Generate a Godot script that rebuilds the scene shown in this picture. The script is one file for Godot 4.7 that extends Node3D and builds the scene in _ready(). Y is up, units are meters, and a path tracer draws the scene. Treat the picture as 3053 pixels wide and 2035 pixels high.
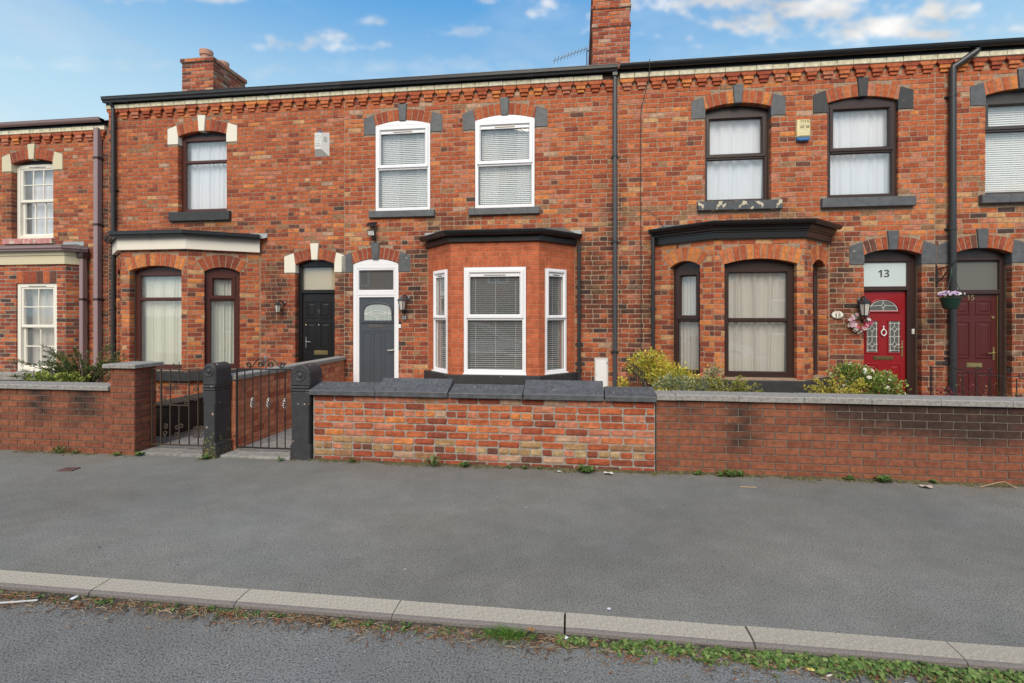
extends Node3D
# A brick terrace seen from across the pavement. x runs along the facade, y up, z out of the facade (z = 0) towards the street.

const CAM_H := 1.63
const CAM_D := 8.43
const FOCAL := 1500.0 / 2035.0      # focal length over picture height
const YAW := 0.13005
const EXPO := 2.35

var M := {}
var used := {}
var rng := RandomNumberGenerator.new()
var nz := FastNoiseLite.new()

# ---------------------------------------------------------------- mesh builder
class MB:
	var v := PackedVector3Array()
	var n := PackedVector3Array()
	var c := PackedColorArray()
	var uv := PackedVector2Array()
	var T := Transform3D()
	var col := Color(1, 1, 1)

	func tri(a: Vector3, b: Vector3, d: Vector3) -> void:   # counter-clockwise seen from outside
		a = T * a
		b = T * b
		d = T * d
		var nn := (b - a).cross(d - a).normalized()
		v.push_back(a)
		v.push_back(d)
		v.push_back(b)
		for i in 3:
			n.push_back(nn)
			c.push_back(col)

	func tri_s(a: Vector3, b: Vector3, d: Vector3, na: Vector3, nb: Vector3, nd: Vector3) -> void:
		v.push_back(T * a)
		v.push_back(T * d)
		v.push_back(T * b)
		n.push_back((T.basis * na).normalized())
		n.push_back((T.basis * nd).normalized())
		n.push_back((T.basis * nb).normalized())
		for i in 3:
			c.push_back(col)

	func quad(a: Vector3, b: Vector3, e: Vector3, d: Vector3) -> void:
		tri(a, b, e)
		tri(a, e, d)

	func quad_s(a: Vector3, b: Vector3, e: Vector3, d: Vector3, na: Vector3, nb: Vector3, ne: Vector3, nd: Vector3) -> void:
		tri_s(a, b, e, na, nb, ne)
		tri_s(a, e, d, na, ne, nd)

	func box(x0: float, y0: float, z0: float, x1: float, y1: float, z1: float) -> void:
		var p := [Vector3(x0, y0, z0), Vector3(x1, y0, z0), Vector3(x1, y1, z0), Vector3(x0, y1, z0), Vector3(x0, y0, z1), Vector3(x1, y0, z1), Vector3(x1, y1, z1), Vector3(x0, y1, z1)]
		quad(p[4], p[5], p[6], p[7])
		quad(p[1], p[0], p[3], p[2])
		quad(p[0], p[4], p[7], p[3])
		quad(p[5], p[1], p[2], p[6])
		quad(p[7], p[6], p[2], p[3])
		quad(p[0], p[1], p[5], p[4])

	func bev(x0: float, y0: float, z0: float, x1: float, y1: float, z1: float, b: float) -> void:
		prismb(PackedVector2Array([Vector2(x0, y0), Vector2(x1, y0), Vector2(x1, y1), Vector2(x0, y1)]), z0, z1, b)

	static func inset(p: PackedVector2Array, b: float) -> PackedVector2Array:
		var out := PackedVector2Array()
		var k := p.size()
		for i in k:
			var d0 := (p[i] - p[(i + k - 1) % k]).normalized()
			var d1 := (p[(i + 1) % k] - p[i]).normalized()
			var n0 := Vector2(-d0.y, d0.x)
			var n1 := Vector2(-d1.y, d1.x)
			var m := n0 + n1
			out.push_back(p[i] + m * (b / maxf(0.25, 1.0 + n0.dot(n1))))
		return out

	# polygon (counter-clockwise) extruded from z0 to z1, front edge chamfered by b
	func prismb(p: PackedVector2Array, z0: float, z1: float, b: float) -> void:
		var q := inset(p, b) if b > 0.0 else p
		var idx := Geometry2D.triangulate_polygon(q)
		for i in range(0, idx.size(), 3):
			var a := q[idx[i]]
			var e := q[idx[i + 1]]
			var f := q[idx[i + 2]]
			if (e - a).cross(f - a) < 0.0:
				var s := e
				e = f
				f = s
			tri(Vector3(a.x, a.y, z1), Vector3(e.x, e.y, z1), Vector3(f.x, f.y, z1))
			var pa := p[idx[i]]
			tri(Vector3(a.x, a.y, z0), Vector3(f.x, f.y, z0), Vector3(e.x, e.y, z0))
		var k := p.size()
		for i in k:
			var a := p[i]
			var e := p[(i + 1) % k]
			quad(Vector3(a.x, a.y, z0), Vector3(e.x, e.y, z0), Vector3(e.x, e.y, z1 - b), Vector3(a.x, a.y, z1 - b))
			if b > 0.0:
				var qa := q[i]
				var qe := q[(i + 1) % k]
				quad(Vector3(a.x, a.y, z1 - b), Vector3(e.x, e.y, z1 - b), Vector3(qe.x, qe.y, z1), Vector3(qa.x, qa.y, z1))

	# tube along points; r may be a float or an array
	func tube(pts: Array, r, sides := 8, capped := true) -> void:
		var rings := []
		var up := Vector3.UP
		for i in pts.size():
			var d: Vector3 = ((pts[mini(i + 1, pts.size() - 1)] as Vector3) - (pts[maxi(i - 1, 0)] as Vector3)).normalized()
			if absf(d.dot(up)) > 0.95:
				up = Vector3(1, 0, 0.01) if absf(d.x) < 0.9 else Vector3(0, 0, 1)
			var sx := d.cross(up).normalized()
			var sy := sx.cross(d).normalized()
			up = sy
			var rr: float = r[i] if r is Array else r
			var ring := []
			for k in sides:
				var a := TAU * k / sides
				ring.append([pts[i] + (sx * cos(a) + sy * sin(a)) * rr, sx * cos(a) + sy * sin(a)])
			rings.append(ring)
		for i in rings.size() - 1:
			for k in sides:
				var a = rings[i][k]
				var b = rings[i][(k + 1) % sides]
				var e = rings[i + 1][(k + 1) % sides]
				var d = rings[i + 1][k]
				quad_s(b[0], a[0], d[0], e[0], b[1], a[1], d[1], e[1])
		if capped:
			for k in range(1, sides - 1):
				tri(rings[0][0][0], rings[0][k][0], rings[0][k + 1][0])
				var l = rings[-1]
				tri(l[0][0], l[k + 1][0], l[k][0])

	# profile of Vector2(radius, height) turned about the y axis through at
	func lathe(prof: Array, at: Vector3, segs := 16, smooth := true) -> void:
		for i in prof.size() - 1:
			var p: Vector2 = prof[i]
			var q: Vector2 = prof[i + 1]
			var d := (q - p).normalized()
			for k in segs:
				var a0 := TAU * k / segs
				var a1 := TAU * (k + 1) / segs
				var e0 := Vector3(cos(a0), 0, -sin(a0))
				var e1 := Vector3(cos(a1), 0, -sin(a1))
				var n0 := e0 * d.y - Vector3.UP * d.x
				var n1 := e1 * d.y - Vector3.UP * d.x
				var a := at + e0 * p.x + Vector3.UP * p.y
				var b := at + e1 * p.x + Vector3.UP * p.y
				var e := at + e1 * q.x + Vector3.UP * q.y
				var f := at + e0 * q.x + Vector3.UP * q.y
				if smooth:
					if p.x > 0.0001:
						tri_s(a, b, e, n0, n1, n1)
					if q.x > 0.0001:
						tri_s(a, e, f, n0, n1, n0)
				else:
					if p.x > 0.0001:
						tri(a, b, e)
					if q.x > 0.0001:
						tri(a, e, f)

	func ball(at: Vector3, r: float, segs := 10) -> void:
		var prof := []
		for i in segs / 2 + 1:
			var a := -PI / 2 + PI * i / (segs / 2)
			prof.append(Vector2(maxf(0.0, cos(a)) * r, sin(a) * r))
		lathe(prof, at, segs)

	# frame of mitred bars round a rectangle; prof is a list of (inset, z)
	func ring(x0: float, y0: float, x1: float, y1: float, prof: Array) -> void:
		for i in prof.size() - 1:
			var a: Vector2 = prof[i]
			var b: Vector2 = prof[i + 1]
			var pa := [Vector3(x0 + a.x, y0 + a.x, a.y), Vector3(x1 - a.x, y0 + a.x, a.y), Vector3(x1 - a.x, y1 - a.x, a.y), Vector3(x0 + a.x, y1 - a.x, a.y)]
			var pb := [Vector3(x0 + b.x, y0 + b.x, b.y), Vector3(x1 - b.x, y0 + b.x, b.y), Vector3(x1 - b.x, y1 - b.x, b.y), Vector3(x0 + b.x, y1 - b.x, b.y)]
			for k in 4:
				quad(pa[k], pa[(k + 1) % 4], pb[(k + 1) % 4], pb[k])

	# profile of (offset outwards, y) swept along a plan path of (x, z); outwards is to the right-hand side as one walks it from -x to +x seen from the street
	static func offset_path(path: Array, o: float) -> Array:
		var out := []
		for i in path.size():
			var p: Vector2 = path[i]
			var d0: Vector2 = (p - path[i - 1]).normalized() if i > 0 else (path[1] - p).normalized()
			var d1: Vector2 = (path[i + 1] - p).normalized() if i < path.size() - 1 else d0
			var n0 := Vector2(-d0.y, d0.x)
			var n1 := Vector2(-d1.y, d1.x)
			out.append(p + (n0 + n1) * (o / maxf(0.3, 1.0 + n0.dot(n1))))
		return out

	func sweep(path: Array, prof: Array, caps := true) -> void:
		var rows := []
		for q in prof:
			var r := []
			for p in offset_path(path, q.x):
				r.append(Vector3(p.x, q.y, p.y))
			rows.append(r)
		for i in rows.size() - 1:
			for k in path.size() - 1:
				quad(rows[i][k], rows[i][k + 1], rows[i + 1][k + 1], rows[i + 1][k])
		if caps:
			for i in range(1, rows.size() - 1):
				tri(rows[0][0], rows[i][0], rows[i + 1][0])
				var e := path.size() - 1
				tri(rows[0][e], rows[i + 1][e], rows[i][e])

	func mesh() -> ArrayMesh:
		var m := ArrayMesh.new()
		if v.is_empty():
			return m
		var a := []
		a.resize(Mesh.ARRAY_MAX)
		a[Mesh.ARRAY_VERTEX] = v
		a[Mesh.ARRAY_NORMAL] = n
		a[Mesh.ARRAY_COLOR] = c
		if uv.size() == v.size():
			a[Mesh.ARRAY_TEX_UV] = uv
		m.add_surface_from_arrays(Mesh.PRIMITIVE_TRIANGLES, a)
		return m

# ---------------------------------------------------------------- nodes
func numbered(called: String) -> String:
	var k: int = used.get(called, 0)
	used[called] = k + 1
	return called if k == 0 else "%s_%03d" % [called, k]

func thing(called: String, label: String, category: String, at := Vector3.ZERO, group := "") -> Node3D:
	var o := Node3D.new()
	o.name = numbered(called)
	add_child(o, true)
	o.position = at
	o.set_meta("label", label)
	o.set_meta("category", category)
	if group != "":
		o.set_meta("group", group)
	return o

# geometry is given in world coordinates whatever the parent
func part(mb: MB, called: String, m: Material, parent: Node3D, kind := "", label := "") -> MeshInstance3D:
	var o := MeshInstance3D.new()
	o.mesh = mb.mesh()
	o.name = called
	o.material_override = null
	if o.mesh.get_surface_count():
		o.mesh.surface_set_material(0, m)
	parent.add_child(o, true)
	o.position = -parent.global_position
	if kind != "":
		o.set_meta("kind", kind)
	if label != "":
		o.set_meta("label", label)
	return o

func single(mb: MB, called: String, m: Material, label: String, category: String, group := "") -> MeshInstance3D:
	var o := part(mb, numbered(called), m, self)
	o.set_meta("label", label)
	o.set_meta("category", category)
	if group != "":
		o.set_meta("group", group)
	return o

func struct(mb: MB, called: String, m: Material, kind := "structure") -> MeshInstance3D:
	var o := part(mb, called, m, self)
	o.set_meta("kind", kind)
	return o

func placed(mesh: Mesh, called: String, tr: Transform3D, parent: Node3D) -> MeshInstance3D:
	var o := MeshInstance3D.new()
	o.mesh = mesh
	o.name = called
	parent.add_child(o, true)
	o.transform = Transform3D(Basis(), -parent.global_position) * tr
	return o

func lettering(text: String, height: float, tr: Transform3D, m: Material, called: String, parent: Node3D, font := "Droid Sans", depth := 0.004, bold := false) -> MeshInstance3D:
	var t := TextMesh.new()
	var f := SystemFont.new()
	f.font_names = PackedStringArray([font])
	if bold:
		f.font_weight = 700
	t.font = f
	t.text = text
	t.font_size = 64
	t.pixel_size = height / 46.0
	t.depth = depth
	t.curve_step = 4.0
	var o := placed(t, called, tr, parent)
	t.material = m
	return o

# a face: x along it to the right as seen from outside, y up, z outwards
func face(a: Vector2, b: Vector2) -> Transform3D:
	var d := (b - a).normalized()
	var x := Vector3(d.x, 0, d.y)
	return Transform3D(Basis(x, Vector3.UP, x.cross(Vector3.UP)), Vector3(a.x, 0, a.y))

# ---------------------------------------------------------------- materials
func lin(r: float, g: float, b: float) -> Color:
	return Color(r, g, b).linear_to_srgb()

func mat(called: String, col: Color, rough := 0.7, spec := 0.5, metal := 0.0) -> StandardMaterial3D:
	var m := StandardMaterial3D.new()
	m.resource_name = called
	m.albedo_color = col.linear_to_srgb()
	m.roughness = rough
	m.metallic_specular = spec
	m.metallic = metal
	M[called] = m
	return m

func tri_tex(m: StandardMaterial3D, t: Texture2D, tile: float, world := true) -> void:
	m.albedo_texture = t
	m.uv1_triplanar = true
	m.uv1_world_triplanar = world
	m.uv1_scale = Vector3.ONE / tile
	m.uv1_triplanar_sharpness = 4.0

func relief(m: StandardMaterial3D, t: Texture2D, cm: float) -> void:
	m.heightmap_enabled = true
	m.heightmap_texture = t
	m.heightmap_scale = cm

func noise_bytes(size: int, freq: float, octaves: int, sd: int, kind := FastNoiseLite.TYPE_SIMPLEX_SMOOTH) -> PackedByteArray:
	var f := FastNoiseLite.new()
	f.seed = sd
	f.noise_type = kind
	f.frequency = freq
	f.fractal_octaves = octaves
	f.fractal_type = FastNoiseLite.FRACTAL_FBM if octaves > 1 else FastNoiseLite.FRACTAL_NONE
	var im := f.get_seamless_image(size, size)
	im.convert(Image.FORMAT_L8)
	return im.get_data()

func grey_tex(size: int, data: PackedByteArray) -> ImageTexture:
	return ImageTexture.create_from_image(Image.create_from_data(size, size, false, Image.FORMAT_L8, data))

func rgb_tex(size: int, data: PackedByteArray) -> ImageTexture:
	return ImageTexture.create_from_image(Image.create_from_data(size, size, false, Image.FORMAT_RGB8, data))

func make_materials() -> void:
	# fired clay: blotches, drag marks and pits, as a share of the brick's own colour
	var s := 512
	var a := noise_bytes(s, 0.012, 4, 3)
	var b := noise_bytes(s, 0.09, 3, 5)
	var pit := noise_bytes(s, 0.16, 1, 8, FastNoiseLite.TYPE_CELLULAR)
	var d := PackedByteArray()
	var h := PackedByteArray()
	d.resize(s * s)
	h.resize(s * s)
	for i in s * s:
		var k := 0.80 + (a[i] - 128) / 128.0 * 0.26 + (b[i] - 128) / 128.0 * 0.20
		if pit[i] < 26:
			k *= 0.62
		d[i] = clampi(int(pow(clampf(k, 0.15, 1.0), 0.4545) * 255.0), 0, 255)
		h[i] = clampi(int(128 + (b[i] - 128) * 0.7 + (a[i] - 128) * 0.4 - (40 if pit[i] < 30 else 0)), 0, 255)
	var clay := grey_tex(s, d)
	var clay_h := grey_tex(s, h)
	var m := mat("brick", Color(1, 1, 1), 0.9, 0.35)
	m.vertex_color_use_as_albedo = true
	tri_tex(m, clay, 0.55)
	relief(m, clay_h, 0.25)
	m = mat("brick_smooth", Color(1, 1, 1), 0.8, 0.4)
	m.vertex_color_use_as_albedo = true
	tri_tex(m, clay, 1.3)
	# sand and lime
	m = mat("mortar", Color(0.41, 0.295, 0.21), 0.95, 0.3)
	tri_tex(m, clay, 0.4)
	m = mat("mortar_thin", Color(0.34, 0.235, 0.165), 0.95, 0.3)
	tri_tex(m, clay, 0.4)
	m = mat("mortar_dark", Color(0.20, 0.175, 0.15), 0.95, 0.3)
	tri_tex(m, clay, 0.4)
	m = mat("mortar_grey", Color(0.38, 0.35, 0.31), 0.95, 0.3)
	tri_tex(m, clay, 0.4)
	m = mat("mortar_tan", Color(0.62, 0.29, 0.175), 0.95, 0.3)
	tri_tex(m, clay, 0.4)
	m = mat("stone", Color(1, 1, 1), 0.85, 0.4)           # vertex coloured stone, concrete and render
	m.vertex_color_use_as_albedo = true
	tri_tex(m, clay, 0.7)
	relief(m, clay_h, 0.2)
	m = mat("kerb", Color(1, 1, 1), 0.9, 0.4)
	m.vertex_color_use_as_albedo = true
	m = mat("concrete", Color(0.36, 0.35, 0.33), 0.9, 0.35)
	tri_tex(m, clay, 0.8)
	relief(m, clay_h, 0.3)
	m = mat("coping_concrete", Color(0.40, 0.385, 0.365), 0.92, 0.35)
	tri_tex(m, clay, 0.26)
	relief(m, clay_h, 0.5)
	# painted stone with flaked patches
	for spec in [["paint_black", Color(0.030, 0.031, 0.034), 203], ["paint_charcoal", Color(0.086, 0.091, 0.101), 216], ["paint_peeling", Color(0.06, 0.066, 0.076), 147], ["paint_pink", Color(0.5, 0.22, 0.21), 135], ["paint_post", Color(0.036, 0.037, 0.041), 200]]:
		var f := noise_bytes(s, 0.013 if spec[0] != "paint_peeling" else 0.009, 5, 21 + spec[2])
		var e := PackedByteArray()
		e.resize(s * s * 3)
		var pc: Color = spec[1].linear_to_srgb()
		var fc := Color(0.55, 0.49, 0.36).linear_to_srgb()
		if spec[0] == "paint_post":
			fc = Color(0.45, 0.33, 0.27).linear_to_srgb()
		for i in s * s:
			var k := 1.0 + (b[i] - 128) / 128.0 * 0.18 + (a[i] - 128) / 128.0 * 0.14
			var q := pc * k
			if f[i] > spec[2] + 25:
				q = fc * clampf(k, 0.6, 1.0)
			e[i * 3] = clampi(int(q.r * 255), 0, 255)
			e[i * 3 + 1] = clampi(int(q.g * 255), 0, 255)
			e[i * 3 + 2] = clampi(int(q.b * 255), 0, 255)
		m = mat(spec[0], Color(1, 1, 1), 0.55, 0.5)
		tri_tex(m, rgb_tex(s, e), 0.9)
		relief(m, clay_h, 0.12)
	# asphalt: stones of several sizes in bitumen
	s = 1024
	var c1 := noise_bytes(s, 0.21, 1, 31, FastNoiseLite.TYPE_CELLULAR)
	var c2 := noise_bytes(s, 0.09, 1, 37, FastNoiseLite.TYPE_CELLULAR)
	var f1 := noise_bytes(s, 0.35, 2, 41)
	var f2 := noise_bytes(s, 0.006, 4, 43)
	d = PackedByteArray()
	h = PackedByteArray()
	d.resize(s * s * 3)
	h.resize(s * s)
	var r2 := RandomNumberGenerator.new()
	r2.seed = 77
	for i in s * s:
		var k := 0.62 + (f1[i] - 128) / 128.0 * 0.24 + (f2[i] - 128) / 128.0 * 0.025
		if c1[i] < 30:
			k += 0.16
		if c2[i] < 14:
			k += 0.24
		if c1[i] > 150:
			k -= 0.14
		var g := clampf(k, 0.1, 1.0)
		d[i * 3] = int(g * 252)
		d[i * 3 + 1] = int(g * 250)
		d[i * 3 + 2] = int(g * 244)
		h[i] = clampi(255 - c1[i], 0, 255)
	# single pale chips
	for i in 2600:
		var x := r2.randi_range(1, s - 2)
		var y := r2.randi_range(1, s - 2)
		var w := r2.randf_range(0.75, 1.0)
		for q in ([[0, 0]] if r2.randf() < 0.7 else [[0, 0], [1, 0], [0, 1], [1, 1]]):
			var at: int = ((y + q[1]) * s + x + q[0]) * 3
			d[at] = int(w * 255)
			d[at + 1] = int(w * 255)
			d[at + 2] = int(w * 250)
	var tar := rgb_tex(s, d)
	var tar_h := grey_tex(s, h)
	m = mat("asphalt", Color(1, 1, 1), 0.88, 0.4)
	m.vertex_color_use_as_albedo = true
	tri_tex(m, tar, 1.9)
	relief(m, tar_h, 0.2)
	tri_tex(M.kerb, clay, 0.11)
	relief(M.kerb, tar_h, 0.06)
	m = mat("road", Color(1, 1, 1), 0.85, 0.4)
	m.vertex_color_use_as_albedo = true
	tri_tex(m, tar, 2.3)
	relief(m, tar_h, 0.35)
	# plain ones
	mat("white_frame", Color(0.80, 0.80, 0.83), 0.28)
	mat("cream_frame", Color(0.78, 0.75, 0.67), 0.35)
	mat("brown_frame", Color(0.040, 0.021, 0.018), 0.33)
	mat("maroon_frame", Color(0.075, 0.024, 0.019), 0.33)
	mat("grey_brown_frame", Color(0.06, 0.05, 0.046), 0.35)
	mat("dark_head", Color(0.03, 0.03, 0.035), 0.6)
	mat("seal", Color(0.012, 0.012, 0.012), 0.6)
	mat("gutter_black", Color(0.014, 0.014, 0.016), 0.3)
	mat("gutter_grey", Color(0.03, 0.033, 0.038), 0.3)
	mat("pipe_purple", Color(0.29, 0.205, 0.215), 0.32)
	mat("pipe_purple_dark", Color(0.05, 0.03, 0.03), 0.4)
	mat("pipe_black", Color(0.030, 0.032, 0.036), 0.35)
	mat("pipe_grey", Color(0.06, 0.065, 0.075), 0.38)
	mat("iron", Color(0.016, 0.016, 0.017), 0.5)
	mat("rust_iron", Color(0.055, 0.038, 0.028), 0.7)
	mat("steel", Color(0.60, 0.58, 0.55), 0.25, 0.5, 1.0)
	mat("brass", Color(0.62, 0.48, 0.22), 0.3, 0.5, 1.0)
	mat("bronze", Color(0.30, 0.22, 0.10), 0.4, 0.5, 1.0)
	mat("white_metal", Color(0.72, 0.72, 0.72), 0.35)
	mat("letter_black", Color(0.015, 0.015, 0.015), 0.5)
	mat("letter_grey", Color(0.07, 0.075, 0.08), 0.5)
	mat("print_grey", Color(0.33, 0.34, 0.36), 0.6)
	mat("letter_white", Color(0.7, 0.7, 0.68), 0.5)
	mat("door_grey", Color(0.058, 0.068, 0.083), 0.42)
	mat("door_black", Color(0.012, 0.011, 0.012), 0.25)
	mat("door_red", Color(0.25, 0.010, 0.014), 0.3)
	mat("door_maroon", Color(0.075, 0.012, 0.011), 0.35)
	mat("fascia_cream", Color(0.60, 0.54, 0.38), 0.5)
	mat("plastic_white", Color(0.75, 0.75, 0.76), 0.4)
	mat("plastic_grey_white", Color(0.62, 0.62, 0.60), 0.4)
	mat("plastic_yellow", Color(0.78, 0.66, 0.36), 0.4)
	mat("plastic_blue", Color(0.05, 0.16, 0.38), 0.3)
	mat("plastic_dark", Color(0.014, 0.014, 0.016), 0.35)
	mat("lead", Color(0.34, 0.36, 0.38), 0.5)
	mat("room", Color(0.10, 0.085, 0.07), 0.9)
	mat("blind", Color(0.80, 0.81, 0.80), 0.45)
	mat("frosted", Color(0.52, 0.60, 0.62), 0.55)
	mat("frosted_dark", Color(0.13, 0.13, 0.12), 0.35)
	mat("lampglass", Color(0.5, 0.49, 0.45), 0.2)
	mat("pot_clay", Color(0.48, 0.25, 0.18), 0.8)
	mat("basket_green", Color(0.008, 0.035, 0.025), 0.45)
	mat("cable", Color(0.03, 0.028, 0.03), 0.6)
	mat("cable_grey", Color(0.3, 0.31, 0.31), 0.5)
	mat("solar", Color(0.015, 0.017, 0.03), 0.12)
	mat("wood_dark", Color(0.03, 0.024, 0.018), 0.7)
	mat("rubber", Color(0.02, 0.02, 0.02), 0.8)
	mat("car_white", Color(0.74, 0.75, 0.76), 0.2)
	mat("car_glass", Color(0.012, 0.014, 0.016), 0.05)
	mat("red_lid", Color(0.12, 0.055, 0.05), 0.8)
	var net := mat("net", Color(0.70, 0.735, 0.80), 0.9)
	net.backlight_enabled = true
	net.backlight = Color(0.25, 0.25, 0.25)
	mat("net_warm", Color(0.64, 0.66, 0.56), 0.9)
	mat("net_dim", Color(0.52, 0.49, 0.44), 0.9)
	var felt := mat("felt", Color(1, 1, 1), 0.8)
	felt.vertex_color_use_as_albedo = true
	tri_tex(felt, clay, 0.5)
	relief(felt, clay_h, 0.8)
	var glass := mat("glass", Color(0.9, 0.95, 0.95), 0.02)
	glass.albedo_color.a = 0.03
	glass.transparency = BaseMaterial3D.TRANSPARENCY_ALPHA
	var leaf := mat("leaf", Color(1, 1, 1), 0.55, 0.4)
	leaf.vertex_color_use_as_albedo = true
	leaf.backlight_enabled = true
	leaf.backlight = Color(0.45, 0.45, 0.35)
	var dull := mat("tinted", Color(1, 1, 1), 0.85, 0.3)
	dull.vertex_color_use_as_albedo = true

# ---------------------------------------------------------------- the scene
func _ready() -> void:
	rng.seed = 11
	nz.seed = 5
	nz.frequency = 1.0
	var cam := Camera3D.new()
	cam.name = "camera"
	add_child(cam)
	cam.projection = Camera3D.PROJECTION_FRUSTUM
	cam.near = 0.05
	cam.far = 400.0
	cam.size = cam.near / FOCAL
	cam.frustum_offset = Vector2(0, -75.0 / 1500.0 * cam.near)
	cam.position = Vector3(0, CAM_H, CAM_D)
	cam.rotation.y = YAW
	cam.current = true
	var we := WorldEnvironment.new()
	we.name = "air"
	var e := Environment.new()
	we.environment = e
	add_child(we)
	e.background_mode = Environment.BG_SKY
	var sky := Sky.new()
	var pano := PanoramaSkyMaterial.new()
	pano.panorama = sky_picture()
	sky.sky_material = pano
	e.sky = sky
	e.tonemap_mode = Environment.TONE_MAPPER_LINEAR
	e.tonemap_exposure = EXPO
	e.sdfgi_enabled = true
	e.ssao_enabled = true
	e.ssil_enabled = true
	var sun := DirectionalLight3D.new()
	sun.name = "sun"
	add_child(sun)
	sun.light_energy = 0.5
	sun.light_angular_distance = 40.0
	sun.light_color = Color(1.0, 0.95, 0.87)
	sun.shadow_enabled = true
	sun.look_at_from_position(Vector3.ZERO, -Vector3(-0.04, 0.64, 0.76), Vector3.UP)
	make_materials()
	make_brick_shapes()
	ground()
	houses()
	front_walls()
	fittings()
	planting()
	litter()
	across_the_road()

# blue sky with broken white cloud, as linear light
func sky_picture() -> ImageTexture:
	var w := 2048
	var h := 1024
	var im := Image.create(w, h, false, Image.FORMAT_RGBF)
	var f := FastNoiseLite.new()
	f.seed = 4
	f.frequency = 1.0
	f.fractal_octaves = 5
	f.noise_type = FastNoiseLite.TYPE_SIMPLEX_SMOOTH
	var right := Vector3(cos(YAW), 0, -sin(YAW))
	var fwd := Vector3(-sin(YAW), 0, -cos(YAW))
	# clouds of the photograph: centre and half size, as tangents of the view (right, up), and how dense
	var cl := [[-0.375, 0.540, 0.085, 0.018, 0.8], [-0.27, 0.582, 0.035, 0.011, 0.55], [-0.10, 0.565, 0.07, 0.013, 0.35], [0.075, 0.615, 0.04, 0.025, 0.8], [-0.05, 0.625, 0.025, 0.01, 0.6],
		[0.40, 0.625, 0.22, 0.050, 0.85], [0.58, 0.600, 0.26, 0.060, 0.9], [0.72, 0.575, 0.19, 0.042, 1.0], [0.84, 0.60, 0.07, 0.035, 1.0], [0.66, 0.56, 0.12, 0.016, 0.7], [0.95, 0.645, 0.2, 0.02, 0.5], [-0.73, 0.63, 0.05, 0.012, 0.6], [-0.60, 0.63, 0.06, 0.008, 0.6], [1.0, 0.57, 0.02, 0.006, 0.8], [-0.86, 0.50, 0.28, 0.016, 0.2], [-0.2, 0.49, 0.3, 0.02, 0.18], [0.55, 0.52, 0.2, 0.02, 0.15]]
	for y in h:
		var up := (0.5 - (y + 0.5) / h) * PI
		if up < -0.03:
			for x in w:
				im.set_pixel(x, y, Color(0.16, 0.16, 0.155))
			continue
		var el := rad_to_deg(maxf(up, 0.0))
		var t := smoothstep(14.0, 36.0, el)
		var base := Color(0.56, 0.79, 0.92).lerp(Color(0.075, 0.345, 0.74), t).lerp(Color(0.06, 0.27, 0.62), smoothstep(36.0, 85.0, el))
		for x in w:
			var az := (x + 0.5) / w * TAU
			var dir := Vector3(sin(az) * cos(up), sin(up), -cos(az) * cos(up))
			var c := base
			var k := dir.dot(fwd)
			var dens := 0.0
			var seen := false
			var wisp := f.get_noise_3d(dir.x * 2.2, dir.y * 9.0, dir.z * 2.2)
			if k > 0.2:
				var tx := dir.dot(right) / k
				var ty := dir.y / k
				seen = absf(tx) < 1.05 and ty < 0.66
				if ty < 0.85 and absf(tx) < 1.3:
					var puff := f.get_noise_3d(tx * 11.0, ty * 22.0, 3.0) + 0.4 * f.get_noise_3d(tx * 30.0, ty * 55.0, 9.0)
					for q in cl:
						var dx: float = (tx - q[0]) / q[2]
						var dy: float = (ty - q[1]) / q[3]
						if dy < 0.0:
							dy *= 1.5
						var r := sqrt(dx * dx + dy * dy)
						if r < 2.4:
							dens = maxf(dens, q[4] * smoothstep(-0.25, 1.6, 1.2 - r + puff * 1.7))
			var roll := f.get_noise_3d(dir.x * 1.5 / (dir.y + 0.25), 7.0, dir.z * 1.5 / (dir.y + 0.25))
			var far := 1.0
			if k > 0.2:
				far = smoothstep(1.02, 1.3, maxf(absf(dir.dot(right) / k), (dir.y / k) / 0.64))
			dens = maxf(dens, far * smoothstep(-0.05, 0.3, roll) * 0.95)
			dens = maxf(dens, clampf(wisp * 0.35, 0.0, 0.18))
			var lum := 0.78 + 0.42 * clampf(f.get_noise_3d(dir.x * 7.0, dir.y * 14.0 + 3.0, dir.z * 7.0) + 0.25, -0.4, 0.6)
			c = c.lerp(Color(lum, lum * 0.985, lum * 0.965), dens)
			im.set_pixel(x, y, Color(c.r / EXPO, c.g / EXPO, c.b / EXPO))
	return ImageTexture.create_from_image(im)

# ---------------------------------------------------------------- bricks
const BW := 0.225
const BH := 0.0685
const HW := 0.108
var PAL := [Color(0.54, 0.150, 0.064), Color(0.455, 0.118, 0.055), Color(0.625, 0.205, 0.088), Color(0.365, 0.090, 0.050), Color(0.28, 0.078, 0.048), Color(0.18, 0.078, 0.056),
	Color(0.095, 0.064, 0.057), Color(0.62, 0.34, 0.165), Color(0.36, 0.19, 0.105), Color(0.57, 0.22, 0.135), Color(0.71, 0.255, 0.085), Color(0.54, 0.34, 0.235),
	Color(0.58, 0.150, 0.066), Color(0.55, 0.140, 0.061), Color(0.61, 0.163, 0.073),
	Color(0.30, 0.108, 0.063), Color(0.265, 0.095, 0.057), Color(0.33, 0.122, 0.069), Color(0.22, 0.082, 0.054), Color(0.085, 0.050, 0.043),
	Color(0.72, 0.28, 0.15), Color(0.66, 0.235, 0.125), Color(0.48, 0.13, 0.07), Color(0.42, 0.26, 0.13), Color(0.50, 0.35, 0.19),
	Color(0.84, 0.77, 0.56), Color(0.88, 0.82, 0.63)]
var shapes := []          # brick outlines: four stretchers, four headers, four crisp stretchers; points of a 1 x 1 face, depth in metres
var shape_mesh := {}

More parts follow.
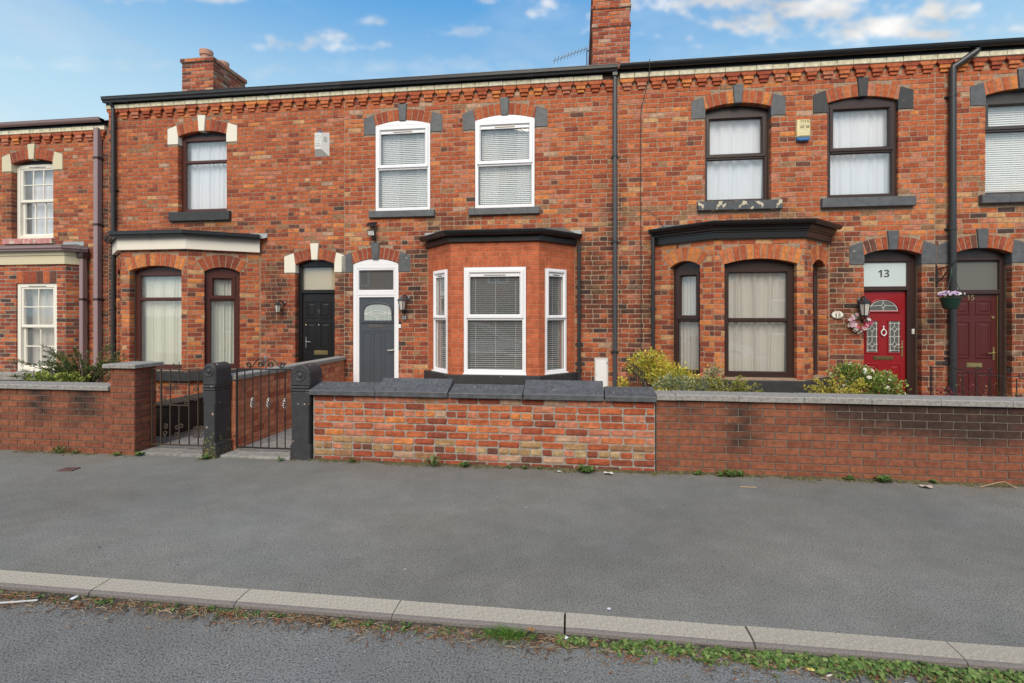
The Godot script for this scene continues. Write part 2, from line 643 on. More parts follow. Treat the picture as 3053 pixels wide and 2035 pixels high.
func make_brick_shapes() -> void:
	var r := RandomNumberGenerator.new()
	r.seed = 3
	for set_no in 4:
		for k in 4:
			var w := HW if set_no == 1 else BW
			var worn := 0.35 if set_no == 2 else 2.0 if set_no == 3 else 1.0
			shapes.append(brick_shape(w, BH, r, worn))

func brick_shape(w: float, h: float, r: RandomNumberGenerator, worn: float) -> MB:
	var mb := MB.new()
	var p := PackedVector2Array()
	for q in [[-1, -1], [1, -1], [1, 1], [-1, 1]]:
		var cx := (0.004 + r.randf() * 0.007) * worn + 0.001
		var cy := (0.003 + r.randf() * 0.006) * worn + 0.001
		var c := Vector2(q[0] * 0.5 * w, q[1] * 0.5 * h) + Vector2(r.randf_range(-1, 1), r.randf_range(-1, 1)) * 0.0018 * worn
		var along_x: Vector2 = c - Vector2(q[0] * cx, 0)
		var along_y: Vector2 = c - Vector2(0, q[1] * cy)
		if q[0] * q[1] > 0:
			p.append(along_y)
			p.append(along_x)
		else:
			p.append(along_x)
			p.append(along_y)
	var b := 0.004 * (0.5 + 0.5 * worn)
	var f := MB.inset(p, b)
	var k := p.size()
	var zf := []
	for i in k:
		zf.append(r.randf_range(-0.0015, 0.0008) * worn)
	for i in range(1, k - 1):
		mb.tri(Vector3(f[0].x, f[0].y, zf[0]), Vector3(f[i].x, f[i].y, zf[i]), Vector3(f[i + 1].x, f[i + 1].y, zf[i + 1]))
	for i in k:
		var j := (i + 1) % k
		mb.quad(Vector3(p[i].x, p[i].y, -0.005), Vector3(p[j].x, p[j].y, -0.005), Vector3(f[j].x, f[j].y, zf[j]), Vector3(f[i].x, f[i].y, zf[i]))
		mb.quad(Vector3(p[i].x, p[i].y, -0.1), Vector3(p[j].x, p[j].y, -0.1), Vector3(p[j].x, p[j].y, -0.005), Vector3(p[i].x, p[i].y, -0.005))
	return mb

# the brick's own colour, burnt or paler towards one end
func tinted_brick(shape: int, pal: int) -> PackedColorArray:
	var key := shape * 100 + pal
	if not shape_cols.has(key):
		var sv: PackedVector3Array = shapes[shape].v
		var cc := PackedColorArray()
		var amp := 0.06 if shape >= 8 and shape < 12 else 0.45 if shape >= 12 else 0.34
		for p in sv:
			var k := 1.0 + amp * nz.get_noise_2d(p.x * 7.0 + shape * 13.7 + pal * 5.1, p.y * 9.0 + shape * 3.3)
			cc.push_back(Color(PAL[pal].r * k, PAL[pal].g * k, PAL[pal].b * k))
		shape_cols[key] = cc
	return shape_cols[key]

var shape_cols := {}

func brick_mesh(shape: int, pal: int, m: Material) -> Mesh:
	var key := "%d_%d_%s" % [shape, pal, m.resource_name]
	if not shape_mesh.has(key):
		var mb := MB.new()
		mb.v = shapes[shape].v
		mb.n = shapes[shape].n
		mb.c = tinted_brick(shape, pal)
		var me := mb.mesh()
		me.surface_set_material(0, m)
		shape_mesh[key] = me
	return shape_mesh[key]

# x-range that a convex polygon covers between two heights, or an empty array
func span(poly: PackedVector2Array, y0: float, y1: float) -> Array:
	var lo := INF
	var hi := -INF
	for y in [y0, (y0 + y1) / 2, y1]:
		var k := poly.size()
		for i in k:
			var a := poly[i]
			var b := poly[(i + 1) % k]
			if (a.y <= y and b.y > y) or (b.y <= y and a.y > y):
				var x: float = a.x + (b.x - a.x) * (y - a.y) / (b.y - a.y)
				lo = minf(lo, x)
				hi = maxf(hi, x)
	return [lo, hi] if hi > lo else []

func pick(w: Dictionary) -> int:
	var t := 0.0
	for k in w:
		t += w[k]
	var r := rng.randf() * t
	for k in w:
		r -= w[k]
		if r <= 0.0:
			return k
	return 0

const UPPER := {0: 34, 1: 28, 2: 16, 3: 12, 4: 4, 9: 11, 10: 4, 5: 1.2, 7: 1.5, 8: 1.5, 11: 2}
const MIDDLE := {0: 16, 1: 12, 2: 14, 7: 9, 8: 10, 5: 5, 9: 9, 4: 7, 10: 10, 3: 8, 6: 1}
const LOWER := {0: 18, 1: 17, 3: 16, 4: 15, 5: 13, 6: 4, 8: 5, 2: 9, 9: 6, 7: 1.5, 11: 2}

func facade_colour(x: float, y: float) -> int:
	var j := y + rng.randf_range(-0.25, 0.25) + nz.get_noise_2d(x * 0.7, y * 0.7) * 0.5
	var c := pick(UPPER if j > 3.5 else MIDDLE if j > 2.85 else LOWER)
	var n := nz.get_noise_2d(x * 0.8 + 20.0, y * 0.8) + (-0.14 if x < -4.09 else 0.10 if x > 0.66 else 0.0)
	if n > 0.04 and c in [3, 4] and rng.randf() < 0.7:
		c = 1
	elif n < -0.04 and c in [2, 10, 7] and rng.randf() < 0.7:
		c = 0
	return c

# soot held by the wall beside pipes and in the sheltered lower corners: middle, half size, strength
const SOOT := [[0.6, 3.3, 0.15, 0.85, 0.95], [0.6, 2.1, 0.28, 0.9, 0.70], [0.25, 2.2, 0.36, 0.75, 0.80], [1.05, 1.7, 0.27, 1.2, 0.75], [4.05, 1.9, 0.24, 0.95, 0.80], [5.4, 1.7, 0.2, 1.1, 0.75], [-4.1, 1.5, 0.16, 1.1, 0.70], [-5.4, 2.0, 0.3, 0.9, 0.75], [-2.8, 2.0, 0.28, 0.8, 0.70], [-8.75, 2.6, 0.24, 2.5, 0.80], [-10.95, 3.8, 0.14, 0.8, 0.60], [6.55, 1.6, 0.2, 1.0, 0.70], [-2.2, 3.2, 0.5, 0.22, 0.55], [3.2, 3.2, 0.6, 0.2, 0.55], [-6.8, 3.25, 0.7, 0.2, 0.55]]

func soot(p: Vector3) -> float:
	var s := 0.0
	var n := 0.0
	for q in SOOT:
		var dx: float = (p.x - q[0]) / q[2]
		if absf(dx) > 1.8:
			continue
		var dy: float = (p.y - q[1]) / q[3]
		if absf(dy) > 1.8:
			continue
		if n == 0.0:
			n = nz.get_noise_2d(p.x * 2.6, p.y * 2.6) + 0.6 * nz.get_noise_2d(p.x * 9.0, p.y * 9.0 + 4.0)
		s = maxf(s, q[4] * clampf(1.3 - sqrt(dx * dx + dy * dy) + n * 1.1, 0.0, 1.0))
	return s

# Lays courses on a face. holes: convex outlines that no brick covers. opt: bond ("garden", "stretcher"), colour (Callable of world x, y), crisp, course height
func lay(out: Array, T: Transform3D, x0: float, x1: float, y0: float, y1: float, holes: Array, opt := {}) -> void:
	var ch: float = opt.get("course", 0.0797)
	var bond: String = opt.get("bond", "garden")
	var crisp: bool = opt.get("crisp", false)
	var joint: float = opt.get("joint", 0.0110)
	var bl: float = opt.get("length", 0.235)
	var colour: Callable = opt.get("colour", facade_colour)
	var phase: float = opt.get("phase", 0.0)
	var n := int(round((y1 - y0) / ch))
	for k in n:
		var ya := y0 + k * ch
		var yb := minf(ya + ch, y1)
		var free := [[x0, x1]]
		for hpoly in holes:
			var s := span(hpoly, ya + 0.012, yb - 0.012)
			if s.is_empty():
				continue
			var rest := []
			for f in free:
				if s[1] <= f[0] or s[0] >= f[1]:
					rest.append(f)
					continue
				if s[0] - f[0] > 0.02:
					rest.append([f[0], s[0]])
				if f[1] - s[1] > 0.02:
					rest.append([s[1], f[1]])
			free = rest
		var head := bond == "garden" and (k + int(opt.get("head", 0))) % 4 == 0 or bond == "flemish_top" and k % 5 == 2
		var pitch := bl * 0.5 if head else bl
		var off := phase + (0.0 if head else (bl * 0.5 if k % 2 == 0 else 0.0)) + (0.0 if crisp else rng.randf_range(-0.02, 0.02))
		for f in free:
			var i0 := floori((f[0] - off) / pitch)
			var i1 := ceili((f[1] - off) / pitch)
			var cuts := [f[0]]
			for i in range(i0, i1 + 1):
				var x: float = off + i * pitch + (0.0 if crisp else rng.randf_range(-0.006, 0.006))
				if x > f[0] + 0.035 and x < f[1] - 0.035:
					cuts.append(x)
			cuts.append(f[1])
			for i in cuts.size() - 1:
				var a: float = cuts[i] + joint * 0.5
				var b: float = cuts[i + 1] - joint * 0.5
				if b - a < 0.012:
					continue
				var mid := T * Vector3((a + b) / 2, (ya + yb) / 2, 0)
				var kind: int = colour.call(mid.x, mid.y)
				out.append([T, (a + b) / 2, (ya + yb) / 2, b - a, yb - ya - joint, kind, crisp, opt.get("rough", false)])

# Puts a list of bricks on a thing: the 300 (or so) that show largest as parts, the rest as one
func put_bricks(parent: Node3D, list: Array, m: Material, called := "brick", most := 300, stain = null) -> void:
	var eye := Vector3(0, CAM_H, CAM_D)
	var order := []
	for i in list.size():
		var b = list[i]
		var T: Transform3D = b[0]
		var p := T * Vector3(b[1], b[2], 0)
		var to := eye - p
		var facing := T.basis.z.dot(to.normalized())
		var inside := absf(atan2(-(p.x * cos(YAW) - (p.z - CAM_D) * sin(YAW)), -((p.z - CAM_D) * cos(YAW) + p.x * sin(YAW)))) < 0.80
		order.append([(b[3] * b[4] * maxf(facing, 0.05) / to.length_squared()) * (1.0 if inside else 0.01), i])
	order.sort_custom(func(a, c): return a[0] > c[0])
	var mb := MB.new()
	for q in order.size():
		var b = list[order[q][1]]
		var T: Transform3D = b[0]
		var w: float = b[3]
		var shape: int = (12 if b[7] else 8 if b[6] else (4 if w < 0.16 else 0)) + rng.randi() % 4
		var nominal := HW if shape >= 4 and shape < 8 else BW
		var tilt := 0.0 if b[6] else rng.randf_range(-0.006, 0.006)
		var tr := T * Transform3D(Basis(Vector3(0, 0, 1), tilt) * Basis.from_scale(Vector3(w / nominal, b[4] / BH, 1.0)), Vector3(b[1], b[2], 0.0 if b[6] else rng.randf_range(-0.003, 0.002)))
		var dirt := 0.0
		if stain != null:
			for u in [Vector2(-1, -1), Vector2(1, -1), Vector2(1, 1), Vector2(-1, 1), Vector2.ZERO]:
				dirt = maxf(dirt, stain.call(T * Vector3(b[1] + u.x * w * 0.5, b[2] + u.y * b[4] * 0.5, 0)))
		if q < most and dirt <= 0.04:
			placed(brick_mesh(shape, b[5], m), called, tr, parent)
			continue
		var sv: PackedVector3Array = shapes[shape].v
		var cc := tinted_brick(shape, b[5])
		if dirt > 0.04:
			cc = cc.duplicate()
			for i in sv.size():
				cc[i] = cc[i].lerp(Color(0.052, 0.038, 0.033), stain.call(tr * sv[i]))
		if q < most:
			var sb := MB.new()
			sb.v = sv
			sb.n = shapes[shape].n
			sb.c = cc
			placed_part(sb, called, m, parent, tr)
			continue
		mb.v.append_array(tr * sv)
		mb.n.append_array(Transform3D(T.basis, Vector3.ZERO) * (shapes[shape].n as PackedVector3Array))
		mb.c.append_array(cc)
	if mb.v.size():
		part(mb, "brickwork", m, parent, "stuff")

# ---------------------------------------------------------------- walls with openings
# opening: x0, x1, yb (bottom), ys (where the arch springs), yc (crown)
func arch_y(o: Dictionary, x: float) -> float:
	var rise: float = o.yc - o.ys
	if rise < 0.001:
		return o.ys
	var half: float = (o.x1 - o.x0) / 2
	var R := (half * half + rise * rise) / (2 * rise)
	var dx: float = x - (o.x0 + o.x1) / 2
	return o.yc - R + sqrt(maxf(0.0, R * R - dx * dx))

func wall_sheet(mb: MB, T: Transform3D, x0: float, x1: float, y0: float, y1: float, given: Array, z := -0.005, reveal := 0.2) -> void:
	var ops := []
	for o in given:
		ops.append(opening(o.x0 - 0.011, o.x1 + 0.011, o.yb, o.ys + 0.006, o.yc + 0.006))
	mb.T = T
	var xs := [x0, x1]
	for o in ops:
		var segs := 12 if o.yc - o.ys > 0.001 else 1
		for i in segs + 1:
			xs.append(clampf(lerpf(o.x0, o.x1, float(i) / segs), x0, x1))
	xs.sort()
	for i in xs.size() - 1:
		var a: float = xs[i]
		var b: float = xs[i + 1]
		if b - a < 0.0005:
			continue
		var holes := []
		for o in ops:
			if o.x0 < (a + b) / 2 and o.x1 > (a + b) / 2:
				holes.append([o.yb, o])
		holes.sort_custom(func(p, q): return p[0] < q[0])
		var ya := y0
		var yb := y0
		for hh in holes:
			var o = hh[1]
			if o.yb > minf(ya, yb):
				mb.quad(Vector3(a, ya, z), Vector3(b, yb, z), Vector3(b, o.yb, z), Vector3(a, o.yb, z))
			ya = arch_y(o, a)
			yb = arch_y(o, b)
			mb.quad(Vector3(a, ya, z), Vector3(a, ya, z - reveal), Vector3(b, yb, z - reveal), Vector3(b, yb, z))
			mb.quad(Vector3(a, o.yb, z - reveal), Vector3(a, o.yb, z), Vector3(b, o.yb, z), Vector3(b, o.yb, z - reveal))
		if y1 > maxf(ya, yb):
			mb.quad(Vector3(a, ya, z), Vector3(b, yb, z), Vector3(b, y1, z), Vector3(a, y1, z))
	for o in ops:
		var g := 0.0
		mb.quad(Vector3(o.x0 - g, o.yb, z - reveal), Vector3(o.x0 - g, o.ys, z - reveal), Vector3(o.x0 - g, o.ys, z), Vector3(o.x0 - g, o.yb, z))
		mb.quad(Vector3(o.x1 + g, o.yb, z), Vector3(o.x1 + g, o.ys, z), Vector3(o.x1 + g, o.ys, z - reveal), Vector3(o.x1 + g, o.yb, z - reveal))
	mb.T = Transform3D()

# ring of bricks on edge over an opening; leaves room for a keystone of that half width. Returns the outline that bricks must leave free
func arch_ring(parent: Node3D, T: Transform3D, o: Dictionary, t: float, key_half: float, n: int, pals: Array, m: Material) -> PackedVector2Array:
	var half: float = (o.x1 - o.x0) / 2
	var rise: float = o.yc - o.ys
	var R := (half * half + rise * rise) / (2 * rise)
	var cx: float = (o.x0 + o.x1) / 2
	var cy: float = o.yc - R
	var a0 := asin(half / R) + (0.03 if key_half > 0 else 0.02)
	var a1 := asin(minf(1.0, key_half / R)) if key_half > 0 else 0.0
	var sides := [[-a0, -a1], [a1, a0]] if key_half > 0 else [[-a0, a0]]
	for s in sides:
		var da: float = (s[1] - s[0]) / n
		var jr := 0.0074
		var hw0 := tan(da / 2) * R - jr
		var hw1 := tan(da / 2) * (R + t) - jr
		for i in n:
			var pal: int = pals[rng.randi() % pals.size()]
			var key := "arch_%.3f_%.3f_%.4f_%d" % [R, t, da, pal]
			if not shape_mesh.has(key):
				var mb := MB.new()
				mb.col = PAL[pal]
				mb.prismb(PackedVector2Array([Vector2(-hw0, R + 0.003), Vector2(hw0, R + 0.003), Vector2(hw1, R + t - 0.004), Vector2(-hw1, R + t - 0.004)]), -0.11, 0.0, 0.004)
				var me := mb.mesh()
				me.surface_set_material(0, m)
				shape_mesh[key] = me
			var ang: float = s[0] + (i + 0.5) * da
			placed(shape_mesh[key], "arch_brick", T * Transform3D(Basis(Vector3(0, 0, 1), -ang), Vector3(cx, cy, rng.randf_range(-0.001, 0.003))), parent)
	var poly := PackedVector2Array()
	var k := 14
	poly.append(Vector2(cx - sin(a0) * R, cy + cos(a0) * R))
	for i in k + 1:
		var a := lerpf(a0, -a0, float(i) / k)
		if i == 0:
			poly.append(Vector2(cx + sin(a) * R, cy + cos(a) * R))
		poly.append(Vector2(cx + sin(a) * (R + t), cy + cos(a) * (R + t)))
	return poly

func rect(x0: float, y0: float, x1: float, y1: float) -> PackedVector2Array:
	return PackedVector2Array([Vector2(x0, y0), Vector2(x1, y0), Vector2(x1, y1), Vector2(x0, y1)])

func opening(x0: float, x1: float, yb: float, ys: float, yc: float) -> Dictionary:
	return {"x0": x0, "x1": x1, "yb": yb, "ys": ys, "yc": yc}

# outlines of an opening for the brick layer: square body, arch
func hole_of(o: Dictionary) -> PackedVector2Array:
	var p := PackedVector2Array([Vector2(o.x0, o.yb), Vector2(o.x1, o.yb)])
	for i in 9:
		var x := lerpf(o.x1, o.x0, i / 8.0)
		p.append(Vector2(x, arch_y(o, x)))
	return p

# arch of bricks between painted springer stones and a keystone; returns outlines
func dressed_arch(parent: Node3D, T: Transform3D, o: Dictionary, m: Material, holes: Array, brick_pals: Array, left := true, right := true) -> void:
	var poly := arch_ring(parent, T, o, 0.205, 0.062, 5, brick_pals, M.brick)
	holes.append(poly)
	var cx: float = (o.x0 + o.x1) / 2
	var mb := MB.new()
	mb.T = T
	var key := PackedVector2Array([Vector2(cx - 0.056, o.yc - 0.006), Vector2(cx + 0.056, o.yc - 0.006), Vector2(cx + 0.08, o.yc + 0.285), Vector2(cx - 0.08, o.yc + 0.285)])
	mb.prismb(key, -0.1, 0.022, 0.006)
	part(mb, "keystone", m, parent)
	holes.append(key)
	for s in [-1.0, 1.0]:
		var x: float = o.x0 if s < 0 else o.x1
		if (s < 0 and not left) or (s > 0 and not right):
			continue
		var q := PackedVector2Array([Vector2(x + s * 0.215, o.ys - 0.145), Vector2(x, o.ys - 0.145), Vector2(x, o.ys), Vector2(x + s * 0.034, o.ys + 0.205), Vector2(x + s * 0.215, o.ys + 0.142)])
		if s > 0:
			q.reverse()
		if (q[1] - q[0]).cross(q[2] - q[1]) < 0:
			q.reverse()
		var st := MB.new()
		st.T = T
		st.prismb(q, -0.12, 0.006, 0.005)
		part(st, "springer_stone", m, parent)
		holes.append(q)

# ---------------------------------------------------------------- windows and doors
func pane(parent: Node3D, T: Transform3D, x0: float, y0: float, x1: float, y1: float, z: float, m: Material = null, double := true) -> void:
	var g := MB.new()
	g.T = T
	g.box(x0, y0, z - 0.004, x1, y1, z)
	if double:
		g.box(x0, y0, z - 0.024, x1, y1, z - 0.020)
	part(g, "pane", m if m else M.glass, parent)

func folds(mb: MB, x0: float, x1: float, y0: float, y1: float, z: float, amp: float, wave: float, sd: int, gather := 0.0) -> void:
	var n := int(maxf(12.0, (x1 - x0) / 0.012))
	var r := RandomNumberGenerator.new()
	r.seed = sd
	var ph := r.randf() * 6.0
	var rows := 5
	for i in n:
		for k in rows:
			var q := []
			for e in [[0, 0], [1, 0], [1, 1], [0, 1]]:
				var fx: float = float(i + e[0]) / n
				var fy: float = float(k + e[1]) / rows
				var x := lerpf(x0, x1, fx)
				x += gather * (1.0 - fy) * sin(fx * 7.0 + ph) * 0.5
				var zz := z + amp * (sin(fx * (x1 - x0) / wave * TAU + ph + sin(fx * 9.0 + sd) * 1.3 + (1.0 - fy) * gather * 8.0) * (0.6 + 0.4 * sin(fx * 23.0 + sd)))
				q.append(Vector3(x, lerpf(y0, y1, fy), zz))
			mb.quad(q[0], q[1], q[2], q[3])

func slats(mb: MB, x0: float, x1: float, y0: float, y1: float, z: float, tilt: float, pitch := 0.033) -> void:
	var y := y1 - 0.03
	mb.box(x0, y1 - 0.03, z - 0.02, x1, y1, z + 0.02)
	while y > y0 + 0.02:
		y -= pitch
		var d := Vector3(0, sin(tilt), cos(tilt)) * 0.016
		var th := Vector3(0, cos(tilt), -sin(tilt)) * 0.0009
		var c := Vector3((x0 + x1) / 2, y, z)
		var hx := Vector3((x1 - x0) / 2, 0, 0)
		mb.quad(c - hx + d + th, c + hx + d + th, c + hx - d + th, c - hx - d + th)
		mb.quad(c - hx - d - th, c + hx - d - th, c + hx + d - th, c - hx + d - th)
		mb.quad(c - hx + d - th, c + hx + d - th, c + hx + d + th, c - hx + d + th)
	for f in [0.12, 0.5, 0.88]:
		var x: float = lerpf(x0, x1, f)
		mb.box(x - 0.0015, y0, z + 0.018, x + 0.0015, y1, z + 0.020)

# style: frame, z, w, transom, opener, proud, head, vent, dress, warm
func window(house: Node3D, T: Transform3D, o: Dictionary, st: Dictionary) -> void:
	var fm: Material = M[st.frame]
	var z: float = st.get("z", -0.03)
	var w: float = st.get("w", 0.055)
	var ys: float = o.ys
	if o.yc - o.ys > 0.001 and st.get("drop", 0.0) > 0.0:
		ys = o.ys - st.drop
	var mb := MB.new()
	mb.T = T
	mb.ring(o.x0, o.yb, o.x1, ys, [Vector2(0, z - 0.07), Vector2(0, z), Vector2(w - 0.01, z), Vector2(w, z - 0.014), Vector2(w, z - 0.07)])
	var has_t: bool = st.has("transom")
	if has_t:
		mb.bev(o.x0 + w - 0.002, st.transom - 0.027, z - 0.06, o.x1 - w + 0.002, st.transom + 0.027, z - 0.002, 0.008)
	var win := part(mb, "window", fm, house)
	if o.yc - ys > 0.001:
		var hd := MB.new()
		hd.T = T
		var p := PackedVector2Array([Vector2(o.x0, ys + 0.002), Vector2(o.x1, ys + 0.002)])
		for i in 13:
			var x := lerpf(o.x1, o.x0, i / 12.0)
			p.append(Vector2(x, maxf(arch_y(o, x), ys + 0.006)))
		hd.prismb(p, z - 0.06, z + st.get("head_out", 0.0) - 0.003, 0.0)
		part(hd, "head_panel", M[st.get("head", st.frame)], win)
	var lights := [[o.x0 + w, o.yb + w, o.x1 - w, ys - w]]
	if has_t:
		lights = [[o.x0 + w, st.transom + 0.027, o.x1 - w, ys - w], [o.x0 + w, o.yb + w, o.x1 - w, st.transom - 0.027]]
	var opener: String = st.get("opener", "top")
	for i in lights.size():
		var L = lights[i]
		if (i == 0 and opener in ["top", "both"]) or (i == 1 and opener == "both"):
			var cs := MB.new()
			cs.T = T
			var cw: float = st.get("cw", 0.062)
			var pr: float = st.get("proud", 0.014)
			cs.ring(L[0] - 0.022, L[1] - 0.022, L[2] + 0.022, L[3] + 0.022, [Vector2(0, z - 0.02), Vector2(0.002, z + pr - 0.003), Vector2(0.005, z + pr), Vector2(cw - 0.02, z + pr), Vector2(cw, z - 0.006), Vector2(cw, z - 0.05)])
			part(cs, "casement", fm, win)
			L = [L[0] + cw - 0.022, L[1] + cw - 0.022, L[2] - cw + 0.022, L[3] - cw + 0.022]
			if st.get("vent", false):
				var v := MB.new()
				v.T = T
				v.bev(L[0] + 0.001, L[3] - 0.052, z - 0.035, L[2] - 0.001, L[3] - 0.001, z - 0.004, 0.006)
				part(v, "vent_strip", fm, win)
				var v2 := MB.new()
				v2.T = T
				var c: float = (L[0] + L[2]) / 2
				var hw: float = minf(0.17, (L[2] - L[0]) * 0.22)
				v2.bev(c - hw, L[3] - 0.029, z - 0.01, c + hw, L[3] - 0.019, z + 0.006, 0.003)
				part(v2, "vent_slot", M.bronze, win)
				L[3] -= 0.053
		var rubber := MB.new()
		rubber.T = T
		rubber.ring(L[0] - 0.001, L[1] - 0.001, L[2] + 0.001, L[3] + 0.001, [Vector2(0, z - 0.045), Vector2(0, z - 0.022), Vector2(0.005, z - 0.022), Vector2(0.005, z - 0.03)])
		part(rubber, "seal", M.seal, win)
		pane(win, T, L[0], L[1], L[2], L[3], z - 0.028, M[st.glass] if st.has("glass") else null, st.get("double", true))
	var ix0: float = o.x0 + w + 0.01
	var ix1: float = o.x1 - w - 0.01
	var iy0: float = o.yb + 0.03
	var iy1: float = ys - 0.03
	match st.get("dress", ""):
		"blind":
			var b := MB.new()
			b.T = T
			slats(b, ix0, ix1, iy0, iy1, z - 0.11, st.get("tilt", 0.9))
			part(b, "blind", M.blind, win)
			if st.get("drapes", false):
				var c := MB.new()
				c.T = T
				folds(c, ix0 - 0.02, ix0 + 0.30, iy0, iy1, z - 0.2, 0.015, 0.06, int(o.x0 * 100), 0.02)
				folds(c, ix1 - 0.24, ix1 + 0.02, iy0, iy1, z - 0.2, 0.015, 0.06, int(o.x1 * 100), 0.02)
				part(c, "curtain", M.net, win)
		"net":
			var c := MB.new()
			c.T = T
			folds(c, ix0 - 0.03, ix1 + 0.03, iy0, iy1, z - 0.13, st.get("amp", 0.016), st.get("wave", 0.075), int(o.x0 * 100) + 7, st.get("gather", 0.012))
			part(c, "net_curtain", M[st.get("cloth", "net")], win)

func sash_window(house: Node3D, T: Transform3D, o: Dictionary, nx: int, z: float, cloth: String) -> void:
	var fm: Material = M.cream_frame
	var mb := MB.new()
	mb.T = T
	var w := 0.07
	mb.ring(o.x0, o.yb, o.x1, o.ys, [Vector2(0, z - 0.1), Vector2(0, z), Vector2(w, z), Vector2(w, z - 0.1)])
	var win := part(mb, "window", fm, house)
	if o.yc - o.ys > 0.001:
		var hd := MB.new()
		hd.T = T
		var p := PackedVector2Array([Vector2(o.x0, o.ys + 0.002), Vector2(o.x1, o.ys + 0.002)])
		for i in 13:
			var x := lerpf(o.x1, o.x0, i / 12.0)
			p.append(Vector2(x, maxf(arch_y(o, x), o.ys + 0.006)))
		hd.prismb(p, z - 0.06, z - 0.01, 0.0)
		part(hd, "head_panel", M.dark_head, win)
	var mid: float = (o.yb + o.ys) / 2 + 0.02
	for s in 2:
		var y0: float = mid - 0.02 if s == 0 else o.yb + w - 0.01
		var y1: float = o.ys - w + 0.01 if s == 0 else mid + 0.025
		var zz := z - 0.012 if s == 0 else z - 0.05
		var sb := MB.new()
		sb.T = T
		var sx0: float = o.x0 + w - 0.004
		var sx1: float = o.x1 - w + 0.004
		sb.ring(sx0, y0, sx1, y1, [Vector2(0, zz - 0.035), Vector2(0, zz), Vector2(0.042, zz), Vector2(0.05, zz - 0.01), Vector2(0.05, zz - 0.035)])
		for i in range(1, nx):
			var x: float = lerpf(sx0 + 0.05, sx1 - 0.05, float(i) / nx)
			sb.bev(x - 0.011, y0 + 0.05, zz - 0.03, x + 0.011, y1 - 0.05, zz - 0.004, 0.006)
		var ym := (y0 + y1) / 2
		sb.bev(sx0 + 0.05, ym - 0.011, zz - 0.03, sx1 - 0.05, ym + 0.011, zz - 0.005, 0.006)
		part(sb, "sash", fm, win)
		pane(win, T, sx0 + 0.045, y0 + 0.045, sx1 - 0.045, y1 - 0.045, zz - 0.018, null, true)
	var vn := MB.new()
	vn.T = T
	var c: float = (o.x0 + o.x1) / 2
	vn.bev(c - 0.19, o.ys - w + 0.012, z - 0.02, c + 0.19, o.ys - w + 0.024, z + 0.006, 0.003)
	part(vn, "vent_slot", M.dark_head, win)
	var cu := MB.new()
	cu.T = T
	folds(cu, o.x0 + 0.1, o.x1 - 0.08, o.yb + 0.05, o.ys - 0.05, z - 0.18, 0.010, 0.11, int(o.x0 * 50), 0.01)
	part(cu, "net_curtain", M[cloth], win)

# moulded panel: a groove round a raised field
func panel(parent: Node3D, x0: float, y0: float, x1: float, y1: float, z: float, m: Material) -> void:
	var mb := MB.new()
	mb.ring(x0, y0, x1, y1, [Vector2(-0.012, z), Vector2(-0.002, z + 0.009), Vector2(0.008, z + 0.009), Vector2(0.016, z - 0.004), Vector2(0.03, z - 0.004), Vector2(0.055, z + 0.006)])
	mb.quad(Vector3(x0 + 0.055, y0 + 0.055, z + 0.006), Vector3(x1 - 0.055, y0 + 0.055, z + 0.006), Vector3(x1 - 0.055, y1 - 0.055, z + 0.006), Vector3(x0 + 0.055, y1 - 0.055, z + 0.006))
	part(mb, "panel", m, parent)

func letterbox(parent: Node3D, x0: float, y0: float, x1: float, y1: float, z: float, m: Material) -> void:
	var mb := MB.new()
	mb.bev(x0, y0, z, x1, y1, z + 0.008, 0.003)
	mb.bev(x0 + 0.018, y0 + 0.014, z + 0.008, x1 - 0.018, y1 - 0.012, z + 0.014, 0.003)
	part(mb, "letterbox", m, parent)

func handle(parent: Node3D, x: float, y: float, z: float, dir: float, m: Material, tall := 0.22) -> void:
	var mb := MB.new()
	mb.bev(x - 0.014, y - tall * 0.55, z, x + 0.014, y + tall * 0.45, z + 0.008, 0.003)
	mb.tube([Vector3(x, y, z + 0.006), Vector3(x, y, z + 0.045), Vector3(x + dir * 0.02, y, z + 0.052), Vector3(x + dir * 0.115, y - 0.004, z + 0.052)], [0.011, 0.010, 0.010, 0.008], 8)
	part(mb, "handle", m, parent)

func door_leaf(house: Node3D, x0: float, y0: float, x1: float, y1: float, z: float, m: Material) -> MeshInstance3D:
	var mb := MB.new()
	mb.bev(x0, y0, z - 0.05, x1, y1, z, 0.003)
	return part(mb, "door", m, house)

func door_frame(house: Node3D, o: Dictionary, z: float, w: float, bar_y: float, m: Material, ys: float, head: Material) -> MeshInstance3D:
	var mb := MB.new()
	mb.ring(o.x0, o.yb - 0.05, o.x1, ys, [Vector2(0, z - 0.09), Vector2(0, z), Vector2(w - 0.012, z), Vector2(w, z - 0.012), Vector2(w, z - 0.09)])
	mb.bev(o.x0 + w - 0.002, bar_y - 0.035, z - 0.08, o.x1 - w + 0.002, bar_y + 0.035, z - 0.002, 0.01)
	var fr := part(mb, "door_frame", m, house)
	if o.yc - ys > 0.001:
		var hd := MB.new()
		var p := PackedVector2Array([Vector2(o.x0, ys + 0.002), Vector2(o.x1, ys + 0.002)])
		for i in 13:
			var x := lerpf(o.x1, o.x0, i / 12.0)
			p.append(Vector2(x, maxf(arch_y(o, x), ys + 0.006)))
		hd.prismb(p, z - 0.08, z - 0.003, 0.0)
		part(hd, "head_panel", head, fr)
	return fr

func came(mb: MB, pts: Array, r := 0.0045) -> void:
	mb.tube(pts, r, 5, false)

func diamond(mb: MB, x: float, y: float, z: float, w: float, h: float) -> void:
	came(mb, [Vector3(x, y - h, z), Vector3(x + w, y, z), Vector3(x, y + h, z), Vector3(x - w, y, z), Vector3(x, y - h, z)])

# ---------------------------------------------------------------- whole houses
const EAVES := 5.51

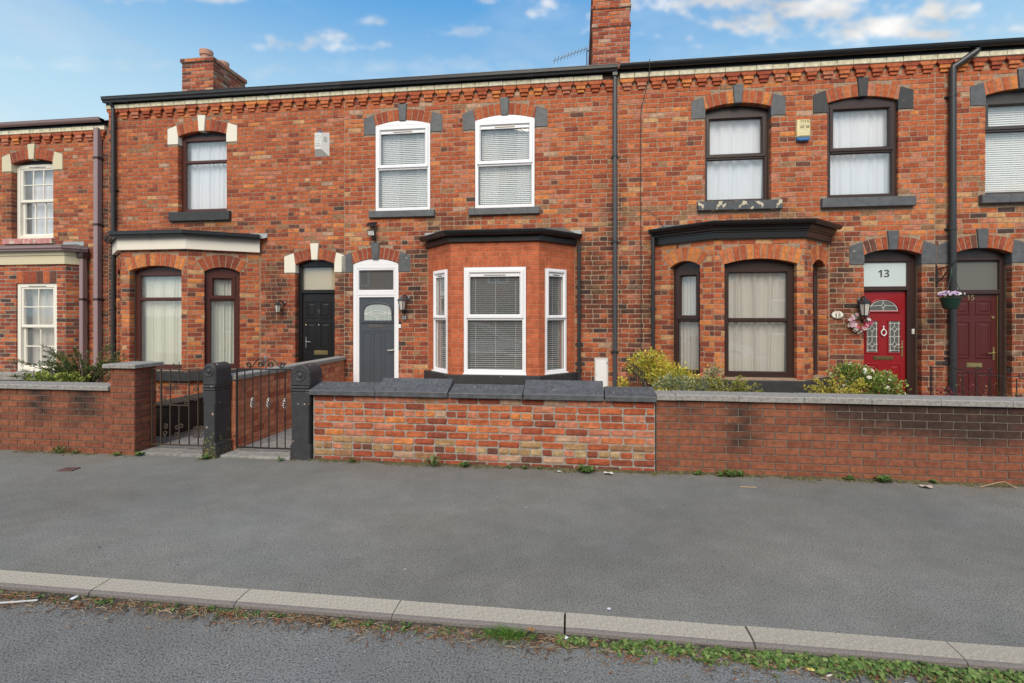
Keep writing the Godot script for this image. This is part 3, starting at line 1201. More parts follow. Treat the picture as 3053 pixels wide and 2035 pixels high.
# cream cornice bricks, red course with nicked corners, dentils, fascia, gutter
func cornice(house: Node3D, x0: float, x1: float, dy: float, gutter: Material, square: bool, gaps := []) -> void:
	var pitch := 0.2335
	var n := int(round((x1 - x0) / pitch))
	pitch = (x1 - x0) / n
	for k in 2:
		var key := "cornice_%d" % k
		if not shape_mesh.has(key):
			var mb := MB.new()
			mb.col = PAL[25 + k]
			mb.bev(-0.113, 0.0, -0.1, 0.113, 0.078, 0.062, 0.006)
			var me := mb.mesh()
			me.surface_set_material(0, M.stone)
			shape_mesh[key] = me
	for pal in [0, 1, 2, 10, 3, 9]:
		if not shape_mesh.has("frieze_%d" % pal):
			var mb := MB.new()
			mb.col = PAL[pal]
			mb.prismb(PackedVector2Array([Vector2(-0.082, 0), Vector2(0.082, 0), Vector2(0.112, 0.030), Vector2(0.112, 0.064), Vector2(-0.112, 0.064), Vector2(-0.112, 0.03)]), -0.1, 0.046, 0.004)
			var me := mb.mesh()
			me.surface_set_material(0, M.brick)
			shape_mesh["frieze_%d" % pal] = me
			mb = MB.new()
			mb.col = PAL[pal]
			mb.bev(-0.074, 0.050, -0.06, 0.074, 0.104, 0.044, 0.005)
			mb.bev(-0.056, 0.0, -0.06, 0.056, 0.050, 0.022, 0.005)
			me = mb.mesh()
			me.surface_set_material(0, M.brick)
			shape_mesh["dentil_%d" % pal] = me
	var some := [0, 1, 2, 1, 0, 10, 3, 9]
	for i in n:
		var x := x0 + (i + 0.5) * pitch
		var skip := false
		for g in gaps:
			if absf(x - g) < 0.10:
				skip = true
		if not skip:
			placed(shape_mesh["cornice_%d" % (rng.randi() % 2)], "cornice_brick", Transform3D(Basis.from_scale(Vector3(pitch / 0.2325, 1, 1)), Vector3(x, EAVES + dy, rng.randf_range(-0.004, 0.004))), house)
		placed(shape_mesh["frieze_%d" % some[rng.randi() % 8]], "frieze_brick", Transform3D(Basis.from_scale(Vector3(pitch / 0.2325, 1, 1)), Vector3(x, EAVES + dy - 0.068, rng.randf_range(-0.003, 0.003))), house)
		placed(shape_mesh["dentil_%d" % some[rng.randi() % 8]], "dentil", Transform3D(Basis(), Vector3(x, EAVES + dy - 0.176, rng.randf_range(-0.003, 0.003))), house)
	var fb := MB.new()
	fb.box(x0, EAVES + dy + 0.081, -0.1, x1, EAVES + dy + 0.17, 0.05)
	part(fb, "fascia", M.gutter_black, house)
	gutter_run(house, [Vector2(x0, 0.05), Vector2(x1, 0.05)], EAVES + dy + 0.19, gutter, square, "gutter")

func gutter_run(house: Node3D, path: Array, top: float, m: Material, square: bool, called: String, r := 0.056) -> void:
	var prof := []
	if square:
		for q in [[0.0, 0.0], [0.0, -0.075], [0.025, -0.09], [0.075, -0.09], [0.082, -0.055], [0.105, -0.045], [0.108, 0.0], [0.114, 0.0], [0.114, 0.008], [0.100, 0.008], [0.100, -0.04], [0.07, -0.08], [0.01, -0.08], [0.008, 0.0]]:
			prof.append(Vector2(q[0], top + q[1]))
	else:
		for i in 13:
			var a := PI * i / 12
			prof.append(Vector2(r + 0.002 - cos(a) * r, top - sin(a) * r * 1.15))
		prof.append(Vector2(2 * r + 0.008, top + 0.001))
		prof.append(Vector2(2 * r + 0.008, top + 0.008))
		for i in 13:
			var a := PI * (12 - i) / 12
			prof.append(Vector2(r + 0.002 - cos(a) * (r - 0.005), top + 0.001 - sin(a) * (r - 0.005) * 1.15))
	var mb := MB.new()
	mb.sweep(path, prof, false)
	# closed end caps
	for e in [0, path.size() - 1]:
		var cap := PackedVector2Array()
		for i in (6 if square else 13):
			cap.append(prof[i])
		var p0: Vector2 = path[e]
		var d: Vector2 = (path[1] - path[0]).normalized() if e == 0 else (path[-1] - path[-2]).normalized()
		var nn := Vector2(-d.y, d.x)
		for i in range(1, cap.size() - 1):
			var t := []
			for q in [cap[0], cap[i], cap[i + 1]]:
				var s: Vector2 = p0 + nn * q.x
				t.append(Vector3(s.x, q.y, s.y))
			mb.tri(t[0], t[1], t[2])
			mb.tri(t[0], t[2], t[1])
	var g := part(mb, called, m, house)
	# brackets and unions
	for k in path.size() - 1:
		var a: Vector2 = path[k]
		var b: Vector2 = path[k + 1]
		var len_ := a.distance_to(b)
		var cnt := maxi(1, int(len_ / 0.85))
		for i in cnt:
			var t: float = (i + 0.5) / cnt
			var c := a.lerp(b, t)
			var d := (b - a) / len_
			var wide := 0.014 if i % 3 else 0.05
			var pr := []
			for q in (7 if square else 13):
				var u: Vector2 = prof[q]
				pr.append(Vector2(0.05 + (u.x - 0.05) * 1.07, top - 0.03 + (u.y - top + 0.03) * 1.08))
			var j := MB.new()
			j.sweep([c - d * wide, c + d * wide], pr, false)
			part(j, "bracket", m, g)

func downpipe(house: Node3D, x: float, z: float, y0: float, y1: float, r: float, m: Material, clips: Array, clip_m: Material, top_z := -1.0, top_y := 0.0, square := false, swan_x := 0.0) -> void:
	var mb := MB.new()
	if square:
		mb.bev(x - r, y0, z - r, x + r, y1, z + r, 0.008)
	else:
		var pts := [Vector3(x, y0, z), Vector3(x, y1, z)]
		if top_y > 0.0:
			pts.append_array([Vector3(x, y1 + 0.03, z + 0.01), Vector3(x + swan_x, top_y - 0.04, top_z - 0.01), Vector3(x + swan_x, top_y, top_z)])
		mb.tube(pts, r, 14)
	var p := part(mb, "downpipe", m, house)
	var c := MB.new()
	for y in clips:
		if square:
			c.bev(x - r - 0.006, y - 0.022, z - r - 0.02, x + r + 0.006, y + 0.022, z + r + 0.006, 0.004)
			c.box(x + r, y - 0.014, z - r - 0.01, x + r + 0.028, y + 0.014, z - r + 0.01)
		else:
			c.lathe([Vector2(r, y - 0.022), Vector2(r + 0.007, y - 0.020), Vector2(r + 0.007, y + 0.020), Vector2(r, y + 0.022)], Vector3(x, 0, z), 14, false)
			c.box(x - r - 0.03, y - 0.012, z - r - 0.015, x + r + 0.03, y + 0.012, z - r + 0.006)
	part(c, "pipe_clip", clip_m, p)

func shell(house: Node3D, x0: float, x1: float, dy: float, ops: Array, mortar: Material) -> void:
	var mb := MB.new()
	wall_sheet(mb, Transform3D(), x0, x1, -0.05, EAVES + dy + 0.16, ops)
	# side, back and gables
	var ridge := 6.92 + dy
	var ev := EAVES + dy + 0.12
	for s in 2:
		var x := x0 + 0.002 if s == 0 else x1 - 0.002
		var p := [Vector3(x, -0.05, -0.01), Vector3(x, -0.05, -5.5), Vector3(x, ev, -5.5), Vector3(x, ridge - 0.03, -2.75), Vector3(x, ev, -0.01)]
		for i in range(1, 4):
			mb.tri(p[0], p[i + 1], p[i])
			mb.tri(p[0], p[i], p[i + 1])
	mb.quad(Vector3(x1, -0.05, -5.5), Vector3(x0, -0.05, -5.5), Vector3(x0, ev, -5.5), Vector3(x1, ev, -5.5))
	part(mb, "wall", mortar, house)
	var rf := MB.new()
	rf.col = Color(0.07, 0.075, 0.085)
	for s in [1.0, -1.0]:
		var ze: float = -2.75 + s * 2.84
		var a := Vector3(x0, EAVES + dy + 0.15, ze)
		var b := Vector3(x1, EAVES + dy + 0.15, ze)
		var up := Vector3(0, ridge - EAVES - dy - 0.15, -s * 2.84)
		if s > 0:
			rf.quad(a, b, b + up, a + up)
			rf.quad(b + Vector3(0, -0.03, 0), a + Vector3(0, -0.03, 0), a + up + Vector3(0, -0.03, 0), b + up + Vector3(0, -0.03, 0))
		else:
			rf.quad(b, a, a + up, b + up)
			rf.quad(a + Vector3(0, -0.03, 0), b + Vector3(0, -0.03, 0), b + up + Vector3(0, -0.03, 0), a + up + Vector3(0, -0.03, 0))
	part(rf, "roof", M.felt, house)
	var inn := MB.new()
	for f in [[0.06, 2.72], [2.92 + dy, 5.45 + dy]]:
		var ax := x0 + 0.12
		var bx := x1 - 0.12
		var zb := -2.7
		var zf := -0.02
		inn.quad(Vector3(ax, f[0], zb), Vector3(bx, f[0], zb), Vector3(bx, f[1], zb), Vector3(ax, f[1], zb))
		inn.quad(Vector3(ax, f[0], zf), Vector3(ax, f[0], zb), Vector3(ax, f[1], zb), Vector3(ax, f[1], zf))
		inn.quad(Vector3(bx, f[0], zb), Vector3(bx, f[0], zf), Vector3(bx, f[1], zf), Vector3(bx, f[1], zb))
		inn.quad(Vector3(ax, f[0], zf), Vector3(bx, f[0], zf), Vector3(bx, f[0], zb), Vector3(ax, f[0], zb))
		inn.quad(Vector3(ax, f[1], zb), Vector3(bx, f[1], zb), Vector3(bx, f[1], zf), Vector3(ax, f[1], zf))
	part(inn, "room", M.room, house)

func stone_sill(house: Node3D, x0: float, x1: float, top: float, h: float, m: Material, out := 0.055) -> PackedVector2Array:
	var mb := MB.new()
	mb.bev(x0, top - h, -0.1, x1, top, out, 0.007)
	part(mb, "window_sill", m, house)
	return rect(x0, top - h, x1, top)

# bay: plan points, wall colour choice, opening on each face, style
func bay(house: Node3D, pts: Array, top: float, ops: Array, bmat: Material, mortar: Material, opt: Dictionary, arches: bool, keep: int, arch_pals := [0, 1, 2, 10]) -> void:
	var mb := MB.new()
	var list := []
	for i in 3:
		var T := face(pts[i], pts[i + 1])
		var L: float = (pts[i] as Vector2).distance_to(pts[i + 1])
		var fo := []
		if ops[i] != null:
			fo = [ops[i]]
		wall_sheet(mb, T, 0.0, L, -0.05, top, fo, -0.005, 0.16)
		var holes := []
		for o in fo:
			holes.append(hole_of(o))
			if arches:
				var n := int(round((o.x1 - o.x0 + 0.10) / 0.088))
				var poly := arch_ring(house, T, o, 0.225, 0.0, n, arch_pals, bmat)
				for q in poly.size():
					poly[q].x = clampf(poly[q].x, 0.004, L - 0.004)
				holes.append(poly)
			elif opt.has("soldier"):
				# soldier course over the window
				var sx0: float = maxf(0.02, o.x0 - (0.0 if opt.soldier < 0.25 else 0.02))
				var sx1: float = minf(L - 0.02, o.x1 + (0.0 if opt.soldier < 0.25 else 0.02))
				var cnt := int(round((sx1 - sx0) / opt.get("soldier_w", 0.072)))
				var sh: float = -0.02 + round((o.ys + opt.soldier + 0.02) / opt.course) * opt.course - o.ys
				var pw := (sx1 - sx0) / cnt
				for k in cnt:
					var b := MB.new()
					var pal: int = opt.soldier_pals[rng.randi() % opt.soldier_pals.size()]
					var key := "soldier_%.4f_%d_%.3f" % [pw, pal, sh]
					if not shape_mesh.has(key):
						b.col = PAL[pal]
						b.bev(-pw / 2 + 0.004, 0.004, -0.1, pw / 2 - 0.004, sh - 0.004, 0.0, 0.003)
						var me := b.mesh()
						me.surface_set_material(0, bmat)
						shape_mesh[key] = me
					placed(shape_mesh[key], "soldier_brick", T * Transform3D(Basis(), Vector3(sx0 + (k + 0.5) * pw, o.ys, 0.0)), house)
				holes.append(rect(sx0, o.ys, sx1, o.ys + sh))
		lay(list, T, 0.0, L, -0.02, top, holes, opt)
	var bn := part(mb, "bay_window", mortar, house)
	put_bricks(bn, list, bmat, "brick", keep)

func bay_roof(house: Node3D, pts: Array, y: float, wall_y: float, over: float, m: Material, col: Color, lumpy := 0.0) -> void:
	var e := MB.offset_path(pts, over)
	e[0] = Vector2(e[0].x, 0.0)
	e[-1] = Vector2(e[-1].x, 0.0)
	var mb := MB.new()
	mb.col = col
	var inner := [Vector2(pts[0].x + 0.18, 0.0), Vector2(pts[1].x + 0.04, 0.02), Vector2(pts[2].x - 0.04, 0.02), Vector2(pts[3].x - 0.18, 0.0)]
	for k in 3:
		var n := 10
		var rows := 4
		for i in n:
			for r in rows:
				var q := []
				for c in [[0, 0], [1, 0], [1, 1], [0, 1]]:
					var fx: float = float(i + c[0]) / n
					var fy: float = float(r + c[1]) / rows
					var a: Vector2 = (e[k] as Vector2).lerp(e[k + 1], fx)
					var b: Vector2 = (inner[k] as Vector2).lerp(inner[k + 1], fx)
					var p := a.lerp(b, fy)
					var hgt := lerpf(y, wall_y, fy) + lumpy * nz.get_noise_2d(p.x * 9.0, p.y * 9.0)
					q.append(Vector3(p.x, hgt, p.y))
				mb.quad(q[0], q[1], q[2], q[3])
		# edge and underside
		var a0 := Vector3(e[k].x, y, e[k].y)
		var b0 := Vector3(e[k + 1].x, y, e[k + 1].y)
		var dn := Vector3(0, -0.03, 0)
		mb.quad(a0 + dn, b0 + dn, b0, a0)
	for k in range(1, 3):
		mb.tri(Vector3(e[0].x, y - 0.03, e[0].y), Vector3(e[k + 1].x, y - 0.03, e[k + 1].y), Vector3(e[k].x, y - 0.03, e[k].y))
	part(mb, "bay_roof", m, house)

func flashing(house: Node3D, x0: float, x1: float, y: float) -> void:
	var mb := MB.new()
	mb.T = Transform3D(Basis(Vector3(0, 0, 1), rng.randf_range(-0.03, 0.03)), Vector3((x0 + x1) / 2, y, 0))
	var h := (x1 - x0) / 2
	mb.box(-h, 0.0, -0.01, h, 0.07, 0.008)
	mb.quad(Vector3(-h, 0.0, 0.008), Vector3(-h, -0.03, 0.10), Vector3(h, -0.03, 0.10), Vector3(h, 0.0, 0.008))
	part(mb, "flashing", M.lead, house)

func air_brick(house: Node3D, x: float, y: float) -> void:
	var mb := MB.new()
	mb.col = PAL[9]
	mb.ring(x - 0.105, y - 0.033, x + 0.105, y + 0.033, [Vector2(0, -0.06), Vector2(0, 0.003), Vector2(0.018, 0.003), Vector2(0.018, -0.03)])
	for i in 7:
		var xx := x - 0.105 + 0.018 + 0.0249 * i
		if i > 0:
			mb.box(xx - 0.006, y - 0.016, -0.03, xx + 0.006, y + 0.016, 0.001)
	part(mb, "air_brick", M.brick, house)

func chimney(house: Node3D, x0: float, x1: float, z0: float, z1: float, y0: float, y1: float, steps: Array, keep: int) -> MeshInstance3D:
	var g := 0.008
	var mb := MB.new()
	mb.box(x0 + g, y0, z0 + g, x1 - g, y1 - 0.01, z1 - g)
	for s in steps:
		mb.box(x0 - s[2] + g, s[0], z0 - s[2] + g, x1 + s[2] - g, s[1], z1 + s[2] - g)
	var ch := part(mb, "chimney", M.mortar_grey, house)
	var list := []
	var col := func(_x: float, _y: float) -> int: return pick({0: 10, 1: 16, 2: 8, 3: 10, 4: 6, 9: 14, 5: 4, 8: 3, 11: 6})
	var levels := []
	var y := y0
	for s in steps:
		levels.append([y, s[0], 0.0])
		levels.append([s[0], s[1], s[2]])
		y = s[1]
	levels.append([y, y1, 0.0])
	var k := 0
	for l in levels:
		if l[1] - l[0] < 0.05:
			continue
		var o: float = l[2]
		var c := [Vector2(x0 - o, z1 + o), Vector2(x1 + o, z1 + o), Vector2(x1 + o, z0 - o), Vector2(x0 - o, z0 - o)]
		for i in 4:
			var T := face(c[i], c[(i + 1) % 4])
			lay(list, T, 0.0, c[i].distance_to(c[(i + 1) % 4]), l[0], l[1], [], {"bond": "stretcher", "colour": col, "course": 0.080})
		k += 1
	put_bricks(ch, list, M.brick, "brick", keep)
	return ch

const REDS := [0, 1, 1, 3, 2, 4]

func path_at(pts: Array, o: float) -> Array:
	return MB.offset_path(pts, o)

func houses() -> void:
	house_seven()
	house_nine()
	house_eleven()
	house_thirteen()
	house_fifteen()

func bay_frame(house: Node3D, pts: Array, prof: Array, called: String, m: Material) -> void:
	var mb := MB.new()
	mb.sweep(pts, prof)
	part(mb, called, m, house)

func band(o: float, y0: float, y1: float, back := -0.05) -> Array:
	return [Vector2(back, y0), Vector2(o - 0.004, y0), Vector2(o, y0 + 0.004), Vector2(o, y1 - 0.006), Vector2(o - 0.006, y1), Vector2(back, y1)]

func house_seven() -> void:
	var x0 := -13.2
	var x1 := -8.78
	var dy := -0.375
	var h := thing("terraced_house", "lower terraced house with cream sash windows and purple brown drainpipes", "house", Vector3(x0, 0, 0), "terraced houses in the row")
	var wo := opening(-10.90, -9.985, 3.135, 4.585, 4.665)
	var pts := [Vector2(-12.6, 0), Vector2(-12.3, 0.25), Vector2(-9.42, 0.25), Vector2(-9.25, 0)]
	shell(h, x0, x1, dy, [wo, opening(-12.3, -9.5, 0.1, 2.4, 2.4)], M.mortar_thin)
	var holes := [hole_of(wo)]
	var st := MB.new()
	dressed_arch(h, Transform3D(), wo, M.fascia_cream, holes, [3, 4, 3, 1])
	holes.append(stone_sill(h, wo.x0 - 0.14, wo.x1 + 0.04, 3.125, 0.105, M.paint_pink, 0.06))
	holes.append(rect(-12.62, -0.1, -9.24, 2.93))
	var list := []
	lay(list, Transform3D(), x0, x1, 0.0, 5.05, holes, {"course": 0.0735, "length": 0.212, "head": 1, "joint": 0.0105})
	sash_window(h, Transform3D(), wo, 3, -0.10, "net")
	var bo := opening(2.90 - 1.05 - 0.02, 2.90 - 0.19, 0.60, 2.245, 2.245)
	bo = opening(-10.474 + 12.3, -9.612 + 12.3, 0.60, 2.245, 2.245)
	var col := func(_x: float, _y: float) -> int: return pick({0: 12, 1: 14, 2: 6, 3: 14, 4: 12, 5: 8, 10: 6, 6: 3, 8: 3})
	bay(h, pts, 2.62, [null, bo, null], M.brick, M.mortar_grey, {"bond": "stretcher", "colour": col, "course": 0.0735, "length": 0.225, "soldier": 0.235, "soldier_w": 0.15, "soldier_pals": [0, 1, 3, 5]}, false, 110)
	sash_window(h, face(pts[1], pts[2]), bo, 2, -0.025, "net_dim")
	bay_frame(h, pts, [Vector2(-0.05, 2.60), Vector2(0.03, 2.60), Vector2(0.03, 2.755), Vector2(0.05, 2.765), Vector2(0.05, 2.85), Vector2(-0.05, 2.85)], "bay_fascia", M.fascia_cream)
	bay_frame(h, pts, band(0.06, 0.44, 0.585), "bay_sill", M.concrete)
	gutter_run(h, path_at(pts, 0.05), 2.93, M.pipe_purple, true, "bay_gutter")
	bay_roof(h, pts, 2.935, 3.0, 0.08, M.felt, Color(0.16, 0.16, 0.17))
	flashing(h, -9.75, -9.3, 2.98)
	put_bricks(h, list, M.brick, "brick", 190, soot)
	cornice(h, x0, x1 - 0.03, dy, M.pipe_purple, false)
	downpipe(h, -8.944, 0.065, 0.0, 5.16, 0.046, M.pipe_purple, [3.35, 1.95, 4.6], M.pipe_purple_dark, -1, 0, true)
	downpipe(h, -9.22, 0.10, 0.0, 2.80, 0.040, M.pipe_purple, [1.95], M.pipe_purple_dark, -1, 0, true)
	var hop := MB.new()
	hop.bev(-9.285, 2.72, 0.04, -9.155, 2.83, 0.17, 0.012)
	part(hop, "hopper", M.pipe_purple_dark, h)

func house_nine() -> void:
	var x0 := -8.78
	var x1 := -4.09
	var h := thing("terraced_house", "terraced house with maroon brown windows, black panelled door and cream bay fascia", "house", Vector3(x0, 0, 0), "terraced houses in the row")
	var wo := opening(-7.33, -6.36, 3.55, 4.955, 5.035)
	var d := opening(-5.01, -4.276, 0.04, 2.555, 2.64)
	var pts := [Vector2(-8.62, 0), Vector2(-7.88, 0.62), Vector2(-6.62, 0.62), Vector2(-5.70, 0)]
	shell(h, x0, x1, 0.0, [wo, d, opening(-8.45, -5.9, 0.1, 2.55, 2.55)], M.mortar_thin)
	var holes := [hole_of(wo), hole_of(d)]
	mat("cream_stone", Color(0.74, 0.70, 0.60), 0.7)
	dressed_arch(h, Transform3D(), wo, M.cream_stone, holes, [1, 3, 0, 4])
	dressed_arch(h, Transform3D(), d, M.cream_stone, holes, [1, 3, 0, 4, 3])
	holes.append(stone_sill(h, wo.x0 - 0.15, wo.x1 + 0.1, 3.545, 0.165, M.paint_black, 0.06))
	holes.append(rect(-8.63, -0.1, -5.69, 2.98))
	var list := []
	lay(list, Transform3D(), x0, x1, 0.0, 5.42, holes, {"course": 0.0745, "length": 0.215, "head": 2, "joint": 0.0105})
	window(h, Transform3D(), wo, {"frame": "maroon_frame", "z": -0.10, "transom": 4.50, "opener": "none", "w": 0.075, "dress": "net", "amp": 0.02, "wave": 0.09, "head": "dark_head"})
	var o1 := opening(0.16, 1.143, 0.70, 2.42, 2.50)
	var o2 := opening(0.26, 0.784, 0.70, 2.41, 2.485)
	var o0 := opening(0.25, 0.75, 0.70, 2.41, 2.485)
	var col := func(_x: float, y: float) -> int: return pick({0: 16, 1: 15, 2: 8, 3: 14, 4: 10, 5: 6, 10: 7, 6: 2, 8: 3, 7: 3})
	bay(h, pts, 2.78, [o0, o1, o2], M.brick, M.mortar, {"bond": "garden", "colour": col, "course": 0.0765, "length": 0.225}, true, 130, [0, 1, 3, 4, 10])
	var cream := {"frame": "maroon_frame", "z": -0.12, "transom": 1.93, "opener": "none", "w": 0.085, "dress": "net", "cloth": "net_warm", "wave": 0.06, "amp": 0.018, "gather": 0.02}
	window(h, face(pts[1], pts[2]), o1, cream)
	var side := cream.duplicate()
	side.opener = "top"
	side.z = -0.06
	window(h, face(pts[2], pts[3]), o2, side)
	window(h, face(pts[0], pts[1]), o0, side)
	mat("fascia_white", Color(0.74, 0.69, 0.60), 0.55)
	bay_frame(h, pts, band(0.06, 2.775, 3.0), "bay_fascia", M.fascia_white)
	bay_frame(h, pts, band(0.09, 0.53, 0.695), "bay_sill", M.paint_black)
	gutter_run(h, path_at(pts, 0.07), 3.075, M.gutter_grey, true, "bay_gutter")
	bay_roof(h, pts, 3.08, 3.14, 0.10, M.felt, Color(0.10, 0.10, 0.10))
	flashing(h, -6.05, -5.55, 3.06)
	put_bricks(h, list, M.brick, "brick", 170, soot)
	cornice(h, x0, x1, 0.0, M.gutter_grey, true)
	downpipe(h, -8.62, 0.055, 0.0, 5.52, 0.036, M.pipe_black, [4.0, 2.6, 1.1], M.pipe_black, 0.105, 5.62)
	# door
	var fr := door_frame(h, d, -0.11, 0.045, 2.075, M.door_black, 2.56, M.door_black)
	pane(fr, Transform3D(), d.x0 + 0.045, 2.11, d.x1 - 0.045, 2.515, -0.15)
	var bl := MB.new()
	bl.quad(Vector3(d.x0 + 0.03, 2.09, -0.21), Vector3(d.x1 - 0.03, 2.09, -0.21), Vector3(d.x1 - 0.03, 2.54, -0.21), Vector3(d.x0 + 0.03, 2.54, -0.21))
	part(bl, "blind", mat("blind_tan", Color(0.46, 0.36, 0.20), 0.9), fr)
	var z := -0.145
	var df := door_leaf(h, d.x0 + 0.047, 0.05, d.x1 - 0.047, 2.038, z, M.door_black)
	var xm: float = (d.x0 + d.x1) / 2
	for s in [-1.0, 1.0]:
		var a: float = d.x0 + 0.135 if s < 0 else xm + 0.035
		var b: float = xm - 0.035 if s < 0 else d.x1 - 0.135
		panel(df, a, 1.60, b, 1.89, z, M.door_black)
		panel(df, a, 1.03, b, 1.52, z, M.door_black)
		panel(df, a, 0.2, b, 0.86, z, M.door_black)
	letterbox(df, -4.735, 0.935, -4.47, 1.015, z, M.brass)
	handle(df, d.x0 + 0.125, 1.17, z, 1.0, M.steel, 0.2)
	var kb := MB.new()
	kb.lathe([Vector2(0, 0.022), Vector2(0.016, 0.018), Vector2(0.02, 0.008), Vector2(0.012, 0.0)], Vector3.ZERO, 12)
	placed_part(kb, "lock_knob", M.brass, df, Transform3D(Basis(Vector3(1, 0, 0), PI / 2), Vector3(d.x0 + 0.125, 1.47, z)))
	kb = MB.new()
	kb.lathe([Vector2(0, 0.01), Vector2(0.008, 0.006), Vector2(0.008, 0.0)], Vector3.ZERO, 10)
	placed_part(kb, "door_viewer", M.steel, df, Transform3D(Basis(Vector3(1, 0, 0), PI / 2), Vector3(xm, 1.47, z)))
	lettering("9", 0.075, Transform3D(Basis(), Vector3(xm, 1.72, z + 0.002)), M.letter_grey, "house_number", df, "Droid Serif")
	air_brick(h, -4.12 + 0.03, 5.185)
	var ch := chimney(h, -9.15, -8.35, -3.35, -2.2, 6.2, 7.62, [[7.53, 7.62, 0.03]], 90)
	var pot := MB.new()
	for q in [[-8.80, -2.55, 0.0], [-8.72, -3.0, -0.06]]:
		pot.lathe([Vector2(0.13, 0.0), Vector2(0.115, 0.2), Vector2(0.12, 0.23), Vector2(0.145, 0.25), Vector2(0.15, 0.36), Vector2(0.135, 0.37), Vector2(0.10, 0.37), Vector2(0.09, 0.2)], Vector3(q[0], 7.60 + q[2], q[1]), 18)
	part(pot, "chimney_pot", M.pot_clay, ch)

func placed_part(mb: MB, called: String, m: Material, parent: Node3D, tr: Transform3D) -> MeshInstance3D:
	var me := mb.mesh()
	me.surface_set_material(0, m)
	return placed(me, called, tr, parent)

func house_eleven() -> void:
	var x0 := -4.09
	var x1 := 0.66
	var h := thing("terraced_house", "terraced house with white windows, dark grey door and smooth orange brick bay", "house", Vector3(x0, 0, 0), "terraced houses in the row")
	var wa := opening(-3.51, -2.528, 3.47, 4.955, 5.03)
	var wb := opening(-1.735, -0.722, 3.47, 4.955, 5.035)
	var d := opening(-3.927, -3.098, 0.04, 2.55, 2.637)
	var pts := [Vector2(-2.566, 0), Vector2(-2.006, 0.6), Vector2(-0.61, 0.6), Vector2(-0.051, 0)]
	shell(h, x0, x1, 0.0, [wa, wb, d, opening(-2.45, -0.17, 0.1, 2.6, 2.6)], M.mortar)
	var holes := [hole_of(wa), hole_of(wb), hole_of(d)]
	for o in [wa, wb]:
		dressed_arch(h, Transform3D(), o, M.paint_charcoal, holes, [0, 1, 1, 3])
		holes.append(stone_sill(h, o.x0 - 0.11, o.x1 + 0.09, 3.463, 0.115, M.paint_charcoal, 0.055))
		window(h, Transform3D(), o, {"frame": "white_frame", "z": 0.0, "transom": 4.205, "opener": "top", "vent": true, "head_out": 0.006, "dress": "blind", "tilt": -0.85, "drapes": true, "proud": 0.02})
	dressed_arch(h, Transform3D(), d, M.paint_charcoal, holes, [0, 1, 3, 3])
	holes.append(rect(-2.57, -0.1, -0.05, 2.95))
	holes.append(rect(0.275, 0.36, 0.495, 0.945))
	var list := []
	lay(list, Transform3D(), x0, x1, 0.0, 5.42, holes, {"head": 0})
	var of := opening(0.214, 1.202, 0.731, 2.405, 2.405)
	var ol := opening(0.23, 0.708, 0.731, 2.39, 2.39)
	var orr := opening(0.145, 0.614, 0.731, 2.39, 2.39)
	var col := func(_x: float, _y: float) -> int: return pick({12: 10, 13: 7, 14: 6})
	bay(h, pts, 2.81, [ol, of, orr], M.brick_smooth, M.mortar_tan, {"bond": "stretcher", "colour": col, "crisp": true, "course": 0.0765, "length": 0.228, "joint": 0.009, "soldier": 0.2, "soldier_w": 0.078, "soldier_pals": [12, 13, 14]}, false, 130)
	var bw := {"frame": "white_frame", "z": 0.012, "transom": 1.592, "opener": "top", "vent": true, "dress": "blind", "tilt": -0.03, "proud": 0.018, "w": 0.06}
	window(h, face(pts[1], pts[2]), of, bw)
	var bs := bw.duplicate()
	bs.w = 0.045
	bs["cw"] = 0.05
	window(h, face(pts[0], pts[1]), ol, bs)
	window(h, face(pts[2], pts[3]), orr, bs)
	for i in 3:
		var o = [ol, of, orr][i]
		var us := MB.new()
		us.T = face(pts[i], pts[i + 1])
		us.bev(o.x0 - 0.012, o.yb - 0.022, -0.05, o.x1 + 0.012, o.yb - 0.001, 0.045, 0.004)
		part(us, "window_sill", M.white_frame, h)
	bay_frame(h, pts, band(0.045, 2.805, 2.93), "bay_fascia", M.gutter_black)
	bay_frame(h, pts, band(0.075, 0.52, 0.705), "bay_sill", M.paint_black)
	gutter_run(h, path_at(pts, 0.05), 2.965, M.gutter_black, false, "bay_gutter", 0.058)
	bay_roof(h, pts, 2.985, 3.11, 0.10, M.felt, Color(0.14, 0.135, 0.13), 0.006)
	flashing(h, -2.62, -2.40, 3.0)
	flashing(h, -0.20, 0.06, 2.99)
	put_bricks(h, list, M.brick, "brick", 170, soot)
	cornice(h, x0, x1 - 0.02, 0.0, M.gutter_black, true, [0.59])
	downpipe(h, 0.60, 0.06, 0.0, 5.58, 0.035, M.pipe_grey, [4.25, 2.85, 1.05], M.pipe_black)
	var col2 := MB.new()
	col2.bev(0.555, 5.54, 0.02, 0.645, 5.62, 0.11, 0.01)
	part(col2, "gutter_outlet", M.pipe_black, h)
	downpipe(h, 0.02, 0.10, 0.0, 2.80, 0.030, M.pipe_black, [1.8, 0.75], M.pipe_black)
	# door
	var fr := door_frame(h, d, -0.012, 0.072, 2.03, M.white_frame, 2.535, M.white_frame)
	var tp := MB.new()
	tp.ring(d.x0 + 0.07, 2.063, d.x1 - 0.07, 2.465, [Vector2(0, -0.05), Vector2(0, -0.016), Vector2(0.02, -0.016), Vector2(0.03, -0.03), Vector2(0.03, -0.05)])
	part(tp, "transom_light", M.white_frame, fr)
	pane(fr, Transform3D(), d.x0 + 0.1, 2.09, d.x1 - 0.1, 2.44, -0.045)
	var z := -0.045
	var df := door_leaf(h, d.x0 + 0.10, 0.06, d.x1 - 0.068, 1.955, z, M.door_grey)
	var tk := MB.new()
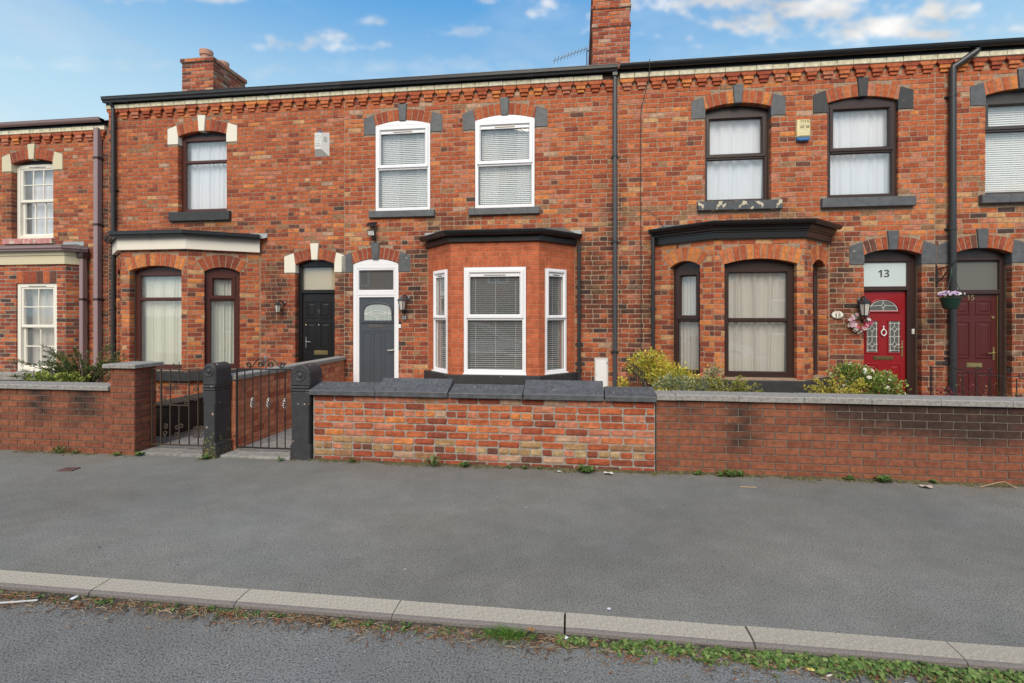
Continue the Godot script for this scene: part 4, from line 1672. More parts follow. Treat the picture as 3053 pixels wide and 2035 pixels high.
	tk.ring(d.x0 + 0.07, 0.02, d.x1 - 0.05, 1.995, [Vector2(0, -0.09), Vector2(0, -0.02), Vector2(0.028, -0.02), Vector2(0.034, -0.03), Vector2(0.034, -0.09)])
	part(tk, "door_trim", M.white_frame, fr)
	# arched light
	var gx0 := -3.755
	var gx1 := -3.228
	var gp := PackedVector2Array([Vector2(gx0, 1.545), Vector2(gx1, 1.545)])
	var bead := []
	for i in 15:
		var t := i / 14.0
		var x := lerpf(gx1, gx0, t)
		var u := (t - 0.5) * 2.0
		gp.append(Vector2(x, 1.735 + 0.125 * sqrt(maxf(0.0, 1.0 - pow(absf(u), 2.6)))))
	for q in gp:
		bead.append(Vector3(q.x, q.y, z + 0.004))
	bead.append(bead[0])
	var gl := MB.new()
	gl.prismb(gp, z - 0.01, z + 0.003, 0.0)
	part(gl, "glass", mat("obscure", Color(0.36, 0.41, 0.40), 0.25), df)
	var bd := MB.new()
	bd.tube(bead, 0.017, 8, false)
	bd.bev(gx0 - 0.035, 1.515, z - 0.01, gx1 + 0.035, 1.535, z + 0.02, 0.005)
	part(bd, "glass_surround", M.door_grey, df)
	var ld := MB.new()
	var cy := 1.675
	var cxx := (gx0 + gx1) / 2
	for x in [gx0 + 0.055, gx0 + 0.14, gx1 - 0.14, gx1 - 0.055]:
		came(ld, [Vector3(x, 1.55, z + 0.005), Vector3(x, 1.82, z + 0.005)], 0.0028)
	for s in [-1.0, 1.0]:
		var up := []
		var up2 := []
		for i in 17:
			var t := i / 16.0
			up.append(Vector3(lerpf(gx0 + 0.01, gx1 - 0.01, t), cy + s * 0.055 * sin(t * PI) * sin(t * PI), z + 0.006))
			up2.append(Vector3(lerpf(gx0 + 0.01, gx1 - 0.01, t), cy + s * 0.028 * sin(t * PI * 3.0), z + 0.006))
		came(ld, up, 0.0035)
		came(ld, up2, 0.0028)
	came(ld, [Vector3(gx0, cy, z + 0.006), Vector3(gx1, cy, z + 0.006)], 0.003)
	part(ld, "leadwork", M.letter_white, df)
	letterbox(df, -3.650, 1.428, -3.405, 1.495, z, M.steel)
	for i in 3:
		var cx := -3.69 + i * 0.197
		var pn := MB.new()
		pn.ring(cx - 0.072, 0.16, cx + 0.072, 1.39, [Vector2(-0.008, z), Vector2(0, z + 0.007), Vector2(0.010, z + 0.007), Vector2(0.020, z - 0.004), Vector2(0.03, z - 0.004)])
		pn.prismb(PackedVector2Array([Vector2(cx - 0.06, 1.365), Vector2(cx - 0.045, 1.343), Vector2(cx + 0.045, 1.343), Vector2(cx + 0.06, 1.365)]), z - 0.004, z + 0.004, 0.002)
		part(pn, "panel", M.door_grey, df)
	handle(df, -3.185, 1.04, z + 0.0, -1.0, M.steel, 0.24)
	lettering("11", 0.05, Transform3D(Basis(), Vector3(-3.49, 1.575, z + 0.004)), M.letter_white, "house_number", df)
	var ch := chimney(h, 0.305, 1.07, -5.0, -2.2, 6.2, 8.6, [[7.02 + 0.62, 7.72, 0.02], [8.02, 8.1, 0.025], [8.26, 8.34, 0.03]], 110)

func house_thirteen() -> void:
	var x0 := 0.66
	var x1 := 5.39
	var h := thing("terraced_house", "terraced house with dark brown windows, bright red door and moulded black bay cornice", "house", Vector3(x0, 0, 0), "terraced houses in the row")
	var wc := opening(2.034, 3.03, 3.47, 4.955, 5.035)
	var wd := opening(3.869, 4.873, 3.47, 4.955, 5.035)
	var d := opening(4.397, 5.20, 0.04, 2.575, 2.66)
	var pts := [Vector2(1.237, 0), Vector2(2.01, 0.62), Vector2(3.27, 0.62), Vector2(3.882, 0)]
	shell(h, x0, x1, 0.0, [wc, wd, d, opening(1.4, 3.72, 0.1, 2.6, 2.6)], M.mortar)
	var holes := [hole_of(wc), hole_of(wd), hole_of(d)]
	dressed_arch(h, Transform3D(), wc, M.paint_charcoal, holes, [0, 1, 1, 10])
	dressed_arch(h, Transform3D(), wd, M.paint_black, holes, [0, 2, 1, 9])
	dressed_arch(h, Transform3D(), d, M.paint_charcoal, holes, [0, 3, 1, 5])
	holes.append(stone_sill(h, wc.x0 - 0.13, wc.x1 + 0.15, 3.463, 0.145, M.paint_peeling, 0.075))
	holes.append(stone_sill(h, wd.x0 - 0.11, wd.x1 + 0.215, 3.46, 0.145, M.paint_charcoal, 0.075))
	holes.append(rect(1.23, -0.1, 3.89, 2.95))
	var list := []
	lay(list, Transform3D(), x0, x1, 0.0, 5.42, holes, {"head": 1})
	window(h, Transform3D(), wc, {"frame": "brown_frame", "z": -0.13, "transom": 4.20, "opener": "top", "w": 0.06, "drop": 0.03, "dress": "net", "amp": 0.022, "wave": 0.16, "gather": 0.05, "proud": 0.016})
	window(h, Transform3D(), wd, {"frame": "brown_frame", "z": -0.05, "transom": 4.20, "opener": "top", "w": 0.065, "dress": "net", "amp": 0.018, "wave": 0.10, "gather": 0.04, "proud": 0.016})
	var of := opening(0.154, 1.149, 0.72, 2.40, 2.475)
	var ol := opening(0.286, 0.761, 0.72, 2.40, 2.485)
	var orr := opening(0.30, 0.74, 0.72, 2.40, 2.485)
	var col := func(_x: float, _y: float) -> int: return pick({0: 16, 1: 16, 2: 10, 3: 13, 4: 8, 10: 9, 7: 3, 5: 4, 9: 3})
	bay(h, pts, 2.80, [ol, of, orr], M.brick, M.mortar, {"bond": "garden", "colour": col, "head": 3}, true, 130, [0, 10, 2, 1])
	window(h, face(pts[1], pts[2]), of, {"frame": "brown_frame", "z": -0.11, "transom": 1.575, "opener": "none", "w": 0.085, "drop": 0.03, "dress": "net", "cloth": "net_dim", "amp": 0.03, "wave": 0.10, "gather": 0.06})
	window(h, face(pts[0], pts[1]), ol, {"frame": "brown_frame", "z": -0.11, "transom": 1.575, "opener": "top", "w": 0.07, "drop": 0.03, "dress": "net", "cloth": "net_dim", "amp": 0.02, "wave": 0.07})
	window(h, face(pts[2], pts[3]), orr, {"frame": "brown_frame", "z": -0.11, "transom": 1.575, "opener": "top", "w": 0.07, "drop": 0.03, "dress": "net", "cloth": "net_dim", "amp": 0.02, "wave": 0.07})
	bay_frame(h, pts, [Vector2(-0.05, 2.78), Vector2(0.045, 2.78), Vector2(0.045, 2.865), Vector2(0.06, 2.87), Vector2(0.06, 2.885), Vector2(0.085, 2.905), Vector2(0.085, 2.92), Vector2(0.115, 2.945), Vector2(0.115, 2.965), Vector2(-0.05, 2.965)], "bay_cornice", M.gutter_black)
	bay_frame(h, pts, band(0.085, 0.49, 0.69), "bay_sill", M.paint_black)
	gutter_run(h, path_at(pts, 0.10), 3.01, M.gutter_black, false, "bay_gutter", 0.045)
	bay_roof(h, pts, 3.02, 3.11, 0.17, M.felt, Color(0.20, 0.205, 0.215), 0.022)
	flashing(h, 1.22, 1.62, 2.99)
	put_bricks(h, list, M.brick, "brick", 170, soot)
	cornice(h, x0 + 0.02, x1, 0.0, M.gutter_black, false)
	downpipe(h, 1.20, 0.10, 0.0, 2.90, 0.030, M.pipe_black, [1.75], M.pipe_black)
	air_brick(h, 0.76 - 0.16, 5.18)
	# door
	var fr := door_frame(h, d, -0.14, 0.055, 2.065, M.brown_frame, 2.535, M.brown_frame)
	var fl := MB.new()
	fl.box(d.x0 + 0.05, 2.1, -0.19, d.x1 - 0.11, 2.485, -0.178)
	part(fl, "transom_glass", M.frosted, fr)
	lettering("13", 0.115, Transform3D(Basis(), Vector3((d.x0 + d.x1) / 2 - 0.03, 2.30, -0.176)), M.letter_grey, "house_number", fr, "Droid Sans", 0.003, true)
	var post := MB.new()
	post.bev(d.x1 - 0.11, 0.0, -0.22, d.x1 - 0.05, 2.49, -0.145, 0.008)
	part(post, "door_post", M.brown_frame, fr)
	var z := -0.19
	var lx0: float = d.x0 + 0.045
	var lx1: float = d.x1 - 0.112
	var df := door_leaf(h, lx0, 0.05, lx1, 2.028, z, M.door_red)
	var cx := (lx0 + lx1) / 2
	# sunburst light
	var gp := PackedVector2Array()
	var ed := []
	for i in 17:
		var a := PI * i / 16
		gp.append(Vector2(cx + cos(a) * 0.235, 1.70 + sin(a) * 0.20))
	for q in gp:
		ed.append(Vector3(q.x, q.y, z + 0.004))
	ed.append(ed[0])
	var og := mat("obscure_dark", Color(0.10, 0.105, 0.10), 0.15)
	var gl := MB.new()
	gl.prismb(gp, z - 0.01, z + 0.003, 0.0)
	for s in [-1.0, 1.0]:
		gl.box(cx + s * 0.162 - 0.083, 1.06, z - 0.01, cx + s * 0.162 + 0.083, 1.555, z + 0.003)
	part(gl, "glass", og, df)
	var bd := MB.new()
	bd.tube(ed, 0.016, 8, false)
	for s in [-1.0, 1.0]:
		bd.ring(cx + s * 0.162 - 0.095, 1.048, cx + s * 0.162 + 0.095, 1.567, [Vector2(-0.012, z), Vector2(-0.004, z + 0.012), Vector2(0.008, z + 0.012), Vector2(0.016, z + 0.002)])
	part(bd, "glass_surround", M.door_red, df)
	var ld := MB.new()
	came(ld, [Vector3(cx - 0.21, 1.715, z + 0.006), Vector3(cx + 0.21, 1.715, z + 0.006)], 0.0045)
	came(ld, [Vector3(cx, 1.705, z + 0.006), Vector3(cx, 1.76, z + 0.006)], 0.004)
	came(ld, [Vector3(cx, 1.84, z + 0.006), Vector3(cx, 1.895, z + 0.006)], 0.004)
	var arc := []
	for i in 13:
		var a := PI * i / 12
		arc.append(Vector3(cx + cos(a) * 0.205, 1.715 + sin(a) * 0.165, z + 0.006))
	came(ld, arc, 0.0045)
	diamond(ld, cx, 1.80, z + 0.006, 0.03, 0.042)
	came(ld, [Vector3(cx - 0.19, 1.79, z + 0.006), Vector3(cx - 0.03, 1.80, z + 0.006)], 0.004)
	came(ld, [Vector3(cx + 0.19, 1.79, z + 0.006), Vector3(cx + 0.03, 1.80, z + 0.006)], 0.004)
	for s in [-1.0, 1.0]:
		var x: float = cx + s * 0.162
		for q in [-0.062, 0.062]:
			came(ld, [Vector3(x + q, 1.065, z + 0.006), Vector3(x + q, 1.55, z + 0.006)], 0.0042)
		for y in [1.095, 1.52]:
			came(ld, [Vector3(x - 0.08, y, z + 0.006), Vector3(x + 0.08, y, z + 0.006)], 0.0042)
		for y in [1.19, 1.43]:
			diamond(ld, x, y, z + 0.006, 0.036, 0.046)
			came(ld, [Vector3(x - 0.08, y, z + 0.006), Vector3(x - 0.036, y, z + 0.006)], 0.0042)
			came(ld, [Vector3(x + 0.036, y, z + 0.006), Vector3(x + 0.08, y, z + 0.006)], 0.0042)
		diamond(ld, x, 1.31, z + 0.006, 0.02, 0.016)
		came(ld, [Vector3(x - 0.08, 1.31, z + 0.006), Vector3(x - 0.02, 1.31, z + 0.006)], 0.0042)
		came(ld, [Vector3(x + 0.02, 1.31, z + 0.006), Vector3(x + 0.08, 1.31, z + 0.006)], 0.0042)
		for yy in [[1.095, 1.144], [1.236, 1.294], [1.326, 1.384], [1.476, 1.52]]:
			came(ld, [Vector3(x, yy[0], z + 0.006), Vector3(x, yy[1], z + 0.006)], 0.0035)
	part(ld, "leadwork", M.letter_white, df)
	for s in [-1.0, 1.0]:
		panel(df, cx + s * 0.162 - 0.085, 0.2, cx + s * 0.162 + 0.085, 0.88, z, M.door_red)
	letterbox(df, cx - 0.145, 0.945, cx + 0.145, 1.005, z, M.bronze)
	var kn := MB.new()
	kn.lathe([Vector2(0, 0.0), Vector2(0.012, 0.01), Vector2(0.008, 0.03), Vector2(0.014, 0.045), Vector2(0.0, 0.065)], Vector3(cx, 1.42, z + 0.016), 10)
	var rg := []
	for i in 15:
		var a := -PI / 2 + TAU * i / 14
		rg.append(Vector3(cx + cos(a) * 0.036, 1.375 + sin(a) * 0.046, z + 0.022))
	kn.tube(rg, 0.0085, 8)
	kn.ball(Vector3(cx, 1.325, z + 0.022), 0.012)
	part(kn, "knocker", M.white_metal, df)
	handle(df, lx1 - 0.05, 1.14, z, -1.0, M.brass, 0.26)

func house_fifteen() -> void:
	var x0 := 5.39
	var x1 := 8.9
	var h := thing("terraced_house", "terraced house with maroon panelled door numbered 15 and grey brown upstairs window", "house", Vector3(x0, 0, 0), "terraced houses in the row")
	var we := opening(6.085, 7.08, 3.455, 4.95, 5.03)
	var d := opening(5.64, 6.43, 0.04, 2.575, 2.66)
	shell(h, x0, x1, 0.0, [we, d], M.mortar)
	var holes := [hole_of(we), hole_of(d)]
	dressed_arch(h, Transform3D(), we, M.paint_charcoal, holes, [0, 2, 1, 10])
	dressed_arch(h, Transform3D(), d, M.paint_charcoal, holes, [0, 3, 1, 5])
	holes.append(stone_sill(h, we.x0 - 0.1, we.x1 + 0.15, 3.448, 0.13, M.paint_charcoal, 0.075))
	var list := []
	lay(list, Transform3D(), x0, x1, 0.0, 5.42, holes, {"head": 3})
	window(h, Transform3D(), we, {"frame": "grey_brown_frame", "z": -0.09, "transom": 4.45, "opener": "top", "w": 0.06, "drop": 0.03, "dress": "blind", "tilt": -1.1, "proud": 0.016})
	put_bricks(h, list, M.brick, "brick", 300, soot)
	cornice(h, x0, x1, 0.0, M.gutter_black, false)
	downpipe(h, 5.59, 0.065, 0.0, 5.34, 0.046, M.pipe_black, [4.95, 2.95, 1.0], M.pipe_black, 0.11, 5.62, false, 0.30)
	# door
	var fr := door_frame(h, d, -0.13, 0.06, 2.0, M.brown_frame, 2.54, M.brown_frame)
	var fl := MB.new()
	fl.box(d.x0 + 0.06, 2.03, -0.19, d.x1 - 0.06, 2.485, -0.178)
	part(fl, "transom_glass", M.frosted_dark, fr)
	var z := -0.175
	var df := door_leaf(h, d.x0 + 0.062, 0.05, d.x1 - 0.072, 1.965, z, M.door_maroon)
	var xm: float = (d.x0 + d.x1) / 2 - 0.01
	for s in [-1.0, 1.0]:
		var a: float = d.x0 + 0.14 if s < 0 else xm + 0.045
		var b: float = xm - 0.045 if s < 0 else d.x1 - 0.145
		panel(df, a, 1.66, b, 1.87, z, M.door_maroon)
		panel(df, a, 0.99, b, 1.55, z, M.door_maroon)
		panel(df, a, 0.2, b, 0.77, z, M.door_maroon)
	letterbox(df, xm - 0.09, 0.845, xm + 0.13, 0.915, z, M.brass)
	lettering("15", 0.075, Transform3D(Basis(), Vector3(xm - 0.03, 1.92, z + 0.003)), M.brass, "house_number", df)
	handle(df, d.x1 - 0.115, 1.07, z, -1.0, M.brass, 0.2)
	var kb := MB.new()
	kb.lathe([Vector2(0, 0.02), Vector2(0.02, 0.018), Vector2(0.026, 0.008), Vector2(0.028, 0.0)], Vector3.ZERO, 14)
	placed_part(kb, "lock_plate", M.brass, df, Transform3D(Basis(Vector3(1, 0, 0), PI / 2), Vector3(d.x1 - 0.125, 1.61, z)))
	var es := MB.new()
	es.bev(d.x1 - 0.072, 0.05, z - 0.02, d.x1 - 0.055, 1.965, z + 0.012, 0.003)
	part(es, "edge_strip", M.brass, df)

# ---------------------------------------------------------------- ground
func sheet(called: String, m: Material, x0: float, x1: float, z0: float, z1: float, y: float, step: float, base: Color, vary: float, bump := 0.0, fall := 0.0, joined := self) -> void:
	var mb := MB.new()
	var nx := int((x1 - x0) / step)
	var nzz := maxi(1, int((z1 - z0) / step))
	var at := func(i: int, k: int) -> Vector3:
		var x := lerpf(x0, x1, float(i) / nx)
		var z := lerpf(z0, z1, float(k) / nzz)
		return Vector3(x, y + bump * nz.get_noise_2d(x * 1.3, z * 1.3) + fall * (z - z0), z)
	var tint := func(p: Vector3) -> Color:
		var k := 1.0 + vary * (nz.get_noise_2d(p.x * 0.33 + 40.0, p.z * 0.5) + 0.25 * nz.get_noise_2d(p.x * 1.6, p.z * 1.6 + 9.0) + 0.3 * nz.get_noise_2d(p.x * 9.0, p.z * 9.0))
		var wrm := 0.05 * nz.get_noise_2d(p.x * 0.6, p.z * 0.6 + 50.0)
		return Color(base.r * k * (1.0 + wrm), base.g * k, base.b * k * (1.0 - wrm))
	for i in nx:
		for k in nzz:
			var a: Vector3 = at.call(i, k + 1)
			var b: Vector3 = at.call(i + 1, k + 1)
			var e: Vector3 = at.call(i + 1, k)
			var d: Vector3 = at.call(i, k)
			for t in [[a, b, e], [a, e, d]]:
				mb.v.append_array([t[0], t[2], t[1]])
				for q in [t[0], t[2], t[1]]:
					mb.n.push_back(Vector3.UP)
					mb.c.push_back(tint.call(q))
	mb.col = base
	for e in [[-60.0, x0], [x1, 60.0]]:
		mb.quad(Vector3(e[0], y + fall * (z1 - z0), z1), Vector3(e[1], y + fall * (z1 - z0), z1), Vector3(e[1], y, z0), Vector3(e[0], y, z0))
	struct(mb, called, m)

func ground() -> void:
	var g := MB.new()
	g.col = Color(0.22, 0.21, 0.19)
	g.quad(Vector3(-150, -0.16, 150), Vector3(150, -0.16, 150), Vector3(150, -0.16, -150), Vector3(-150, -0.16, -150))
	struct(g, "ground", M.tinted)
	sheet("pavement", M.asphalt, -13.0, 9.5, 2.55, 5.652, 0.0, 0.11, Color(0.555, 0.553, 0.533), 0.22, 0.008)
	sheet("road", M.road, -13.0, 13.0, 5.775, 12.2, -0.033, 0.13, Color(0.52, 0.527, 0.535), 0.26, 0.010, -0.012)
	sheet("garden_ground", M.stone, -13.0, 9.5, -0.02, 2.72, 0.022, 0.5, Color(0.20, 0.17, 0.14), 0.3, 0.0)
	var far := MB.new()
	far.col = Color(0.40, 0.40, 0.39)
	far.quad(Vector3(-13, 0.0, 14.6), Vector3(13, 0.0, 14.6), Vector3(13, 0.0, 12.2), Vector3(-13, 0.0, 12.2))
	far.quad(Vector3(-13, -0.2, 12.2), Vector3(-13, 0, 12.2), Vector3(13, 0, 12.2), Vector3(13, -0.2, 12.2))
	struct(far, "pavement_opposite", M.asphalt)
	# paths of flags and concrete
	var p := MB.new()
	for q in [[-5.14, -4.80, 2.40, 2.74], [-4.795, -4.29, 2.40, 2.74], [-5.14, -4.60, 2.745, 3.13], [-4.595, -4.285, 2.745, 3.13], [-5.14, -4.29, 1.60, 2.395], [-5.14, -4.29, 0.8, 1.595], [-5.14, -4.29, 0.0, 0.795]]:
		p = MB.new()
		p.col = Color(0.33, 0.325, 0.31) * rng.randf_range(0.9, 1.1)
		p.T = Transform3D(Basis(Vector3(1, 0, 0), -PI / 2), Vector3.ZERO)
		p.bev(q[0], -q[3], 0.0, q[1], -q[2], 0.034, 0.004)
		if not has_node("path"):
			var n := Node3D.new()
			n.name = "path"
			n.set_meta("kind", "structure")
			add_child(n)
		part(p, "flagstone", M.stone, get_node("path"))
	p = MB.new()
	p.T = Transform3D(Basis(Vector3(1, 0, 0), -PI / 2), Vector3.ZERO)
	p.bev(-4.075, -2.90, 0.0, -3.02, 0.0, 0.034, 0.004)
	part(p, "concrete_path", M.concrete, get_node("path"))
	p = MB.new()
	p.T = Transform3D(Basis(Vector3(1, 0, 0), -PI / 2), Vector3.ZERO)
	p.bev(-4.10, -3.10, 0.0, -3.24, -2.905, 0.028, 0.006)
	part(p, "threshold", M.concrete, get_node("path"))
	# kerb of separate stones
	var kn := Node3D.new()
	kn.name = "kerb"
	kn.set_meta("kind", "structure")
	add_child(kn)
	var prof := []
	var w := 0.149
	for q in [[w - 0.012, -0.16], [w - 0.010, -0.040], [w - 0.002, -0.034], [w, -0.026], [w - 0.001, -0.012], [w - 0.005, -0.006], [w - 0.012, -0.0025], [w - 0.018, -0.002], [w - 0.020, 0.002], [0.005, 0.005], [0.0, 0.0], [0.0, -0.16]]:
		prof.append(Vector2(q[0], q[1]))
	var joints := [-5.66, -4.73, -3.80, -2.869, -1.937, -1.004, -0.071, 0.872, 1.822, 2.77, 3.71, 4.65, 5.59]
	for i in joints.size() - 1:
		var st := MB.new()
		var L: float = joints[i + 1] - joints[i] - (0.013 if i == 6 else 0.007)
		var seg := []
		var cuts := 8
		for k in cuts + 1:
			seg.append(Vector2(L * (float(k) / cuts - 0.5), 0.004 * nz.get_noise_2d(i * 9.0 + k * 0.5, 3.0)))
		st.col = Color(0.27, 0.24, 0.23)          # front face and rounded edge, coloured darker than the top
		st.sweep(seg, prof.slice(0, 9), false)
		st.col = Color(0.55, 0.50, 0.415) * rng.randf_range(0.93, 1.05)
		st.sweep(seg, prof.slice(8), false)
		for e in [-0.5, 0.5]:
			for j in range(1, prof.size() - 1):
				var q := [Vector3(L * e, prof[0].y, prof[0].x), Vector3(L * e, prof[j].y, prof[j].x), Vector3(L * e, prof[j + 1].y, prof[j + 1].x)]
				if e > 0:
					st.tri(q[0], q[2], q[1])
				else:
					st.tri(q[0], q[1], q[2])
		var me := st.mesh()
		me.surface_set_material(0, M.kerb)
		placed(me, "kerb_stone", Transform3D(Basis(Vector3(0, 1, 0), rng.randf_range(-0.003, 0.003)), Vector3((joints[i] + joints[i + 1]) / 2, rng.randf_range(0.0, 0.004), 5.652)), kn)
	# small stopcock lid let into the pavement
	var lid := thing("stopcock_cover", "small rusty red iron cover set in the pavement", "cover", Vector3(-5.36, 0.0, 3.74))
	var lm := MB.new()
	lm.T = Transform3D(Basis(Vector3(0, 1, 0), 0.18), Vector3(-5.36, 0.002, 3.74))
	lm.bev(-0.075, 0.0, -0.06, 0.075, 0.008, 0.06, 0.003)
	part(lm, "frame", M.red_lid, lid)
	lm = MB.new()
	lm.T = Transform3D(Basis(Vector3(0, 1, 0), 0.18), Vector3(-5.36, 0.0105, 3.74))
	lm.box(-0.015, 0.0, -0.006, 0.015, 0.002, 0.006)
	part(lm, "keyhole", M.seal, lid)

# ---------------------------------------------------------------- garden walls, posts, gates
func slab(parent: Node3D, x0: float, x1: float, y0: float, h: float, z0: float, z1: float, m: Material, called := "coping_stone") -> void:
	var mb := MB.new()
	mb.T = Transform3D(Basis(Vector3(1, 0, 0), -PI / 2), Vector3(0, y0, 0))
	mb.bev(x0 + 0.002, -z1, 0.0, x1 - 0.002, -z0, h, 0.008)
	part(mb, called, m, parent)

func front_walls() -> void:
	var stained := func(_x: float, _y: float) -> int: return pick({15: 9, 16: 8, 17: 8})
	# black growth that has run down from the copings: middle, half width, how far down it reaches
	var runs := [[-6.45, 0.17, 0.30], [-5.85, 0.26, 0.28], [1.13, 0.16, 0.50], [1.66, 0.16, 0.14], [2.65, 0.34, 0.46], [3.05, 0.45, 0.34], [3.55, 0.55, 0.30], [4.05, 0.5, 0.27], [4.6, 0.5, 0.30], [5.4, 0.5, 0.35]]
	var stain := func(p: Vector3) -> float:
		var s := 0.0
		var wob := 0.5 * nz.get_noise_2d(p.x * 2.2, p.y * 2.2 + 5.0) + 0.35 * nz.get_noise_2d(p.x * 8.0, p.y * 3.0)
		for q in runs:
			var k: float = 1.0 - absf(p.x - q[0]) / q[1] + wob * 0.7
			var d: float = (p.y - q[2]) / 0.20 + wob * 1.1
			s = maxf(s, clampf(minf(k * 1.8, d), 0.0, 1.0))
		return s * 0.93
	# wall of the lower house
	var w := thing("garden_wall", "low red brick garden wall with grey slab coping running up to the brick pier", "wall", Vector3(-9.0, 0, 3.0), "front garden walls")
	var c := MB.new()
	c.box(-9.6, -0.05, 2.92, -5.485, 0.752, 3.122)
	part(c, "core", M.mortar_dark, w)
	var list := []
	lay(list, face(Vector2(-9.6, 3.13), Vector2(-5.483, 3.13)), 0.0, 4.117, -0.015, 0.752, [], {"bond": "stretcher", "crisp": true, "course": 0.0767, "length": 0.236, "colour": stained})
	put_bricks(w, list, M.brick, "brick", 300, stain)
	for i in 6:
		slab(w, -9.6 + i * 0.686, -9.6 + (i + 1) * 0.686, 0.754, 0.052, 2.87, 3.17, M.coping_concrete)
	# pier
	w = thing("brick_pier", "square red brick pier with thin concrete cap beside the scrolled gate", "pier", Vector3(-5.32, 0, 2.97))
	c = MB.new()
	c.box(-5.474, -0.05, 2.842, -5.164, 1.02, 3.142)
	part(c, "core", M.mortar_dark, w)
	list = []
	var pc := [Vector2(-5.482, 3.15), Vector2(-5.156, 3.15), Vector2(-5.156, 2.834), Vector2(-5.482, 2.834)]
	var red := func(_x: float, _y: float) -> int: return pick({15: 9, 16: 10, 17: 4})
	for i in 4:
		lay(list, face(pc[i], pc[(i + 1) % 4]), 0.0, pc[i].distance_to(pc[(i + 1) % 4]), -0.02, 1.022, [], {"bond": "stretcher", "crisp": true, "course": 0.0745, "length": 0.225, "colour": red, "phase": 0.05 + 0.06 * i})
	put_bricks(w, list, M.brick, "brick", 300)
	slab(w, -5.535, -5.10, 1.024, 0.045, 2.79, 3.20, M.coping_concrete, "cap_slab")
	# old brick wall with dark stone copings
	w = thing("garden_wall", "low weathered old brick garden wall under thick charcoal painted stone copings", "wall", Vector3(-1.1, 0, 2.95), "front garden walls")
	c = MB.new()
	c.box(-2.995, -0.05, 2.80, 0.80, 0.742, 3.022)
	part(c, "core", M.mortar_grey, w)
	list = []
	var old := func(_x: float, y: float) -> int:
		var yy := y + rng.randf_range(-0.05, 0.05)
		if yy < 0.10:
			return pick({4: 6, 5: 5, 3: 3, 11: 1})
		if yy < 0.26:
			return pick({23: 5, 8: 4, 24: 2, 1: 4, 5: 3, 4: 2, 9: 4})
		if yy > 0.68:
			return pick({1: 4, 5: 3, 8: 3, 9: 4, 4: 3, 11: 2})
		return pick({0: 11, 2: 8, 9: 10, 1: 9, 10: 3, 3: 4, 4: 5, 11: 2})
	lay(list, face(Vector2(-2.99, 3.03), Vector2(0.80, 3.03)), 0.0, 3.79, -0.03, 0.742, [], {"bond": "flemish_top", "course": 0.0772, "length": 0.238, "colour": old, "joint": 0.013, "rough": true})
	put_bricks(w, list, M.brick, "brick", 300)
	for q in [[-3.02, -2.235, 0.0], [-2.235, -1.405, 0.055], [-1.40, -0.585, 0.0], [-0.58, 0.275, 0.06], [0.28, 0.81, 0.0]]:
		coping(w, q[0], q[1], q[2])
	# newer wall
	w = thing("garden_wall", "long low red brick garden wall with pale slab coping and black stains", "wall", Vector3(3.6, 0, 2.9), "front garden walls")
	c = MB.new()
	c.box(0.815, -0.05, 2.78, 7.2, 0.755, 2.982)
	part(c, "core", M.mortar_dark, w)
	list = []
	lay(list, face(Vector2(0.815, 2.99), Vector2(7.2, 2.99)), 0.0, 6.385, -0.02, 0.755, [], {"bond": "stretcher", "crisp": true, "course": 0.0775, "length": 0.236, "colour": stained})
	put_bricks(w, list, M.brick, "brick", 300, stain)
	slab(w, 0.815, 1.01, 0.757, 0.058, 2.72, 3.03, M.coping_concrete)
	for i in 10:
		slab(w, 1.01 + i * 0.625, 1.01 + (i + 1) * 0.625, 0.757 + rng.randf_range(0.0, 0.003), 0.058, 2.72, 3.03, M.coping_concrete)
	# wall beside the path
	w = thing("garden_wall", "plain orange brick dividing wall along the path to the grey door", "wall", Vector3(-4.14, 0, 1.4), "front garden walls")
	c = MB.new()
	c.box(-4.195, -0.05, 0.0, -4.088, 0.868, 2.86)
	part(c, "core", M.mortar_tan, w)
	list = []
	var orange := func(_x: float, _y: float) -> int: return pick({20: 10, 21: 9, 22: 2})
	lay(list, face(Vector2(-4.08, 2.87), Vector2(-4.08, 0.005)), 0.0, 2.865, 0.0, 0.868, [], {"bond": "garden", "crisp": true, "course": 0.0765, "length": 0.228, "colour": orange})
	put_bricks(w, list, M.brick_smooth, "brick", 300)
	list = []
	lay(list, face(Vector2(-4.203, 0.005), Vector2(-4.203, 2.87)), 0.0, 2.865, 0.0, 0.868, [], {"bond": "stretcher", "crisp": true, "course": 0.0765, "length": 0.228, "colour": orange})
	put_bricks(w, list, M.brick_smooth, "brick", 0)
	for i in 4:
		slab(w, -4.24, -4.045, 0.870, 0.055, 0.01 + i * 0.715, 0.01 + (i + 1) * 0.715, M.coping_concrete)
	gatepost(-4.193, 3.03, 0.158, 0.26, 1.09, "weathered black stone gatepost with chipped rounded head and mossy foot")
	gatepost(-3.125, 2.94, 0.226, 0.28, 1.082, "clean black stone gatepost with rounded head at end of old brick wall")
	gate_basket()
	gate_scroll()
	railing()

